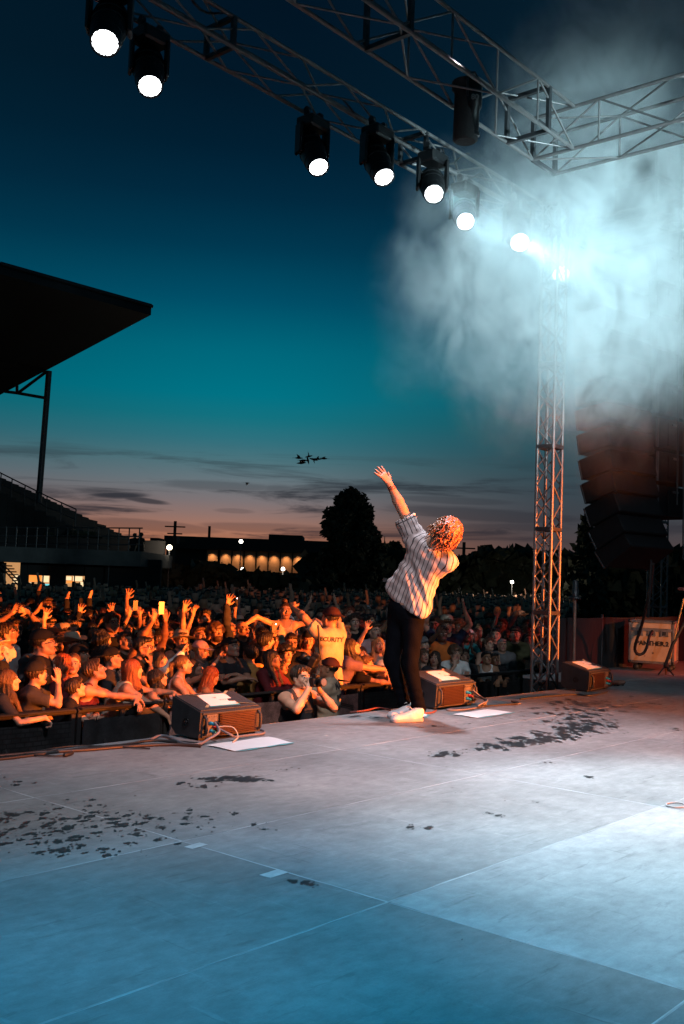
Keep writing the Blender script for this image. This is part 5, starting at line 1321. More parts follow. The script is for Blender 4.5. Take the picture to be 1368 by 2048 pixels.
POSES['facecover'] = dict(lean=14, L=((.05, -.40, 1.22), (1, 0, -.5), (-.8, -.1, .4), (0, 0, -1), .1, .6), R=((-.05, -.40, 1.24), (-1, 0, -.5), (.8, -.1, .4), (0, 0, -1), .1, .6), yaw=25, pitch=-14)
TONE = dict(fair=(0.46, 0.27, 0.19), light=(0.40, 0.22, 0.15), tan=(0.30, 0.155, 0.09), brown=(0.16, 0.075, 0.042), deep=(0.075, 0.036, 0.022))
COLS = dict(black=(0.012, 0.012, 0.014), charcoal=(0.035, 0.035, 0.04), grey=(0.13, 0.13, 0.135), navy=(0.015, 0.022, 0.05), maroon=(0.10, 0.015, 0.02), white=(0.66, 0.65, 0.63), pink=(0.55, 0.33, 0.33),
            cream=(0.50, 0.42, 0.32), olive=(0.07, 0.07, 0.035), teal=(0.03, 0.22, 0.24), brown=(0.07, 0.04, 0.025), orange=(0.55, 0.14, 0.03), khaki=(0.34, 0.29, 0.21), capmaroon=(0.03, 0.01, 0.012), purple=(0.13, 0.09, 0.15), red=(0.35, 0.02, 0.02))
HC = dict(black=(0.010, 0.008, 0.008), dark=(0.028, 0.016, 0.010), brown=(0.075, 0.038, 0.018), auburn=(0.16, 0.045, 0.018), ginger=(0.20, 0.045, 0.012), blond=(0.34, 0.21, 0.10), grey=(0.25, 0.24, 0.23))
PROTO = {}
for nm in ('rail', 'folded', 'wristhang', 'armover', 'facecover', 'reach'):
    for q in 'LR': t_ = list(POSES[nm][q]); t_[0] = (t_[0][0], t_[0][1], t_[0][2]+.15); POSES[nm][q] = tuple(t_)
POSES['chin']['L'] = ((-.05, -.44, 1.27), (1, 0, -.5), (-1, -.2, 0), (0, 0, -1), .1, .4)
def proto(pose, female, kind, lowres=False, big=1.0):
    key = (pose, female, lowres, big)
    if key not in PROTO:
        PROTO[key] = human(pose, female, .022 if lowres else .016, .0085 if lowres else .0068, big, (), low=lowres)
    h = PROTO[key]
    if kind not in h['shirts']:
        st = rnd.getstate(); h2 = human_shirt(pose, female, kind, big); rnd.setstate(st); h['shirts'][kind] = h2
    return h
def human_shirt(pose, female, kind, big):
    return human(pose, female, .06, .05, big, (kind,), legs=False, low=True)['shirts'][kind]
PHONE_B, PHONE_S = mat('phone_body', (0.01, 0.01, 0.012), .3), mat('phone_screen', (0.5, 0.6, 0.65), .2, emit=(0.75, 0.9, 1.0), estr=.9)
PHONE_M = MB(); PHONE_M.box((0, 0, 0), (.074, .009, .150), 0, None, .003); PHONE_M = PHONE_M.mesh('phone', [PHONE_B])
PHONE_SC = MB().box((0, .0055, 0), (.068, .002, .140)).mesh('screen', [PHONE_S]); PHONE_LM = MB().lathe([(.006, 0), (.006, .002), (0, .003)], (.02, -.006, .055), (0, -1, 0), 8).mesh('flash', [mat('phone_flash', (0.9, 0.95, 1), .2, emit=(0.9, 0.97, 1), estr=14)])
def add_phone(world, label, flash=False, screen=True):
    r = put('phone', PHONE_M); r.matrix_world = world; tag(r, label, 'phone', 'phones held up in the crowd')
    if screen: put('screen', PHONE_SC, r)
    if flash: put('flash', PHONE_LM, r)
def person(pose, female, kind, col, skin, hair, hcol, label, px=None, py=None, Y=None, s=None, pos=None, face=None, extras=(), lowres=False, group='people in the crowd', big=1.0, yaw_off=0.0, lift=0.0, sx=1.0):
    h = proto(pose, female, kind or 'tee', lowres, big) if kind else proto_nos(pose, female, lowres, big)
    hc = h['hc']
    if pos is None:
        if Y is not None:
            P = ony(px, py, Y-(.14 if 8.2 < Y < 8.6 else 0))
        else:
            k = ray(px, py); zt = GZ+lift+hc[2]*(s or 1.0); P = EYE+k*((zt-EYE[2])/k[2])
            if P[1] < 8.75: P = ony(px, py, 8.75)
        tgt = np.array(face if face is not None else (7.3, 5.2))
        d = tgt[:2]-P[:2]; rz = math.atan2(d[1], d[0])+math.pi/2+math.radians(yaw_off)
        sc = (P[2]-GZ-lift)/hc[2]; sc = min(max(sc, .80), 1.14)
        ox = math.cos(rz)*hc[0]-math.sin(rz)*hc[1]; oy = math.sin(rz)*hc[0]+math.cos(rz)*hc[1]
        loc = (P[0]-ox*sc, P[1]-oy*sc, GZ+lift)
    else: loc, rz, sc = pos
    o = put('person', h['body'], None, None, TONE[skin] if isinstance(skin, str) else skin); o.location = loc; o.rotation_euler = (0, 0, rz); o.scale = (sc, sc, sc)
    tag(o, label, 'person', group)
    if kind: put('shirt', h['shirts'][kind], o, None, COLS[col] if isinstance(col, str) else col)
    hm = h['HM']; hat = next((e for e in extras if e in HATS), None)
    if hair:
        M2 = hm @ Matrix.Scale(.94 if hat else 1.0, 4)
        if hair in ('short', 'fringe') and hat: M2 = hm @ Matrix.Diagonal((.97, .97, .86, 1))
        put('hair', HAIRM[hair], o, M2, HC[hcol])
    for e in extras:
        if e in HATS: hat_o = put('hat', HATS[e], o, hm, COLS.get(dict(cap='black', backcap='black', straw='cream', cowboy='cream', bucket='grey')[e]))
        elif e.startswith('hat:'): hat_o.color = (*COLS[e[4:]], 1)
        elif e == 'glasses': put('glasses', GLS, o, hm)
        elif e == 'shades': put('sunglasses', SHD, o, hm)
        elif e == 'beard': put('beard', HAIRM['beard'], o, hm, HC[hcol])
    bpy.context.view_layer.update() if False else None
    return o, h, (loc, rz, sc)
def proto_nos(pose, female, lowres, big):
    key = (pose, female, lowres, big)
    if key not in PROTO: PROTO[key] = human(pose, female, .022 if lowres else .016, .0085 if lowres else .0068, big, (), low=lowres)
    return PROTO[key]
def phone_for(h, pl, which, label, flash=False, tilt=0.0):
    loc, rz, sc = pl; W_ = h['WR'] if which == 'R' else h['WL']
    if which == 'B': W_ = (h['WR']+h['WL'])/2
    m = Matrix.Translation(loc) @ Matrix.Rotation(rz, 4, 'Z') @ Matrix.Scale(sc, 4) @ Matrix.Translation(Vector(W_)+Vector((0, -.035, .145))) @ Matrix.Rotation(tilt, 4, 'Y')
    add_phone(m, label, flash)

# --- people at the barrier and those picked out by the light: head centre in the photograph, what they wear and do
FR = []
def fr(*a, **k): FR.append(person(*a, **k)); return FR[-1]
fr('rail', True, 'tee', 'charcoal', 'fair', 'long', 'brown', 'person in dark t-shirt at the far left end of the barrier, hands on the rail', 17, 1362, Y=8.28, face=(9.5, 5))
fr('shout', False, 'polo', 'charcoal', 'light', 'fringe', 'dark', 'person in black cap and dark polo shirt, shouting, one arm hanging over the barrier', 74, 1349, Y=8.30, face=(9.5, 5), extras=('cap',))
fr('folded', False, 'tee', 'black', 'fair', 'fringe', 'dark', 'person in black t-shirt resting folded arms on the barrier beside the capped shouter', 152, 1377, Y=8.30, face=(9.0, 5.2))
fr('wristhang', True, 'tank', 'maroon', 'light', 'fringe', 'brown', 'person in strappy patterned top looking up, both wrists hanging over the barrier', 190, 1342, Y=8.34, face=(9.0, 5.2))
fr('armover', True, 'tank', 'cream', 'light', 'long', 'auburn', 'person in pale halter top looking down over the barrier, left of the first monitor', 266, 1340, Y=8.36, face=(10, 5.4), big=1.12)
fr('folded', True, 'strapless', 'orange', 'light', 'wavy', 'dark', 'person in strapless top leaning with folded arms just left of the first monitor', 316, 1358, Y=8.40, face=(10, 5.4))
fr('rail', True, 'tank', 'pink', 'light', 'ponytail', 'brown', 'person in pale pink tank top behind the left edge of the first monitor', 366, 1330, Y=8.45, face=(10, 5.4))
fr('facecover', True, 'tank', 'orange', 'tan', 'long', 'ginger', 'person bent forward with bare shoulders behind the first monitor', 424, 1352, Y=8.45, face=(10, 5.4))
o_, h_, pl_ = fr('down', False, 'tee', (0.50, 0.26, 0.08), 'tan', 'fringe', 'black', 'person turned away in orange marbled shirt behind the right side of the first monitor', 500, 1310, s=.98, face=(12, 20))
fr('folded', False, 'tee', 'charcoal', 'light', 'short', 'brown', 'person in grey t-shirt and dark headband, second row behind the first monitor', 462, 1297, s=1.0, extras=('backcap',))
fr('down_c', True, 'long', 'maroon', 'fair', 'wavy', 'ginger', 'person with back turned in a maroon long sleeved top behind the capped shouter', 118, 1330, s=1.0, face=(3, 14))
fr('down', False, 'tee', 'black', 'light', 'short', 'black', 'person in dark cap and glasses, mouth open, behind the capped shouter', 88, 1287, s=1.03, face=(10, 5), extras=('cap', 'glasses'))
fr('down_b', True, 'tee', 'black', 'fair', 'ponytail', 'brown', 'person in black top whose face shows between the barrier row heads, far left', 146, 1328, s=.92, face=(5, 4))
fr('down', False, 'tee', 'charcoal', 'light', 'short', 'dark', 'person in backwards black cap looking right above the patterned top', 224, 1318, s=.96, face=(10, 5.5), extras=('backcap',))
fr('down_b', True, 'tank', 'maroon', 'light', 'fringe', 'black', 'person in red tank top half hidden left of the pale halter top', 237, 1347, s=.88, face=(9, 5))
fr('chin', False, 'tee', 'black', 'tan', 'short', 'black', 'person in black t-shirt and glasses, hand at the chin, behind the pale halter top', 287, 1296, s=1.04, face=(8.5, 5), extras=('beard', 'glasses'))
fr('point', True, 'long', 'white', 'light', 'long', 'dark', 'person in white long sleeve pointing up with two fingers, above the strapless top', 318, 1322, s=.92, face=(9, 5))
fr('right_up', False, 'tee', 'charcoal', 'light', 'short', 'brown', 'person in dark shirt with one arm stretched high, centre left', 398, 1272, s=.98, face=(8, 5))
fr('down', False, 'tee', 'black', 'fair', 'afro', 'brown', 'person in black t-shirt looking straight up right of the high stretched arm', 433, 1266, s=1.0, face=(6.5, 5), extras=('beard',))
fr('down_d', True, 'tee', 'grey', 'light', 'short', 'blond', 'person in pink cap bending down below the high stretched arm', 402, 1303, s=.92, face=(10, 5), extras=('cap', 'hat:pink'))
fr('point', True, 'tank', 'pink', 'light', 'long', 'brown', 'person behind the first monitor raising two fingers beside the face', 388, 1336, s=.88, face=(10, 5))
fr('heart', False, 'tee', 'black', 'light', 'short', 'dark', 'person in sunglasses making a heart with both hands overhead, far left', 32, 1258, s=1.0, face=(5, 4), extras=('shades',))
fr('clap', False, 'tee', 'grey', 'light', 'short', 'brown', 'person in grey bucket hat clapping, left of the open raised hand', 76, 1257, s=1.0, face=(6, 4), extras=('bucket',))
fr('right_up', True, 'tee', 'black', 'fair', 'long', 'dark', 'person holding one spread hand up, left part of the crowd', 124, 1290, s=.93, face=(6, 4))
fr('both_up', True, 'long', 'charcoal', 'light', 'long', 'black', 'person with both forearms up framing the head, left part of the crowd', 183, 1262, s=.98, face=(6, 4))
fr('down_c', True, 'tee', 'black', 'light', 'wavy', 'black', 'person in black seen in profile beside the heart of the left crowd', 205, 1281, s=1.0, face=(14, 7))
fr('phone_both', True, 'tee', 'maroon', 'light', 'long', 'brown', 'person holding a phone up in both hands, left of centre', 256, 1262, s=.96, face=(6, 4))
phone_for(FR[-1][1], FR[-1][2], 'B', 'white phone held up in two hands, left of centre')
fr('right_up', False, 'tee', 'cream', 'light', 'short', 'dark', 'person in cream shirt reaching one open hand up behind the two handed phone', 288, 1243, s=1.02, face=(6, 4))
fr('down', True, 'tee', 'black', 'light', 'fringe', 'black', 'person in black whose lit face shows left of the two handed phone', 237, 1263, s=.98, face=(8, 4))
fr('left_up', True, 'tee', 'black', 'light', 'bun', 'dark', 'person bending one wrist forward above the head, behind the white sleeve', 340, 1273, s=.96, face=(9, 4))
fr('clap', False, 'tee', 'navy', 'light', 'short', 'auburn', 'person in navy shirt applauding in profile left of the high stretched arm', 353, 1262, s=.98, face=(12, 6))
fr('down', False, 'tee', 'black', 'light', 'short', 'dark', 'tall person in black looking on behind the applauding one', 366, 1226, s=1.10, face=(6, 4))
fr('phone_high', True, 'tee', 'charcoal', 'light', 'short', 'dark', 'person lifting a lit phone high in one hand, centre', 440, 1262, s=.96, face=(6, 4))
phone_for(FR[-1][1], FR[-1][2], 'L', 'bright phone lifted high in one hand near the centre', True)
fr('clap', True, 'tee', 'cream', 'light', 'long', 'brown', 'person in wide straw hat with hands at the face, centre', 477, 1246, s=1.0, face=(6, 4), extras=('straw',))
fr('phone_one', False, 'tee', 'black', 'light', 'short', 'dark', 'person filming with a phone in front of the face, right of the straw hat', 518, 1252, s=1.0, face=(6, 4))
phone_for(FR[-1][1], FR[-1][2], 'R', 'dark phone in front of a face right of the straw hat')
fr('wide', True, 'tank', 'cream', 'fair', 'bun', 'brown', 'person raised on shoulders with both arms spread wide, centre', 571, 1222, s=1.0, lift=.30, face=(6, 4))
fr('down', False, 'tee', 'charcoal', 'fair', 'short', 'black', 'person in black flat cap left of the first security shirt', 585, 1263, s=1.0, face=(6, 4), extras=('backcap',))
fr('phone_one', True, 'long', 'black', 'light', 'long', 'dark', 'person in black sleeve holding a dark phone up left of the flat cap', 546, 1281, s=.95, face=(7, 4))
phone_for(FR[-1][1], FR[-1][2], 'R', 'dark phone with a bright lens held left of the flat cap', True)
fr('down_c', False, 'tee', 'black', 'light', 'fringe', 'black', 'person in profile looking right behind the raised dark phone', 533, 1284, s=.98, face=(12, 6))
fr('down', True, 'tank', 'black', 'light', 'long', 'auburn', 'person in black top below the raised dark phone, hand at the hairline', 516, 1296, s=.92, face=(8, 4))
fr('down', True, 'long', 'maroon', 'tan', 'wavy', 'black', 'person in flowered maroon blouse left of the photographer', 563, 1340, s=.94, face=(9, 5))
fr('rail', True, 'long', 'maroon', 'tan', 'long', 'black', 'person in flowered sleeves with clasped hands between monitor and photographer', 545, 1318, Y=8.5, face=(9, 5))
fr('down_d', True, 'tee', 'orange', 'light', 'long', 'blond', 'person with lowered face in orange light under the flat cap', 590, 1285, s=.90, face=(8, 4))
fr('down', False, 'tee', 'black', 'light', 'afro', 'black', 'person in large black hat left of the photographer', 572, 1308, s=1.0, face=(6, 3), extras=('bucket', 'hat:black'))
# right of the guards and of the singer
fr('wristhang', False, 'tee', 'purple', 'light', 'long', 'dark', 'person in purple grey t-shirt leaning far over the barrier right of the guards', 703, 1295, Y=8.35, face=(11.5, 6.5))
fr('reach', False, 'tee', 'black', 'light', 'short', 'brown', 'person in black t-shirt reaching over the barrier towards the singer shoes', 733, 1328, Y=8.32, face=(10.8, 6.2))
fr('reach', True, 'tank', 'navy', 'light', 'long', 'brown', 'person in white cap stretching both arms over the barrier beside the singer', 763, 1338, Y=8.40, face=(9.5, 6.0), extras=('cap', 'hat:white'))
fr('down', False, 'tee', 'maroon', 'light', 'long', 'dark', 'person in red top behind the reaching arms left of the singer', 722, 1308, s=.97, face=(9, 5))
fr('down', False, 'tee', 'navy', 'light', 'short', 'brown', 'person in profile close to the left side of the singer', 750, 1262, s=1.0, face=(12, 6))
fr('down', True, 'tank', 'black', 'light', 'long', 'brown', 'person looking out just right of the singer legs', 848, 1312, Y=8.5, face=(8, 4))
fr('down_b', True, 'long', 'charcoal', 'light', 'wavy', 'dark', 'person in dark top, second face right of the singer legs', 869, 1318, Y=8.35, face=(8, 4))
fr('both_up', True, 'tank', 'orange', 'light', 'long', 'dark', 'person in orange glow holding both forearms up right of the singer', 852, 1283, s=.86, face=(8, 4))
fr('chin', False, 'tee', 'white', 'light', 'afro', 'brown', 'person in white t-shirt with hand over the mouth behind the middle monitor', 911, 1308, Y=8.30, face=(8.5, 4.5))
fr('folded', False, 'tee', 'charcoal', 'light', 'fringe', 'dark', 'person in dark t-shirt right of the white t-shirt, arms over the barrier', 929, 1313, Y=8.50, face=(8.5, 4.5))
fr('rail', False, 'tank', 'white', 'tan', 'short', 'black', 'person in white tank top with clasped hands on the right stretch of the barrier', 973, 1316, Y=8.30, face=(8, 4))
fr('rail', False, 'tee', 'black', 'brown', 'short', 'black', 'person in black t-shirt at the barrier right of the white tank top', 989, 1322, Y=8.34, face=(8, 4))
fr('down', False, 'long', 'grey', 'light', 'short', 'grey', 'tall person in grey sweater standing behind the right stretch of the barrier', 1004, 1291, Y=8.75, face=(7, 3), big=1.12)
fr('down', False, 'long', 'charcoal', 'light', 'short', 'dark', 'person in dark hooded top near the tower truss', 1040, 1296, Y=8.9, face=(7, 3))
fr('left_up', True, 'tee', 'cream', 'fair', 'bun', 'blond', 'person with one thin arm raised high in the pale right part of the crowd', 957, 1265, s=.95, face=(7, 3))
fr('phone_one', False, 'tee', 'orange', 'deep', 'short', 'black', 'person in orange shirt right of the singer holding one hand forward', 884, 1268, s=1.02, face=(9, 5))
fr('down_c', False, 'long', 'teal', 'light', 'short', 'blond', 'person in pale teal shirt seen beyond the singer hip', 862, 1232, s=1.06, face=(11, 6))
fr('down', False, 'tee', 'black', 'tan', 'short', 'black', 'person in dark t-shirt and shades standing above the crowd, left of the bright phone', 415, 1188, s=1.12, face=(6, 3), extras=('glasses',))
fr('down', True, 'tee', 'white', 'light', 'short', 'brown', 'person in white cap far off between the second guard and the singer', 733, 1223, s=1.05, face=(7, 3), extras=('cap', 'hat:white'))

# --- two guards and the photographer in the pit
GP = 'people working in the pit'
def project_text(shirt_o, txt, size, bold, c_world, right, up_, n_out, name, mt=BPRINT):
    """prints lettering on a garment: letters laid on its surface, 3 mm proud"""
    bpy.context.view_layer.update()
    mw = shirt_o.matrix_world; inv = mw.inverted(); me0 = shirt_o.data
    bv = BVHTree.FromPolygons([mw @ v.co for v in me0.vertices], [list(p.vertices) for p in me0.polygons])
    me = text_mesh(txt, size, bold, [mt])
    import bmesh
    bm = bmesh.new(); bm.from_mesh(me); bmesh.ops.triangulate(bm, faces=bm.faces)
    for _ in range(2): bmesh.ops.subdivide_edges(bm, edges=[e for e in bm.edges if e.calc_length() > size*.12], cuts=1)
    c, r, u, n_o = Vector(c_world), Vector(right), Vector(up_), Vector(n_out)
    for v in bm.verts:
        o = c+r*v.co.x+u*v.co.y+n_o*.5
        hit, nn, _, _ = bv.ray_cast(o, -n_o)
        w = hit+n_o*.0035 if hit is not None else c+r*v.co.x+u*v.co.y
        v.co = inv @ w
    bm.to_mesh(me); bm.free()
    return put(name, me, shirt_o)
g1, h1_, pl1 = person('guard_up', False, 'tee', 'khaki', 'tan', 'short', 'black', 'security guard in khaki SECURITY shirt and dark cap facing the crowd, hands raised', 660, 1238, Y=7.45, lift=.36, face=(6.2, 20), extras=('backcap', 'hat:capmaroon'), group=GP, big=1.16)
step = MB().box((pl1[0][0], pl1[0][1]+.02, GZ+.18), (.60, .50, .355), 0, None, .02).build('riser_block', mat('black_riser', (0.02, 0.02, 0.02), .7, 0, .2, 8)); tag(step, 'black riser block in the pit under the guard facing the crowd', 'riser')
sh1 = [c for c in g1.children if c.name.startswith('shirt')][0]
cg = dep(652, 1279, float((np.array(pl1[0])-EYE)@FW))
cg = dep(661, 1277, float((np.array(pl1[0])-EYE)@FW)); project_text(sh1, 'SECURITY', .064, .003, cg, unit(RT-UP*.16), unit(UP+RT*.16), -unit(FW), 'security_lettering')
project_text(sh1, 'EVENT', .05, .002, cg-UP*.5+RT*0, RT, UP, -unit(FW), 'lettering') if False else None
# strap across the guard
mS = MB(); Dg = float((np.array(pl1[0])-EYE)@FW)-.21
mS.tube(smooth_pts([dep(636, 1250, Dg-.02), dep(638, 1275, Dg-.045), dep(639, 1300, Dg-.04), dep(641, 1320, Dg-.02)]), .011, 6); mS.build('camera_strap', BLKR).parent = None
tag(bpy.data.objects['camera_strap'], 'black camera strap crossing the back of the SECURITY shirt', 'strap')
g2, h2_, pl2 = person('shoot', False, 'tee', 'khaki', 'tan', 'short', 'black', 'second security guard in khaki shirt and dark cap, turned left behind the photographer', 657, 1338, Y=7.15, face=tuple((dep(655, 1340, 9.6)-RT*5+FW*2.2)[:2]), extras=('backcap', 'hat:capmaroon'), group=GP, big=1.12)
sh2 = [c for c in g2.children if c.name.startswith('shirt')][0]
D2 = float((np.array(pl2[0])-EYE)@FW)
for k, (t_, sz) in enumerate((('MAIN', .095), ('EVENT', .06), ('SERVICE', .06))):
    project_text(sh2, t_, sz, .004, dep(686, 1372+22*k, D2), unit(RT*.9-FW*.0), UP, -unit(FW*.8-RT*.6), 'shirt_lettering')
g3, h3_, pl3 = person('tankcam', False, 'tank', 'charcoal', 'fair', 'fringe', 'dark', 'photographer in dark grey tank top with both hands raised to the face', 602, 1356, Y=6.42, face=(6.2, -1), group=GP, big=1.1)
bpy.context.view_layer.update()
def cam_at(center, look, up_, label, big=1.0, long=False):
    t = unit(look); r_ = unit(np.cross(t, up_)); u_ = np.cross(r_, t); R3 = np.stack([r_, t, u_], 1); center = np.array(center)
    root = empty('photo_camera', center); tag(root, label, 'camera'); s = big
    b = MB(); b.box((0, 0, 0), (.14*s, .07*s, .095*s), 0, R3, .012*s); b.box(R3@np.array([0, 0, .062*s]), (.055*s, .07*s, .04*s), 0, R3, .008*s); b.box(R3@np.array([.055*s, .03*s, -.0]), (.035*s, .05*s, .09*s), 0, R3, .01*s); b.build('body', BLK, root)
    L = (.20 if long else .09)*s
    MB().lathe([(.034*s, 0), (.036*s, L*.5), (.042*s, L*.55), (.044*s, L), (.038*s, L+.002)], R3@np.array([0, .035*s, 0]), t, 18).build('lens_barrel', BLK, root)
    MB().lathe([(.036*s, L+.003), (.0, L+.006)], R3@np.array([0, .035*s, 0]), t, 18, 0, False).build('front_glass', GLASS, root)
d3 = unit(np.array([6.0, -1, 0])-np.array([pl3[0][0], pl3[0][1], 0]))
hw3 = np.array(g3.matrix_world @ Vector((h3_['WL']+h3_['WR'])/2)); cam_at(hw3+d3*.02+Z_*.07, d3+Z_*.1, Z_, 'black stills camera in the hands of the photographer', .9)
d2v = unit(-RT*.9+FW*.25+UP*.45); hw2 = dep(627, 1324, D2-.05); cam_at(hw2, d2v, Z_, 'big black camera with bright edged lens held by the second security guard', 1.15, False)
wt = MB(); wp_ = np.array(h3_['WL']); fw3 = unit(np.array(h3_['WL'])-np.array([.34, -.15, 1.25]))
ax3 = unit(np.array(POSES['tankcam']['L'][2])*-1); q1 = unit(np.cross(ax3, [1, 0, 0])); q2 = np.cross(ax3, q1); wc = wp_+ax3*.035
wt.tube([wc+(q1*math.cos(t)+q2*math.sin(t))*.032 for t in np.linspace(0, 6.283, 19)], .007, 6, 0, False); wt.build('wristwatch', mat('watch_steel', (0.5, 0.5, 0.5), .3, .8), g3)

# --- the rest of the standing crowd
used = [np.array(f[2][0][:2]) for f in FR]
C1 = []
def proj(p):
    v = np.array(p, float)-EYE; z = v@FW; return 684+FPX*(v@RT)/z, 1024-FPX*(v@UP)/z, z
row = 0; y = RAILY+.92
while y < 36:
    sp = .45 if y < 20 else .54
    x = 3.0
    while x < 75:
        X1, Y1 = x+rnd.uniform(-.16, .16)+(row % 2)*.25, y+rnd.uniform(-.22, .22)
        if rnd.random() < .08:
            x += sp; continue
        px_, py_, z_ = proj((X1, Y1, .4))
        if -70 < px_ < 1120+min(60, (y-9)*1.5) and z_ > 6: C1.append((row, X1, Y1, px_, z_))
        x += sp
    row += 1; y += .53 if y < 20 else (.68 if y < 34 else .9)
C1 = [c for c in C1 if all((c[1]-u[0])**2+(c[2]-u[1])**2 > .33**2 for u in used)]
C1.sort(key=lambda c: c[4])
# shares of poses, clothes and hair
PW = [('down', 20), ('down_b', 14), ('down_c', 14), ('down_d', 8), ('clap', 5), ('phone_one', 3), ('right_up', 4), ('both_up', 3), ('phone_both', 2), ('left_up', 3), ('heart', 1)]
ACT = dict(down='arms down', down_b='glancing aside', down_c='looking up', down_d='head lowered', clap='clapping', phone_one='filming', right_up='hand up', both_up='hands up', phone_both='phone overhead', left_up='waving', heart='hands joined')
def pick(L): 
    t = sum(w for _, w in L)*rnd.random()
    for v, w in L:
        t -= w
        if t <= 0: return v
    return L[-1][0]
n_named = 243; rows_seen = {}
named = C1[:n_named]; rest = C1[n_named:]
byrow = {}
for c in named: byrow.setdefault(c[0], []).append(c)
rk = {r: i for i, r in enumerate(sorted(byrow))}
for r in sorted(byrow):
    for k, c in enumerate(sorted(byrow[r], key=lambda c: c[3])):
        fem = rnd.random() < .45; pose = pick(PW); X1, Y1 = c[1], c[2]
        if pose in ('clap', 'heart', 'both_up', 'right_up', 'left_up', 'phone_both', 'phone_one') and rnd.random() < (.6 if c[4] > 17 else .3): pose = 'down'
        kind = pick([('tee', 7), ('tank', 2 if not fem else 4), ('long', 3)])
        col = pick([('black', 9), ('charcoal', 5), ('navy', 3), ('grey', 3), ('maroon', 2), ('white', 2), ('pink', 1), ('cream', 1), ('olive', 2), ('brown', 2), ('teal', .6), ('red', .6)])
        skin = pick([('fair', 4), ('light', 6), ('tan', 4), ('brown', 2), ('deep', 1)])
        hair = pick([('long', 5), ('wavy', 3), ('ponytail', 2), ('bun', 1), ('fringe', 1)]) if fem else pick([('short', 7), ('fringe', 3), ('afro', 1.2), (None, .6)])
        hcol = pick([('black', 4), ('dark', 5), ('brown', 4), ('auburn', 1.5), ('blond', 2), ('ginger', .6)])
        ex = []; hat = pick([(None, 14), ('cap', 3.2), ('backcap', 2), ('bucket', .8), ('cowboy', .7), ('straw', .35)])
        if hat: ex.append(hat)
        if hat == 'cap' and rnd.random() < .35: ex.append('hat:white')
        if rnd.random() < .10: ex.append('glasses' if rnd.random() < .6 else 'shades')
        if not fem and rnd.random() < .22: ex.append('beard')
        tx, ty = 7.3+rnd.uniform(-1.5, 1.5), 4.0; rz = math.atan2(ty-Y1, tx-X1)+math.pi/2+rnd.gauss(0, .16)
        sc = (.93 if fem else 1.01)+rnd.gauss(0, .035)
        garment = dict(tee='t-shirt', tank='vest', long='jumper')[kind]
        hw_ = {None: '', 'cap': ' and cap', 'backcap': ' and backwards cap', 'bucket': ' and bucket hat', 'cowboy': ' and cowboy hat', 'straw': ' and straw hat'}[hat]
        lab = f'{col} {garment}{hw_}, {ACT[pose]}, {ordn(k)} from left, {ordn(rk[r])} crowd row behind the barrier'
        o, h, pl = person(pose, fem, kind, col, skin, hair, hcol, lab, pos=((X1, Y1, GZ), rz, min(max(sc, .84), 1.12)), extras=tuple(ex), lowres=c[4] > 15)
        if pose in ('phone_one', 'phone_both'):
            phone_for(h, pl, 'R' if pose == 'phone_one' else 'B', f'phone raised by the {ordn(k)} person from the left, {ordn(rk[r])} row behind the barrier', rnd.random() < .3)
# the crowd beyond, too small to tell apart: one mass of heads and shoulders
def mass_proto(arms, seed):
    F = Field((-.45, -.35, -.02), (.45, .35, 2.1), .042, .042)
    F.cap((0, 0, .95), (0, 0, 1.25), .15, .17, k=.06, flat=((0, 1, 0), .7)); F.cap((-.14, 0, 1.38), (.14, 0, 1.38), .075, .075, k=.06)
    F.cap((0, 0, 1.4), (0, -.01, 1.55), .06, .055, k=.03); F.ell((0, -.01, 1.62), (.082, .10, .118), k=.02)
    for s_ in (-1, 1):
        F.cap((s_*.1, 0, .9), (s_*.1, 0, .05), .09, .06, k=.03)
        if arms and s_ > 0: F.cap((s_*.2, 0, 1.4), (s_*.26, -.05, 1.7), .05, .045, k=.03); F.cap((s_*.26, -.05, 1.7), (s_*.2, -.1, 1.98), .045, .04, k=.02)
        else: F.cap((s_*.2, 0, 1.38), (s_*.24, -.02, 1.1), .055, .05, k=.03)
    V, Q = F.mesh(); C_ = V[Q].mean(1)
    mi = np.zeros(len(Q), np.int32); mi[C_[:, 2] > 1.50] = 1; mi[(C_[:, 2] > 1.52) & ((C_[:, 1] > -.015) | (C_[:, 2] > 1.69))] = 2; mi[C_[:, 2] < .9] = 3
    if arms: mi[(C_[:, 2] > 1.48) & (C_[:, 0] > .15)] = 1
    return V, Q, mi
MP = [mass_proto(False, 0), mass_proto(True, 1)]
VV, QQ, II, TT = [], [], [], []; base = 0
for c in rest:
    V, Q, mi = MP[1 if rnd.random() < .05 else 0]; rz = math.atan2(4-c[2], 7.3-c[1])+math.pi/2+rnd.gauss(0, .2); s_ = rnd.gauss(.99, .055)
    R2 = np.array([[math.cos(rz), -math.sin(rz), 0], [math.sin(rz), math.cos(rz), 0], [0, 0, 1]])
    VV.append((V*s_)@R2.T+[c[1], c[2], GZ]); QQ.append(Q+base); II.append(mi); TT.append(np.full(len(V), rnd.random())); base += len(V)
def tint_mat(name, stops, rough=.8):
    m = bpy.data.materials.new(name); m.use_nodes = True; N = NT(m.node_tree); p = m.node_tree.nodes['Principled BSDF']
    N.set(p.inputs['Base Color'], N.ramp(N.n('ShaderNodeAttribute', attribute_name='tint').outputs['Fac'], stops, 'CONSTANT')); p.inputs['Roughness'].default_value = rough; return m
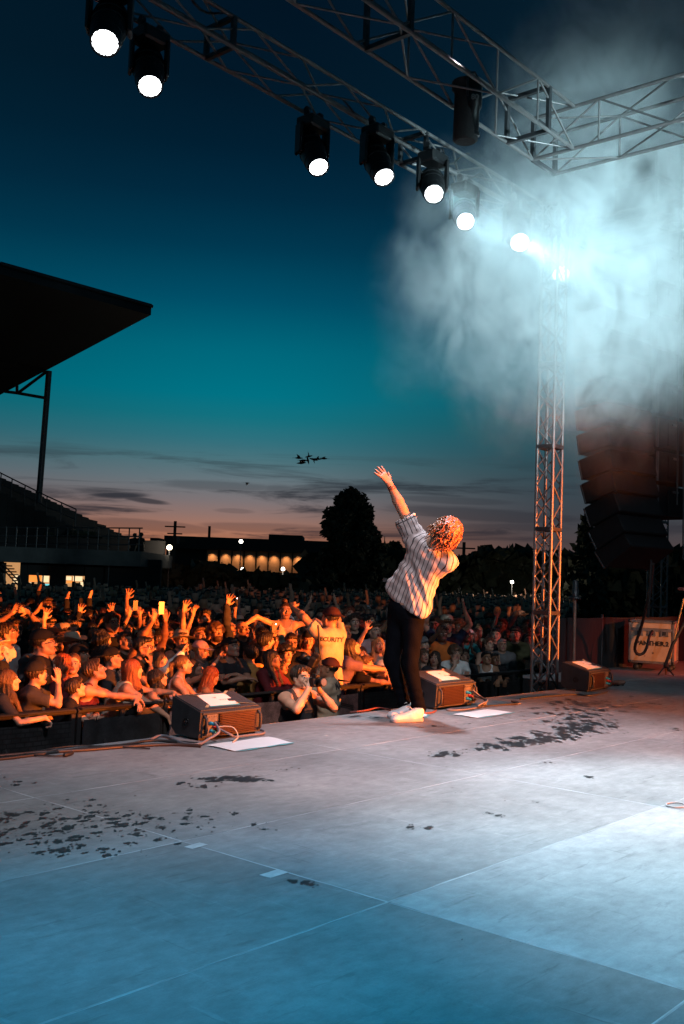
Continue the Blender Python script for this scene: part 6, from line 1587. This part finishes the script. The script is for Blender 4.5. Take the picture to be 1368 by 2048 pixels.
mm = [tint_mat('mixed_clothes', [(0, (.015, .015, .017)), (.3, (.04, .04, .045)), (.45, (.02, .025, .05)), (.58, (.15, .15, .15)), (.7, (.09, .02, .02)), (.78, (.28, .28, .27)), (.88, (.06, .05, .03)), (.95, (.4, .3, .25))]),
      tint_mat('mixed_skin', [(0, TONE['light']), (.4, TONE['fair']), (.6, TONE['tan']), (.8, TONE['brown']), (.92, TONE['light'])], .5),
      tint_mat('mixed_hair', [(0, HC['dark']), (.35, HC['black']), (.6, HC['brown']), (.75, HC['blond']), (.82, (.22, .22, .22)), (.87, HC['dark'])], .6), TROU]
me = mesh_np('crowd', np.concatenate(VV), np.concatenate(QQ), mi=np.concatenate(II), mats=mm); attr(me, 'tint', np.concatenate(TT))
tag(put('crowd', me), 'distant mass of the audience beyond the nearer rows', 'crowd', None, 'stuff')
print('named crowd', len(named), 'mass', len(rest), 'max named depth', named[-1][4], 'far', C1[-1][4])

# ================================================================== BEYOND THE CROWD
CONC = mat('dim_concrete', (0.06, 0.058, 0.058), .8, 0, .3, 2, .2, 20); DARKW = mat('dark_wall', (0.016, 0.015, 0.016), .85, 0, .3, 1.5); ROOFM = mat('dark_roof_sheet', (0.010, 0.011, 0.014), .7, .2, .2, 1)
LEAFM = mat('foliage', (0.022, 0.030, 0.016), .7, 0, .4, 3); BARK = mat('bark', (0.06, 0.045, 0.035), .9, 0, .3, 6)
def off(p, d, u=0): return np.array(p)+np.array([FWH[0]*d+RTH[0]*u, FWH[1]*d+RTH[1]*u, 0])
FWH = unit(FW*[1, 1, 0]); RTH = np.array([FWH[1], -FWH[0], 0])
def LP(px, py, D): return dep(px, py, D)
def bb(m, px0, py0, px1, py1, D, depth=1.0, mi=0, z0=None):
    """a block facing the stage between two image corners at depth D"""
    a, b = dep(px0, py1, D), dep(px1, py0, D); zz0 = a[2] if z0 is None else z0
    c = (a+b)/2; w = abs((b-a)@RTH); Rm = np.stack([RTH, FWH, Z_], 1)
    m.box((c[0]+FWH[0]*depth/2, c[1]+FWH[1]*depth/2, (zz0+b[2])/2), (w, depth, b[2]-zz0), mi, Rm); return m
# --- grandstand with its big flat roof
z_r = 12.5
rp = [onz(-420, 470, z_r), onz(0, 548, z_r), onz(302, 630, z_r), onz(0, 790, z_r), onz(-320, 965, z_r)]
root = empty('grandstand', (rp[2][0], rp[2][1], GZ)); tag(root, 'dark grandstand with a huge flat cantilever roof, posts and stepped seating at the left', 'grandstand')
o0 = np.array(root.location)
MB().prism([np.array(p)-o0 for p in rp][::-1], (0, 0, .45)).build('roof', ROOFM, root)
m = MB(); e_ = [np.array(p)-o0+[0, 0, .40] for p in rp[1:4]]
m.tube([e_[0], e_[1]], .10, 6); m.tube([e_[1], e_[2]], .10, 6); m.build('gutter', STEEL, root)
ptop = onz(98, 742, z_r-.02); MB().tube([ptop-o0, np.array([ptop[0], ptop[1], dep(88, 1030, 56)[2]-1.0])-o0-np.array([.22*RTH[0], .22*RTH[1], 0])], .17, 10).build('roof_post', STEEL, root)
Dp = float((ptop-EYE)@FW)
m = MB(); m.tube([dep(97, 797, Dp)-o0, dep(34, 786, Dp+1.5)-o0, dep(10, 783, Dp+2)-o0], .09, 8); m.tube([dep(92, 744, Dp)-o0, dep(36, 786, Dp+1.5)-o0], .09, 8); m.tube([dep(34, 770, Dp+1.5)-o0, dep(34, 788, Dp+1.5)-o0], .09, 8); m.build('roof_strut', STEEL, root)
# stepped seating falling towards the right
Ds = 54.0; n_st = 14
pr_ = [(-320, 840), (0, 988), (48, 1012), (92, 1034), (150, 1060), (215, 1085)]
m = MB()
for i in range(len(pr_)-1):
    (xa, ya), (xb, yb) = pr_[i], pr_[i+1]; ns = max(2, int(abs(xb-xa)/16))
    for k in range(ns):
        xs0, xs1 = xa+(xb-xa)*k/ns, xa+(xb-xa)*(k+1)/ns; yk = ya+(yb-ya)*k/ns
        c0, c1 = dep(xs0, yk, Ds), dep(xs1, yk, Ds); w = float((c1-c0)@RTH); c = (c0+c1)/2
        m.box(np.array([c[0]+FWH[0]*7, c[1]+FWH[1]*7, (GZ+c0[2])/2])-o0, (w, 14, c0[2]-GZ), 0, np.stack([RTH, FWH, Z_], 1))
o = m.build('seating_tier', DARKW, root)
rl = MB()
for dd_ in (0, 13.5):
    P_ = [dep(x, y, Ds+.2)+FWH*dd_-o0 for x, y in [(-100, 930), (0, 988), (48, 1012), (92, 1034), (150, 1060)]]
    if dd_ == 0:
        for h_ in (.55, 1.1): rl.tube([p+Z_*h_ for p in P_], .035, 6)
rl.build('handrail', STEEL, root)
for x, y in [(0, 988), (22, 999), (48, 1012), (70, 1023), (92, 1034), (121, 1047), (150, 1060)]:
    p = dep(x, y, Ds+.2)-o0; MB().tube([p, p+Z_*1.1], .035, 6).build('rail_post', STEEL, root)
# --- concession building with a walkway deck on its flat top
cb = empty('concession_building', LP(170, 1180, 44)*[1, 1, 0]+[0, 0, GZ]); tag(cb, 'long low concession building with two lit serving windows and a walkway on its roof', 'building')
o0 = np.array(cb.location); Rm = np.stack([RTH, FWH, Z_], 1); Dc = 44.0
def blk(name, px0, py0, px1, py1, D, depth, mt, z0=None, bev=0):
    a, b = dep(px0, py1, D), dep(px1, py0, D); zz0 = a[2] if z0 is None else z0; c = (a+b)/2
    m = MB(); m.box(np.array([c[0]+FWH[0]*depth/2, c[1]+FWH[1]*depth/2, (zz0+b[2])/2])-o0, (abs((b-a)@RTH), depth, b[2]-zz0), 0, Rm, bev); return m.build(name, mt, cb)
blk('wall', 168, 1120, 322, 1190, Dc+.4, .3, DARKW, GZ); blk('wall', 98, 1120, 130, 1190, Dc+.4, .3, DARKW, GZ); blk('wall', 38, 1120, 55, 1190, Dc+.4, .3, DARKW, GZ)
blk('wall', 55, 1120, 98, 1150, Dc+.41, .28, DARKW); blk('wall', 130, 1120, 168, 1151, Dc+.41, .28, DARKW)
blk('counter', 53, 1172, 100, 1177, Dc+.1, .8, CONC); blk('counter', 129, 1175, 170, 1180, Dc+.1, .8, CONC)
blk('wall', -300, 1125, 8, 1190, Dc+.45, .3, DARKW, GZ)
blk('roof_slab', -300, 1103, 282, 1112, Dc-1.2, 8, CONC)
blk('back_wall', -300, 1118, 300, 1190, Dc+9, .3, DARKW, GZ)
blk('parapet', -300, 1082, 330, 1090, Dc+6.5, .3, DARKW, dep(0, 1104, Dc-1.2)[2]-.1)
for k in range(15):
    x = -10+20.5*k; p = dep(x, 1103+.012*x, Dc-1.1)-o0; MB().tube([p, p+Z_*1.05], .03, 6).build('rail_post', STEEL, cb)
m = MB()
for h_ in (.35, .7, 1.05): m.tube([dep(-300, 1103, Dc-1.1)-o0+Z_*h_, dep(283, 1106.4, Dc-1.1)-o0+Z_*h_], .028, 6)
m.build('handrail', STEEL, cb)
warm = mat('glowing_interior_wall', (0.55, 0.38, 0.22), .8, emit=(1.0, 0.50, 0.20), estr=.55); glow = mat('menu_board_light', (0.7, 0.3, 0.1), .6, emit=(1.0, 0.28, 0.05), estr=1.3); cyanl = mat('drink_cooler_light', (0.2, 0.6, 0.6), .5, emit=(0.2, 0.85, 0.95), estr=.9); cream = mat('glowing_poster', (0.8, 0.65, 0.4), .6, emit=(1.0, 0.74, 0.42), estr=1.2)  # wall and posters emit by themselves, standing in for room lamps
for (x0, x1, y0, y1) in ((55, 98, 1150, 1172), (130, 168, 1151, 1175), (8, 38, 1127, 1185)):
    blk('interior_wall', x0-3, y0-3, x1+3, y1+8, Dc+3.5, .1, warm)
for (x0, y0, x1, y1, mt, D) in [(56, 1151, 82, 1163, glow, 2.6), (84, 1152, 97, 1164, cream, 2.6), (55, 1165, 62, 1174, cream, 2.6), (88, 1168, 98, 1180, cyanl, 2.6), (75, 1167, 80, 1176, cyanl, 2.6), (131, 1153, 142, 1160, cream, 2.6), (146, 1153, 164, 1162, cream, 2.6), (133, 1162, 150, 1166, glow, 2.6), (160, 1164, 166, 1175, cream, 2.6), (27, 1148, 37, 1165, cream, 2.6)]:
    blk('lit_panel', x0, y0, x1, y1, Dc+D, .08, mt)
sil = mat('dark_goods', (0.02, 0.02, 0.02), .8)
for (x0, y0, x1, y1) in [(62, 1164, 66, 1180), (66, 1168, 73, 1180), (79, 1165, 84, 1180), (143, 1163, 149, 1180), (151, 1166, 156, 1180), (120, 1150, 128, 1190), (84, 1150, 85, 1172), (147, 1151, 148, 1176)]:
    blk('goods_stack', x0, y0, x1, y1, Dc+1.5, .2, sil)
# stair in the open bay at the far left
for k in range(7):
    blk('stair_step', 2+4.4*k, 1130+6*k, 7+4.4*k, 1132.5+6*k, Dc+.2, 1.2, STEEL)
m = MB(); m.tube([dep(0, 1122, Dc)-o0, dep(36, 1160, Dc)-o0], .03, 6); m.tube([dep(0, 1132, Dc)-o0, dep(36, 1170, Dc)-o0], .03, 6); m.build('stair_rail', STEEL, cb)
# two people standing on the walkway, seen against the sky
for k, (px, py) in enumerate(((268, 1071), (281, 1070))):
    h = proto('down' if k else 'down_b', bool(k), 'tee', True); p = dep(px, 1103, Dc+3); hz = dep(px, py, Dc+3)
    o = put('person', h['body'], None, None, TONE['light']); o.location = (p[0], p[1], hz[2]-1.62); o.rotation_euler = (0, 0, 2.2+k); tag(o, ['left one of two people standing on the walkway roof against the sunset', 'right one of two people standing on the walkway roof against the sunset'][k], 'person', 'people on the walkway')
    put('shirt', h['shirts']['tee'], o, None, COLS['black']); put('hair', HAIRM['short' if not k else 'fringe'], o, h['HM'], HC['black'])
    rz_ = o.location[2]; MB().box((0, 0, 0), (.1, .1, .1)) 
# --- lit warehouse
Dw = 120.0
wh = empty('warehouse', LP(500, 1150, Dw)*[1, 1, 0]+[0, 0, GZ]); tag(wh, 'long low warehouse, nine downlit bays glowing along its wall', 'building'); o0 = np.array(wh.location)
BUFF = mat('buff_wall_panel', (0.48, 0.34, 0.24), .85, 0, .15, .6)
def wblk(name, px0, py0, px1, py1, D, depth, mt, z0=None):
    a, b = dep(px0, py1, D), dep(px1, py0, D); zz0 = a[2] if z0 is None else z0; c = (a+b)/2
    m = MB(); m.box(np.array([c[0]+FWH[0]*depth/2, c[1]+FWH[1]*depth/2, (zz0+b[2])/2])-o0, (abs((b-a)@RTH), depth, b[2]-zz0), 0, Rm); return m.build(name, mt, wh)
wblk('wall', 330, 1098, 660, 1160, Dw+.4, 30, DARKW, GZ)
wblk('roof', 328, 1083, 662, 1083, Dw-1.2, 34, ROOFM, dep(425, 1099.5, Dw)[2])
wblk('roof_unit', 537, 1071, 605, 1084, Dw+6, 8, DARKW); wblk('roof_unit', 300, 1076, 318, 1084, Dw+4, 4, DARKW); wblk('roof_unit', 380, 1078, 470, 1084, Dw+12, 6, DARKW)
for k in range(9):
    xc = 427+24.3*k-(3 if k == 0 else 0); x0, x1 = xc-10.8, xc+10.8
    zt_ = dep(425, 1100, Dw)[2]; a_, b_ = dep(x0, 1120, Dw), dep(x1, 1120, Dw); c_ = (a_+b_)/2; zb_ = dep(425, 1140, Dw)[2]
    MB().box(np.array([c_[0]+FWH[0]*.17, c_[1]+FWH[1]*.17, (zt_+zb_)/2])-o0, (abs((b_-a_)@RTH), .34, zt_-zb_), 0, Rm).build('wall_panel', BUFF, wh)
    p = dep(xc, 1100, Dw-.45); p[2] = zt_-.06; ld = bpy.data.lights.new('bay_light', 'SPOT'); ld.energy = 190; ld.color = (1.0, 0.46, 0.17); ld.spot_size = math.radians(95); ld.spot_blend = 1.0; ld.shadow_soft_size = .08
    lo_ = bpy.data.objects.new('bay_light', ld); COL.objects.link(lo_); lo_.location = p; lo_.rotation_euler = (Vector(FWH*.16+np.array([0, 0, -1]))).to_track_quat('-Z', 'Y').to_euler()
for k in range(10):
    xc = 415+24.3*k; wblk('pier', xc-1.2, 1101, xc+1.2, 1146, Dw-.25, .6, DARKW, GZ)
# --- street and walkway lamps
LAMPW = mat('lamp_globe', (1, 1, 1), .3, emit=(1.0, 0.93, 0.82), estr=9); LAMPY = mat('lamp_globe_warm', (1, .9, .7), .3, emit=(1.0, 0.80, 0.52), estr=9)
for n_, (px, py, D, r, warmq, lab) in enumerate([(486, 1139, 75, .16, 0, 'globe street lamp on a post right of the white tents'), (566, 1138, 78, .15, 0, 'globe street lamp below the lit warehouse bays'), (505, 1150, 88, .13, 0, 'small lamp low between the two globe lamps, left'), (533, 1151, 88, .15, 0, 'small bright lamp low between the two globe lamps, right'),
        (369, 1142, 72, .13, 0, 'small lamp above the left white tent'), (482, 1083, 100, .20, 0, 'lone bright lamp above the warehouse roof'), (219, 1107, 43.5, .06, 1, 'wall lamp on the walkway left of the lit column'), (658, 1141, 95, .08, 0, 'tiny white lamp at the foot of the big tree'),
        (1024, 1164, 60, .10, 0, 'round white lamp between the singer and the tower'), (1011, 1130, 80, .07, 0, 'tiny lamp above the round lamp left of the tower'), (339, 1095, 50, .14, 1, 'tall warm lamp at the right end of the walkway'), (187, 1059, 70, .05, 0, 'pin point light in the trees above the walkway')]):
    p = dep(px, py, D); r0 = empty('street_lamp', (p[0], p[1], GZ)); tag(r0, lab, 'lamp', 'lamps beyond the crowd'); zt = p[2]-GZ
    MB().tube([(0, 0, 0), (0, 0, zt-r)], .05 if D > 60 else .035, 8).build('post', STEEL, r0)
    MB().lathe([(.0, -r), (r*.7, -r*.7), (r, 0), (r*.7, r*.7), (0, r)], (0, 0, zt), n=14, cap=False).build('globe', LAMPY if warmq else LAMPW, r0)
    MB().lathe([(r*.5, -r*1.25), (r*.55, -r*.8)], (0, 0, zt), n=10).build('collar', STEEL, r0)
    if px in (339, 486, 566, 1024):
        ld = bpy.data.lights.new('lamp_light', 'POINT'); ld.energy = 200 if px != 339 else 90; ld.color = (1, .85, .65); ld.shadow_soft_size = r+.05; lo_ = bpy.data.objects.new('lamp_light', ld); COL.objects.link(lo_); lo_.location = (p[0]-FWH[0]*.5, p[1]-FWH[1]*.5, p[2])
# --- tents
CANV = mat('white_tent_canvas', (0.55, 0.62, 0.62), .7, 0, .1, 1)
for k, (x0, x1, ya, ye, D) in enumerate([(356, 402, 1149, 1164, 62), (400, 446, 1151, 1164, 64), (458, 510, 1147, 1165, 62)]):
    a, b = dep(x0, ye, D), dep(x1, ye, D); w = float((b-a)@RTH); top = dep((x0+x1)/2, ya, D+w/2)
    r0 = empty('tent', ((a[0]+b[0])/2, (a[1]+b[1])/2, GZ)); o0 = np.array(r0.location); tag(r0, ['white pyramid tent, leftmost beyond the crowd', 'second white pyramid tent, touching the leftmost one', 'separate white pyramid tent right of the gap'][k], 'tent', 'white tents beyond the crowd')
    C4 = [a, b, b+FWH*w, a+FWH*w]; ap = np.array([(a+b)[0]/2+FWH[0]*w/2, (a+b)[1]/2+FWH[1]*w/2, top[2]]); m = MB()
    for i in range(4): m.add([C4[i]-o0, C4[(i+1) % 4]-o0, ap-o0], [(0, 1, 2)]); q0, q1 = C4[i]-o0, C4[(i+1) % 4]-o0; m.add([q0-Z_*.28, q1-Z_*.28, q1, q0], [(0, 1, 2, 3)])
    m.build('canopy', CANV, r0)
    for q in C4: MB().tube([np.array([q[0], q[1], GZ])-o0, q-o0], .04, 6).build('pole', STEEL, r0)
# --- utility poles
for k, (px, ytop, ybase, D, arms) in enumerate([(348, 1042, 1100, 110, 3), (417, 1052, 1100, 125, 0), (926, 1084, 1160, 100, 1)]):
    a, b = dep(px, ybase, D), dep(px+1, ytop, D); r0 = empty('utility_pole', (a[0], a[1], GZ)); tag(r0, ['utility pole with crossarms against the sunset', 'bare utility pole right of the one with crossarms', 'utility pole behind the head of the singer'][k], 'utility pole'); h_ = b[2]-GZ
    MB().tube([(0, 0, 0), (0, 0, h_)], .16, 8).build('pole', BARK, r0)
    for q in range(arms): 
        zz = h_-.6-.75*q; w_ = 1.1 if q != 1 else .8; MB().tube([tuple(-RTH*w_+Z_*zz), tuple(RTH*w_+Z_*zz)], .07, 6).build('crossarm', BARK, r0)
    if arms == 3: MB().lathe([(.22, h_-2.4), (.22, h_-1.6)], (RTH*.35), n=10).build('transformer', STEEL, r0)
# --- trees
def tree(px, ytop, half_px, D, kind, label, ybase=1190, seed=0, n=2600, leaf=.28):
    r = np.random.default_rng(seed); top = dep(px, ytop, D); H = top[2]-GZ; Rw = half_px/FPX*D; root = empty('tree', (top[0], top[1], GZ)); tag(root, label, 'tree', 'trees beyond the crowd')
    tr = MB(); tr.tube([(0, 0, 0), (.05*Rw, 0, H*.35), (0, .03*Rw, H*.7), (0, 0, H*.93)], [H*.028, H*.022, H*.012, H*.004], 8)
    P_, N_ = [], []
    if kind == 'conifer':
        nb_ = 46
        for i in range(nb_):
            t = i/(nb_-1); z = H*(.10+.88*t); L = Rw*(1-t)**.75*(.75+.4*r.random()); a = i*2.4+r.random()
            d = np.array([math.cos(a), math.sin(a), -.10]); tr.tube([(0, 0, z), tuple(np.array([0, 0, z])+d*L)], [H*.006, H*.002], 4)
            m_ = int(n/nb_*(1-t*.6)); s_ = r.random(m_)**.7; P_.append(np.array([0, 0, z])+d*L*s_[:, None]+r.normal(size=(m_, 3))*[.16*L+.1, .16*L+.1, .10*L+.08]*(1-.4*s_)[:, None])
    else:
        nb_ = 150 if kind == 'round' else 14; C_ = []
        for i in range(nb_):
            v = unit(r.normal(size=3)); v[2] = v[2]*.9; rr = r.random()**.45
            zc = H*(.56 if kind == 'round' else .60); c = np.array([0, 0, zc])+v*rr*np.array([Rw*.72, Rw*.72, H*.34]); f = 1-max(0, (c[2]-zc)/(H*.5))*.45; c[:2] *= f; C_.append(c)
            if kind == 'round':
                t_ = r.random()**.9; aa = r.random()*6.283; q_ = (.55+.45*r.random())*(1 if i % 3 else .5); c = np.array([math.cos(aa)*Rw*.84*q_*(1-t_**2.1)**.62, math.sin(aa)*Rw*.84*q_*(1-t_**2.1)**.62, H*(.10+.84*t_)])
            tr.tube([(0, 0, min(H*.4, c[2]*.7)), tuple(c*[.5, .5, 1]*[1, 1, .85]), tuple(c)], [H*.012, H*.007, H*.003], 5)
            m_ = n//nb_; rad = Rw*((.30 if kind != 'round' else .11)+(.15 if kind != 'round' else .13)*r.random()); q = r.normal(size=(m_, 3)); q /= np.linalg.norm(q, axis=1)[:, None]; P_.append(c+q*(r.random(m_)[:, None]**.4)*rad*[1, 1, .85])
    P_ = np.concatenate(P_); m_ = len(P_); A = r.normal(size=(m_, 3)); A /= np.linalg.norm(A, axis=1)[:, None]; B = np.cross(A, r.normal(size=(m_, 3))); B /= np.linalg.norm(B, axis=1)[:, None]
    sz = leaf*(.5+.9*r.random(m_))[:, None]; V = np.stack([P_-A*sz-B*sz*.5, P_+A*sz*.2-B*sz*.6, P_+A*sz+B*sz*.1, P_-A*sz*.1+B*sz*.6], 1).reshape(-1, 3)
    V = V[:]; me = mesh_np('crown', V, np.arange(len(V)).reshape(-1, 4), smooth=False, mats=[LEAFM])
    put('crown', me, root); tr.build('trunk', BARK, root)
tree(703, 970, 88, 62, 'round', 'big dark tree rising left of the raised arm of the singer', seed=3, n=22000, leaf=.17)
tree(1172, 1036, 52, 60, 'conifer', 'conifer with drooping branches between the tower and the speaker array', seed=4, n=5000, leaf=.22)
for k, (px, yt, hp, D, kd, lab) in enumerate([(148, 1030, 30, 52, 'loose', 'dark tree against the sunset at the end of the handrail'), (192, 1028, 28, 53, 'loose', 'ragged dark tree, right end of the group above the walkway'), (112, 1040, 26, 53, 'loose', 'low dark tree hiding the foot of the roof post'),
        (770, 1062, 45, 85, 'loose', 'low tree behind the raised arm of the singer, right of the big tree'), (960, 1086, 48, 90, 'loose', 'rounded tree right of the singer head'), (1020, 1078, 40, 88, 'loose', 'taller tree just left of the tower'), (1060, 1088, 34, 92, 'loose', 'tree glimpsed through the tower truss'),
        (905, 1100, 34, 84, 'loose', 'low tree behind the shoulder of the singer'), (850, 1120, 50, 92, 'loose', 'low tree hidden by the singer back'), (580, 1062, 22, 165, 'loose', 'small round tree poking over the warehouse roof'), (400, 1112, 34, 70, 'loose', 'dark tree in front of the left warehouse bays'), (440, 1124, 26, 68, 'loose', 'lower dark tree in front of the first lit bay'), (1110, 1095, 40, 84, 'loose', 'tree right of the tower behind the pipe post'),
        (1250, 1110, 50, 80, 'loose', 'dark tree under the curved speaker array'), (1345, 1100, 50, 78, 'loose', 'dark tree at the right edge behind the flight case')]):
    tree(px, yt, hp, D, kd, lab, seed=10+k, n=3600, leaf=.24)
# hedge and far wood that close the field
def belt(name, pxs, ytop, D, depth, label, n, leaf, seed):
    r = np.random.default_rng(seed); P_ = []
    for i in range(n):
        px = r.uniform(*pxs); p = dep(px, 1100, D); hmax = dep(px, ytop+10*math.sin(px*.021+seed)+7*math.sin(px*.057+2*seed)+4*math.sin(px*.13), D)[2]
        z = GZ+(hmax-GZ)*r.random()**.75; P_.append([p[0]+FWH[0]*r.random()*depth, p[1]+FWH[1]*r.random()*depth, z])
    P_ = np.array(P_); A = r.normal(size=(n, 3)); A /= np.linalg.norm(A, axis=1)[:, None]; B = np.cross(A, r.normal(size=(n, 3))); B /= np.linalg.norm(B, axis=1)[:, None]; sz = leaf*(.5+r.random(n))[:, None]
    V = np.stack([P_-A*sz-B*sz, P_+A*sz-B*sz*.6, P_+A*sz*.8+B*sz, P_-A*sz+B*sz*.7], 1).reshape(-1, 3)
    tag(put(name, mesh_np(name, V, np.arange(len(V)).reshape(-1, 4), smooth=False, mats=[LEAFM])), label, 'woodland', None, 'stuff')
belt('far_wood', (-300, 1700), 1118, 130, 8, 'dark distant woodland closing the field', 26000, .8, 1)
belt('hedge', (655, 1500), 1122, 66, 4, 'dark shrubbery in front of the far trees', 16000, .45, 2)
belt('hedge', (-250, 600), 1152, 58, 3, 'dark shrubbery beyond the left crowd', 10000, .35, 3)
# --- birds
def bird(p, s, ang, flap, label, group='birds flying over the field'):
    m = MB(); d = RTH*math.cos(ang)+Z_*.1*math.sin(ang); up = Z_; side = unit(np.cross(d, up))
    m.lathe([(.0, -.28), (.03, -.2), (.075, -.02), (.06, .14), (.035, .20), (.04, .25), (.0, .31)], (0, 0, 0), d, 10, cap=False); b = m
    r0 = empty('bird', p); tag(r0, label, 'bird', group); r0.scale = (s, s, s); b.build('body', BLKR, r0)
    for q in (-1, 1):
        w = unit(side*q*.9+up*flap); tip = w*.62-d*.12; mid_ = w*.30+d*.06
        wm_ = MB(); V = [d*.10, mid_+d*.05, tip, mid_-d*.13, -d*.10]; V2 = [v+up*.015 for v in V]; wm_.add(V+V2, [(0, 1, 3, 4), (1, 2, 3), (9, 8, 6, 5), (8, 7, 6), (0, 5, 6, 1), (1, 6, 7, 2), (2, 7, 8, 3), (3, 8, 9, 4), (4, 9, 5, 0)]); wm_.build('wing', BLKR, r0)
    MB().add([-d*.2+side*.03, -d*.42+side*.08, -d*.42-side*.08, -d*.2-side*.03, -d*.3+up*.01], [(0, 1, 4), (1, 2, 4), (2, 3, 4), (3, 0, 4)]).build('tail', BLKR, r0)
bl = ['leftmost bird of the flock over the field', 'second bird of the flock, slightly lower', 'lowest bird at the left of the flock', 'highest bird in the middle of the flock', 'middle bird with spread wings in the flock', 'bird right of the middle in the flock', 'larger bird near the right of the flock', 'rightmost trailing bird of the flock']
for k, (px, py, fl) in enumerate([(597, 916, .3), (606, 921, -.2), (602, 926, .1), (617, 913, .5), (616, 921, .0), (628, 919, -.3), (636, 918, .25), (648, 917, .1)]): bird(dep(px, py, 44+k*.7), .62+.06*(k % 3), .4*k, fl, bl[k])
bird(dep(494, 966, 70), .6, 0, -.4, 'lone bird flying under the flock, farther left', 'lone bird')

# ================================================================== STAGE SMOKE
BEAM = (0.55, 0.90, 1.0)
for k, (p, d) in enumerate(heads):
    if k < 4: spot('head_beam', tuple(p), tuple(p+d*4), 160, (0.8, 0.93, 1.0), 30, .6, .06)
    else:
        tgt = p+(unit(np.array(d)*.45+RT*.8-UP*.15) if k < 7 else unit(-FW*.9+RT*.05+UP*.12))*3
        spot('head_beam', tuple(p), tuple(tgt), (300, 100, 260, 200, 220)[k-4], BEAM, (70, 60, 60, 60, 60)[k-4], 1.0, .07)
sm = bpy.data.materials.new('stage_smoke'); sm.use_nodes = True; sm.node_tree.nodes.clear(); N = NT(sm.node_tree)
pos = N.n('ShaderNodeNewGeometry').outputs['Position']
BL = [(1095, 600, 12.1, 1.25, .95), (1240, 590, 12.4, 1.35, .85), (985, 430, 12.1, .80, .50), (900, 620, 12.3, .75, .30), (1190, 370, 12.3, 1.15, .48), (1330, 420, 12.3, 1.3, .55), (1180, 720, 12.1, .80, .32), (1320, 700, 12.3, 1.0, .36), (1250, 800, 12.3, .9, .16), (1280, 240, 12.3, 1.0, .30), (1090, 130, 12.3, .5, .10),
      (950, 540, 12.2, .80, .55), (1190, 180, 12.1, 1.05, .75), (1320, 110, 12.3, 1.2, .75), (870, 410, 12.5, .40, .22), (1040, 790, 12.5, .7, .15), (1010, 690, 12.2, .60, .32), (1060, 330, 12.2, .6, .35), (850, 730, 12.3, .45, .10)]
dens = None
wv = N.n('ShaderNodeVectorMath', operation='SCALE'); N.set(wv.inputs[0], N.vmath('SUBTRACT', N.noise(pos, .9, 3, .6, out=1), (0.5, 0.5, 0.5))); wv.inputs['Scale'].default_value = 1.1
wpos = N.vmath('ADD', pos, wv.outputs[0])
for px, py, D, r, a in BL:
    c = dep(px, py, D); dd = N.vmath('DISTANCE', wpos, tuple(float(v) for v in c), out=1)
    f = N.math('MULTIPLY', N.mapr(dd, r*1.45, 0, 0, 1, 'SMOOTHSTEP'), a); dens = f if dens is None else N.math('ADD', dens, f)
wisps = N.mapr(N.noise(N.mapping(pos, (1, 1, .8)), 1.7, 7, .68, 1.3), .38, .66, .04, 1.7)
dens = N.math('MULTIPLY', N.math('MULTIPLY', dens, wisps), 1.05)
pv = N.n('ShaderNodeVolumePrincipled'); pv.inputs['Color'].default_value = (0.93, 0.98, 1, 1); pv.inputs['Anisotropy'].default_value = 0.0; N.set(pv.inputs['Density'], dens)
ou = N.n('ShaderNodeOutputMaterial'); N.L.new(pv.outputs[0], ou.inputs['Volume'])
cs = np.array([dep(*b[:3]) for b in BL]); rr = np.array([b[3]*1.25+.5 for b in BL])[:, None]
lo_, hi_ = (cs-rr).min(0), (cs+rr).max(0)
so = MB().box((lo_+hi_)/2, hi_-lo_).build('smoke', sm); tag(so, 'pale stage smoke drifting round the lamps and over the hanging speakers', 'smoke', None, 'stuff')
print('smoke', lo_, hi_)
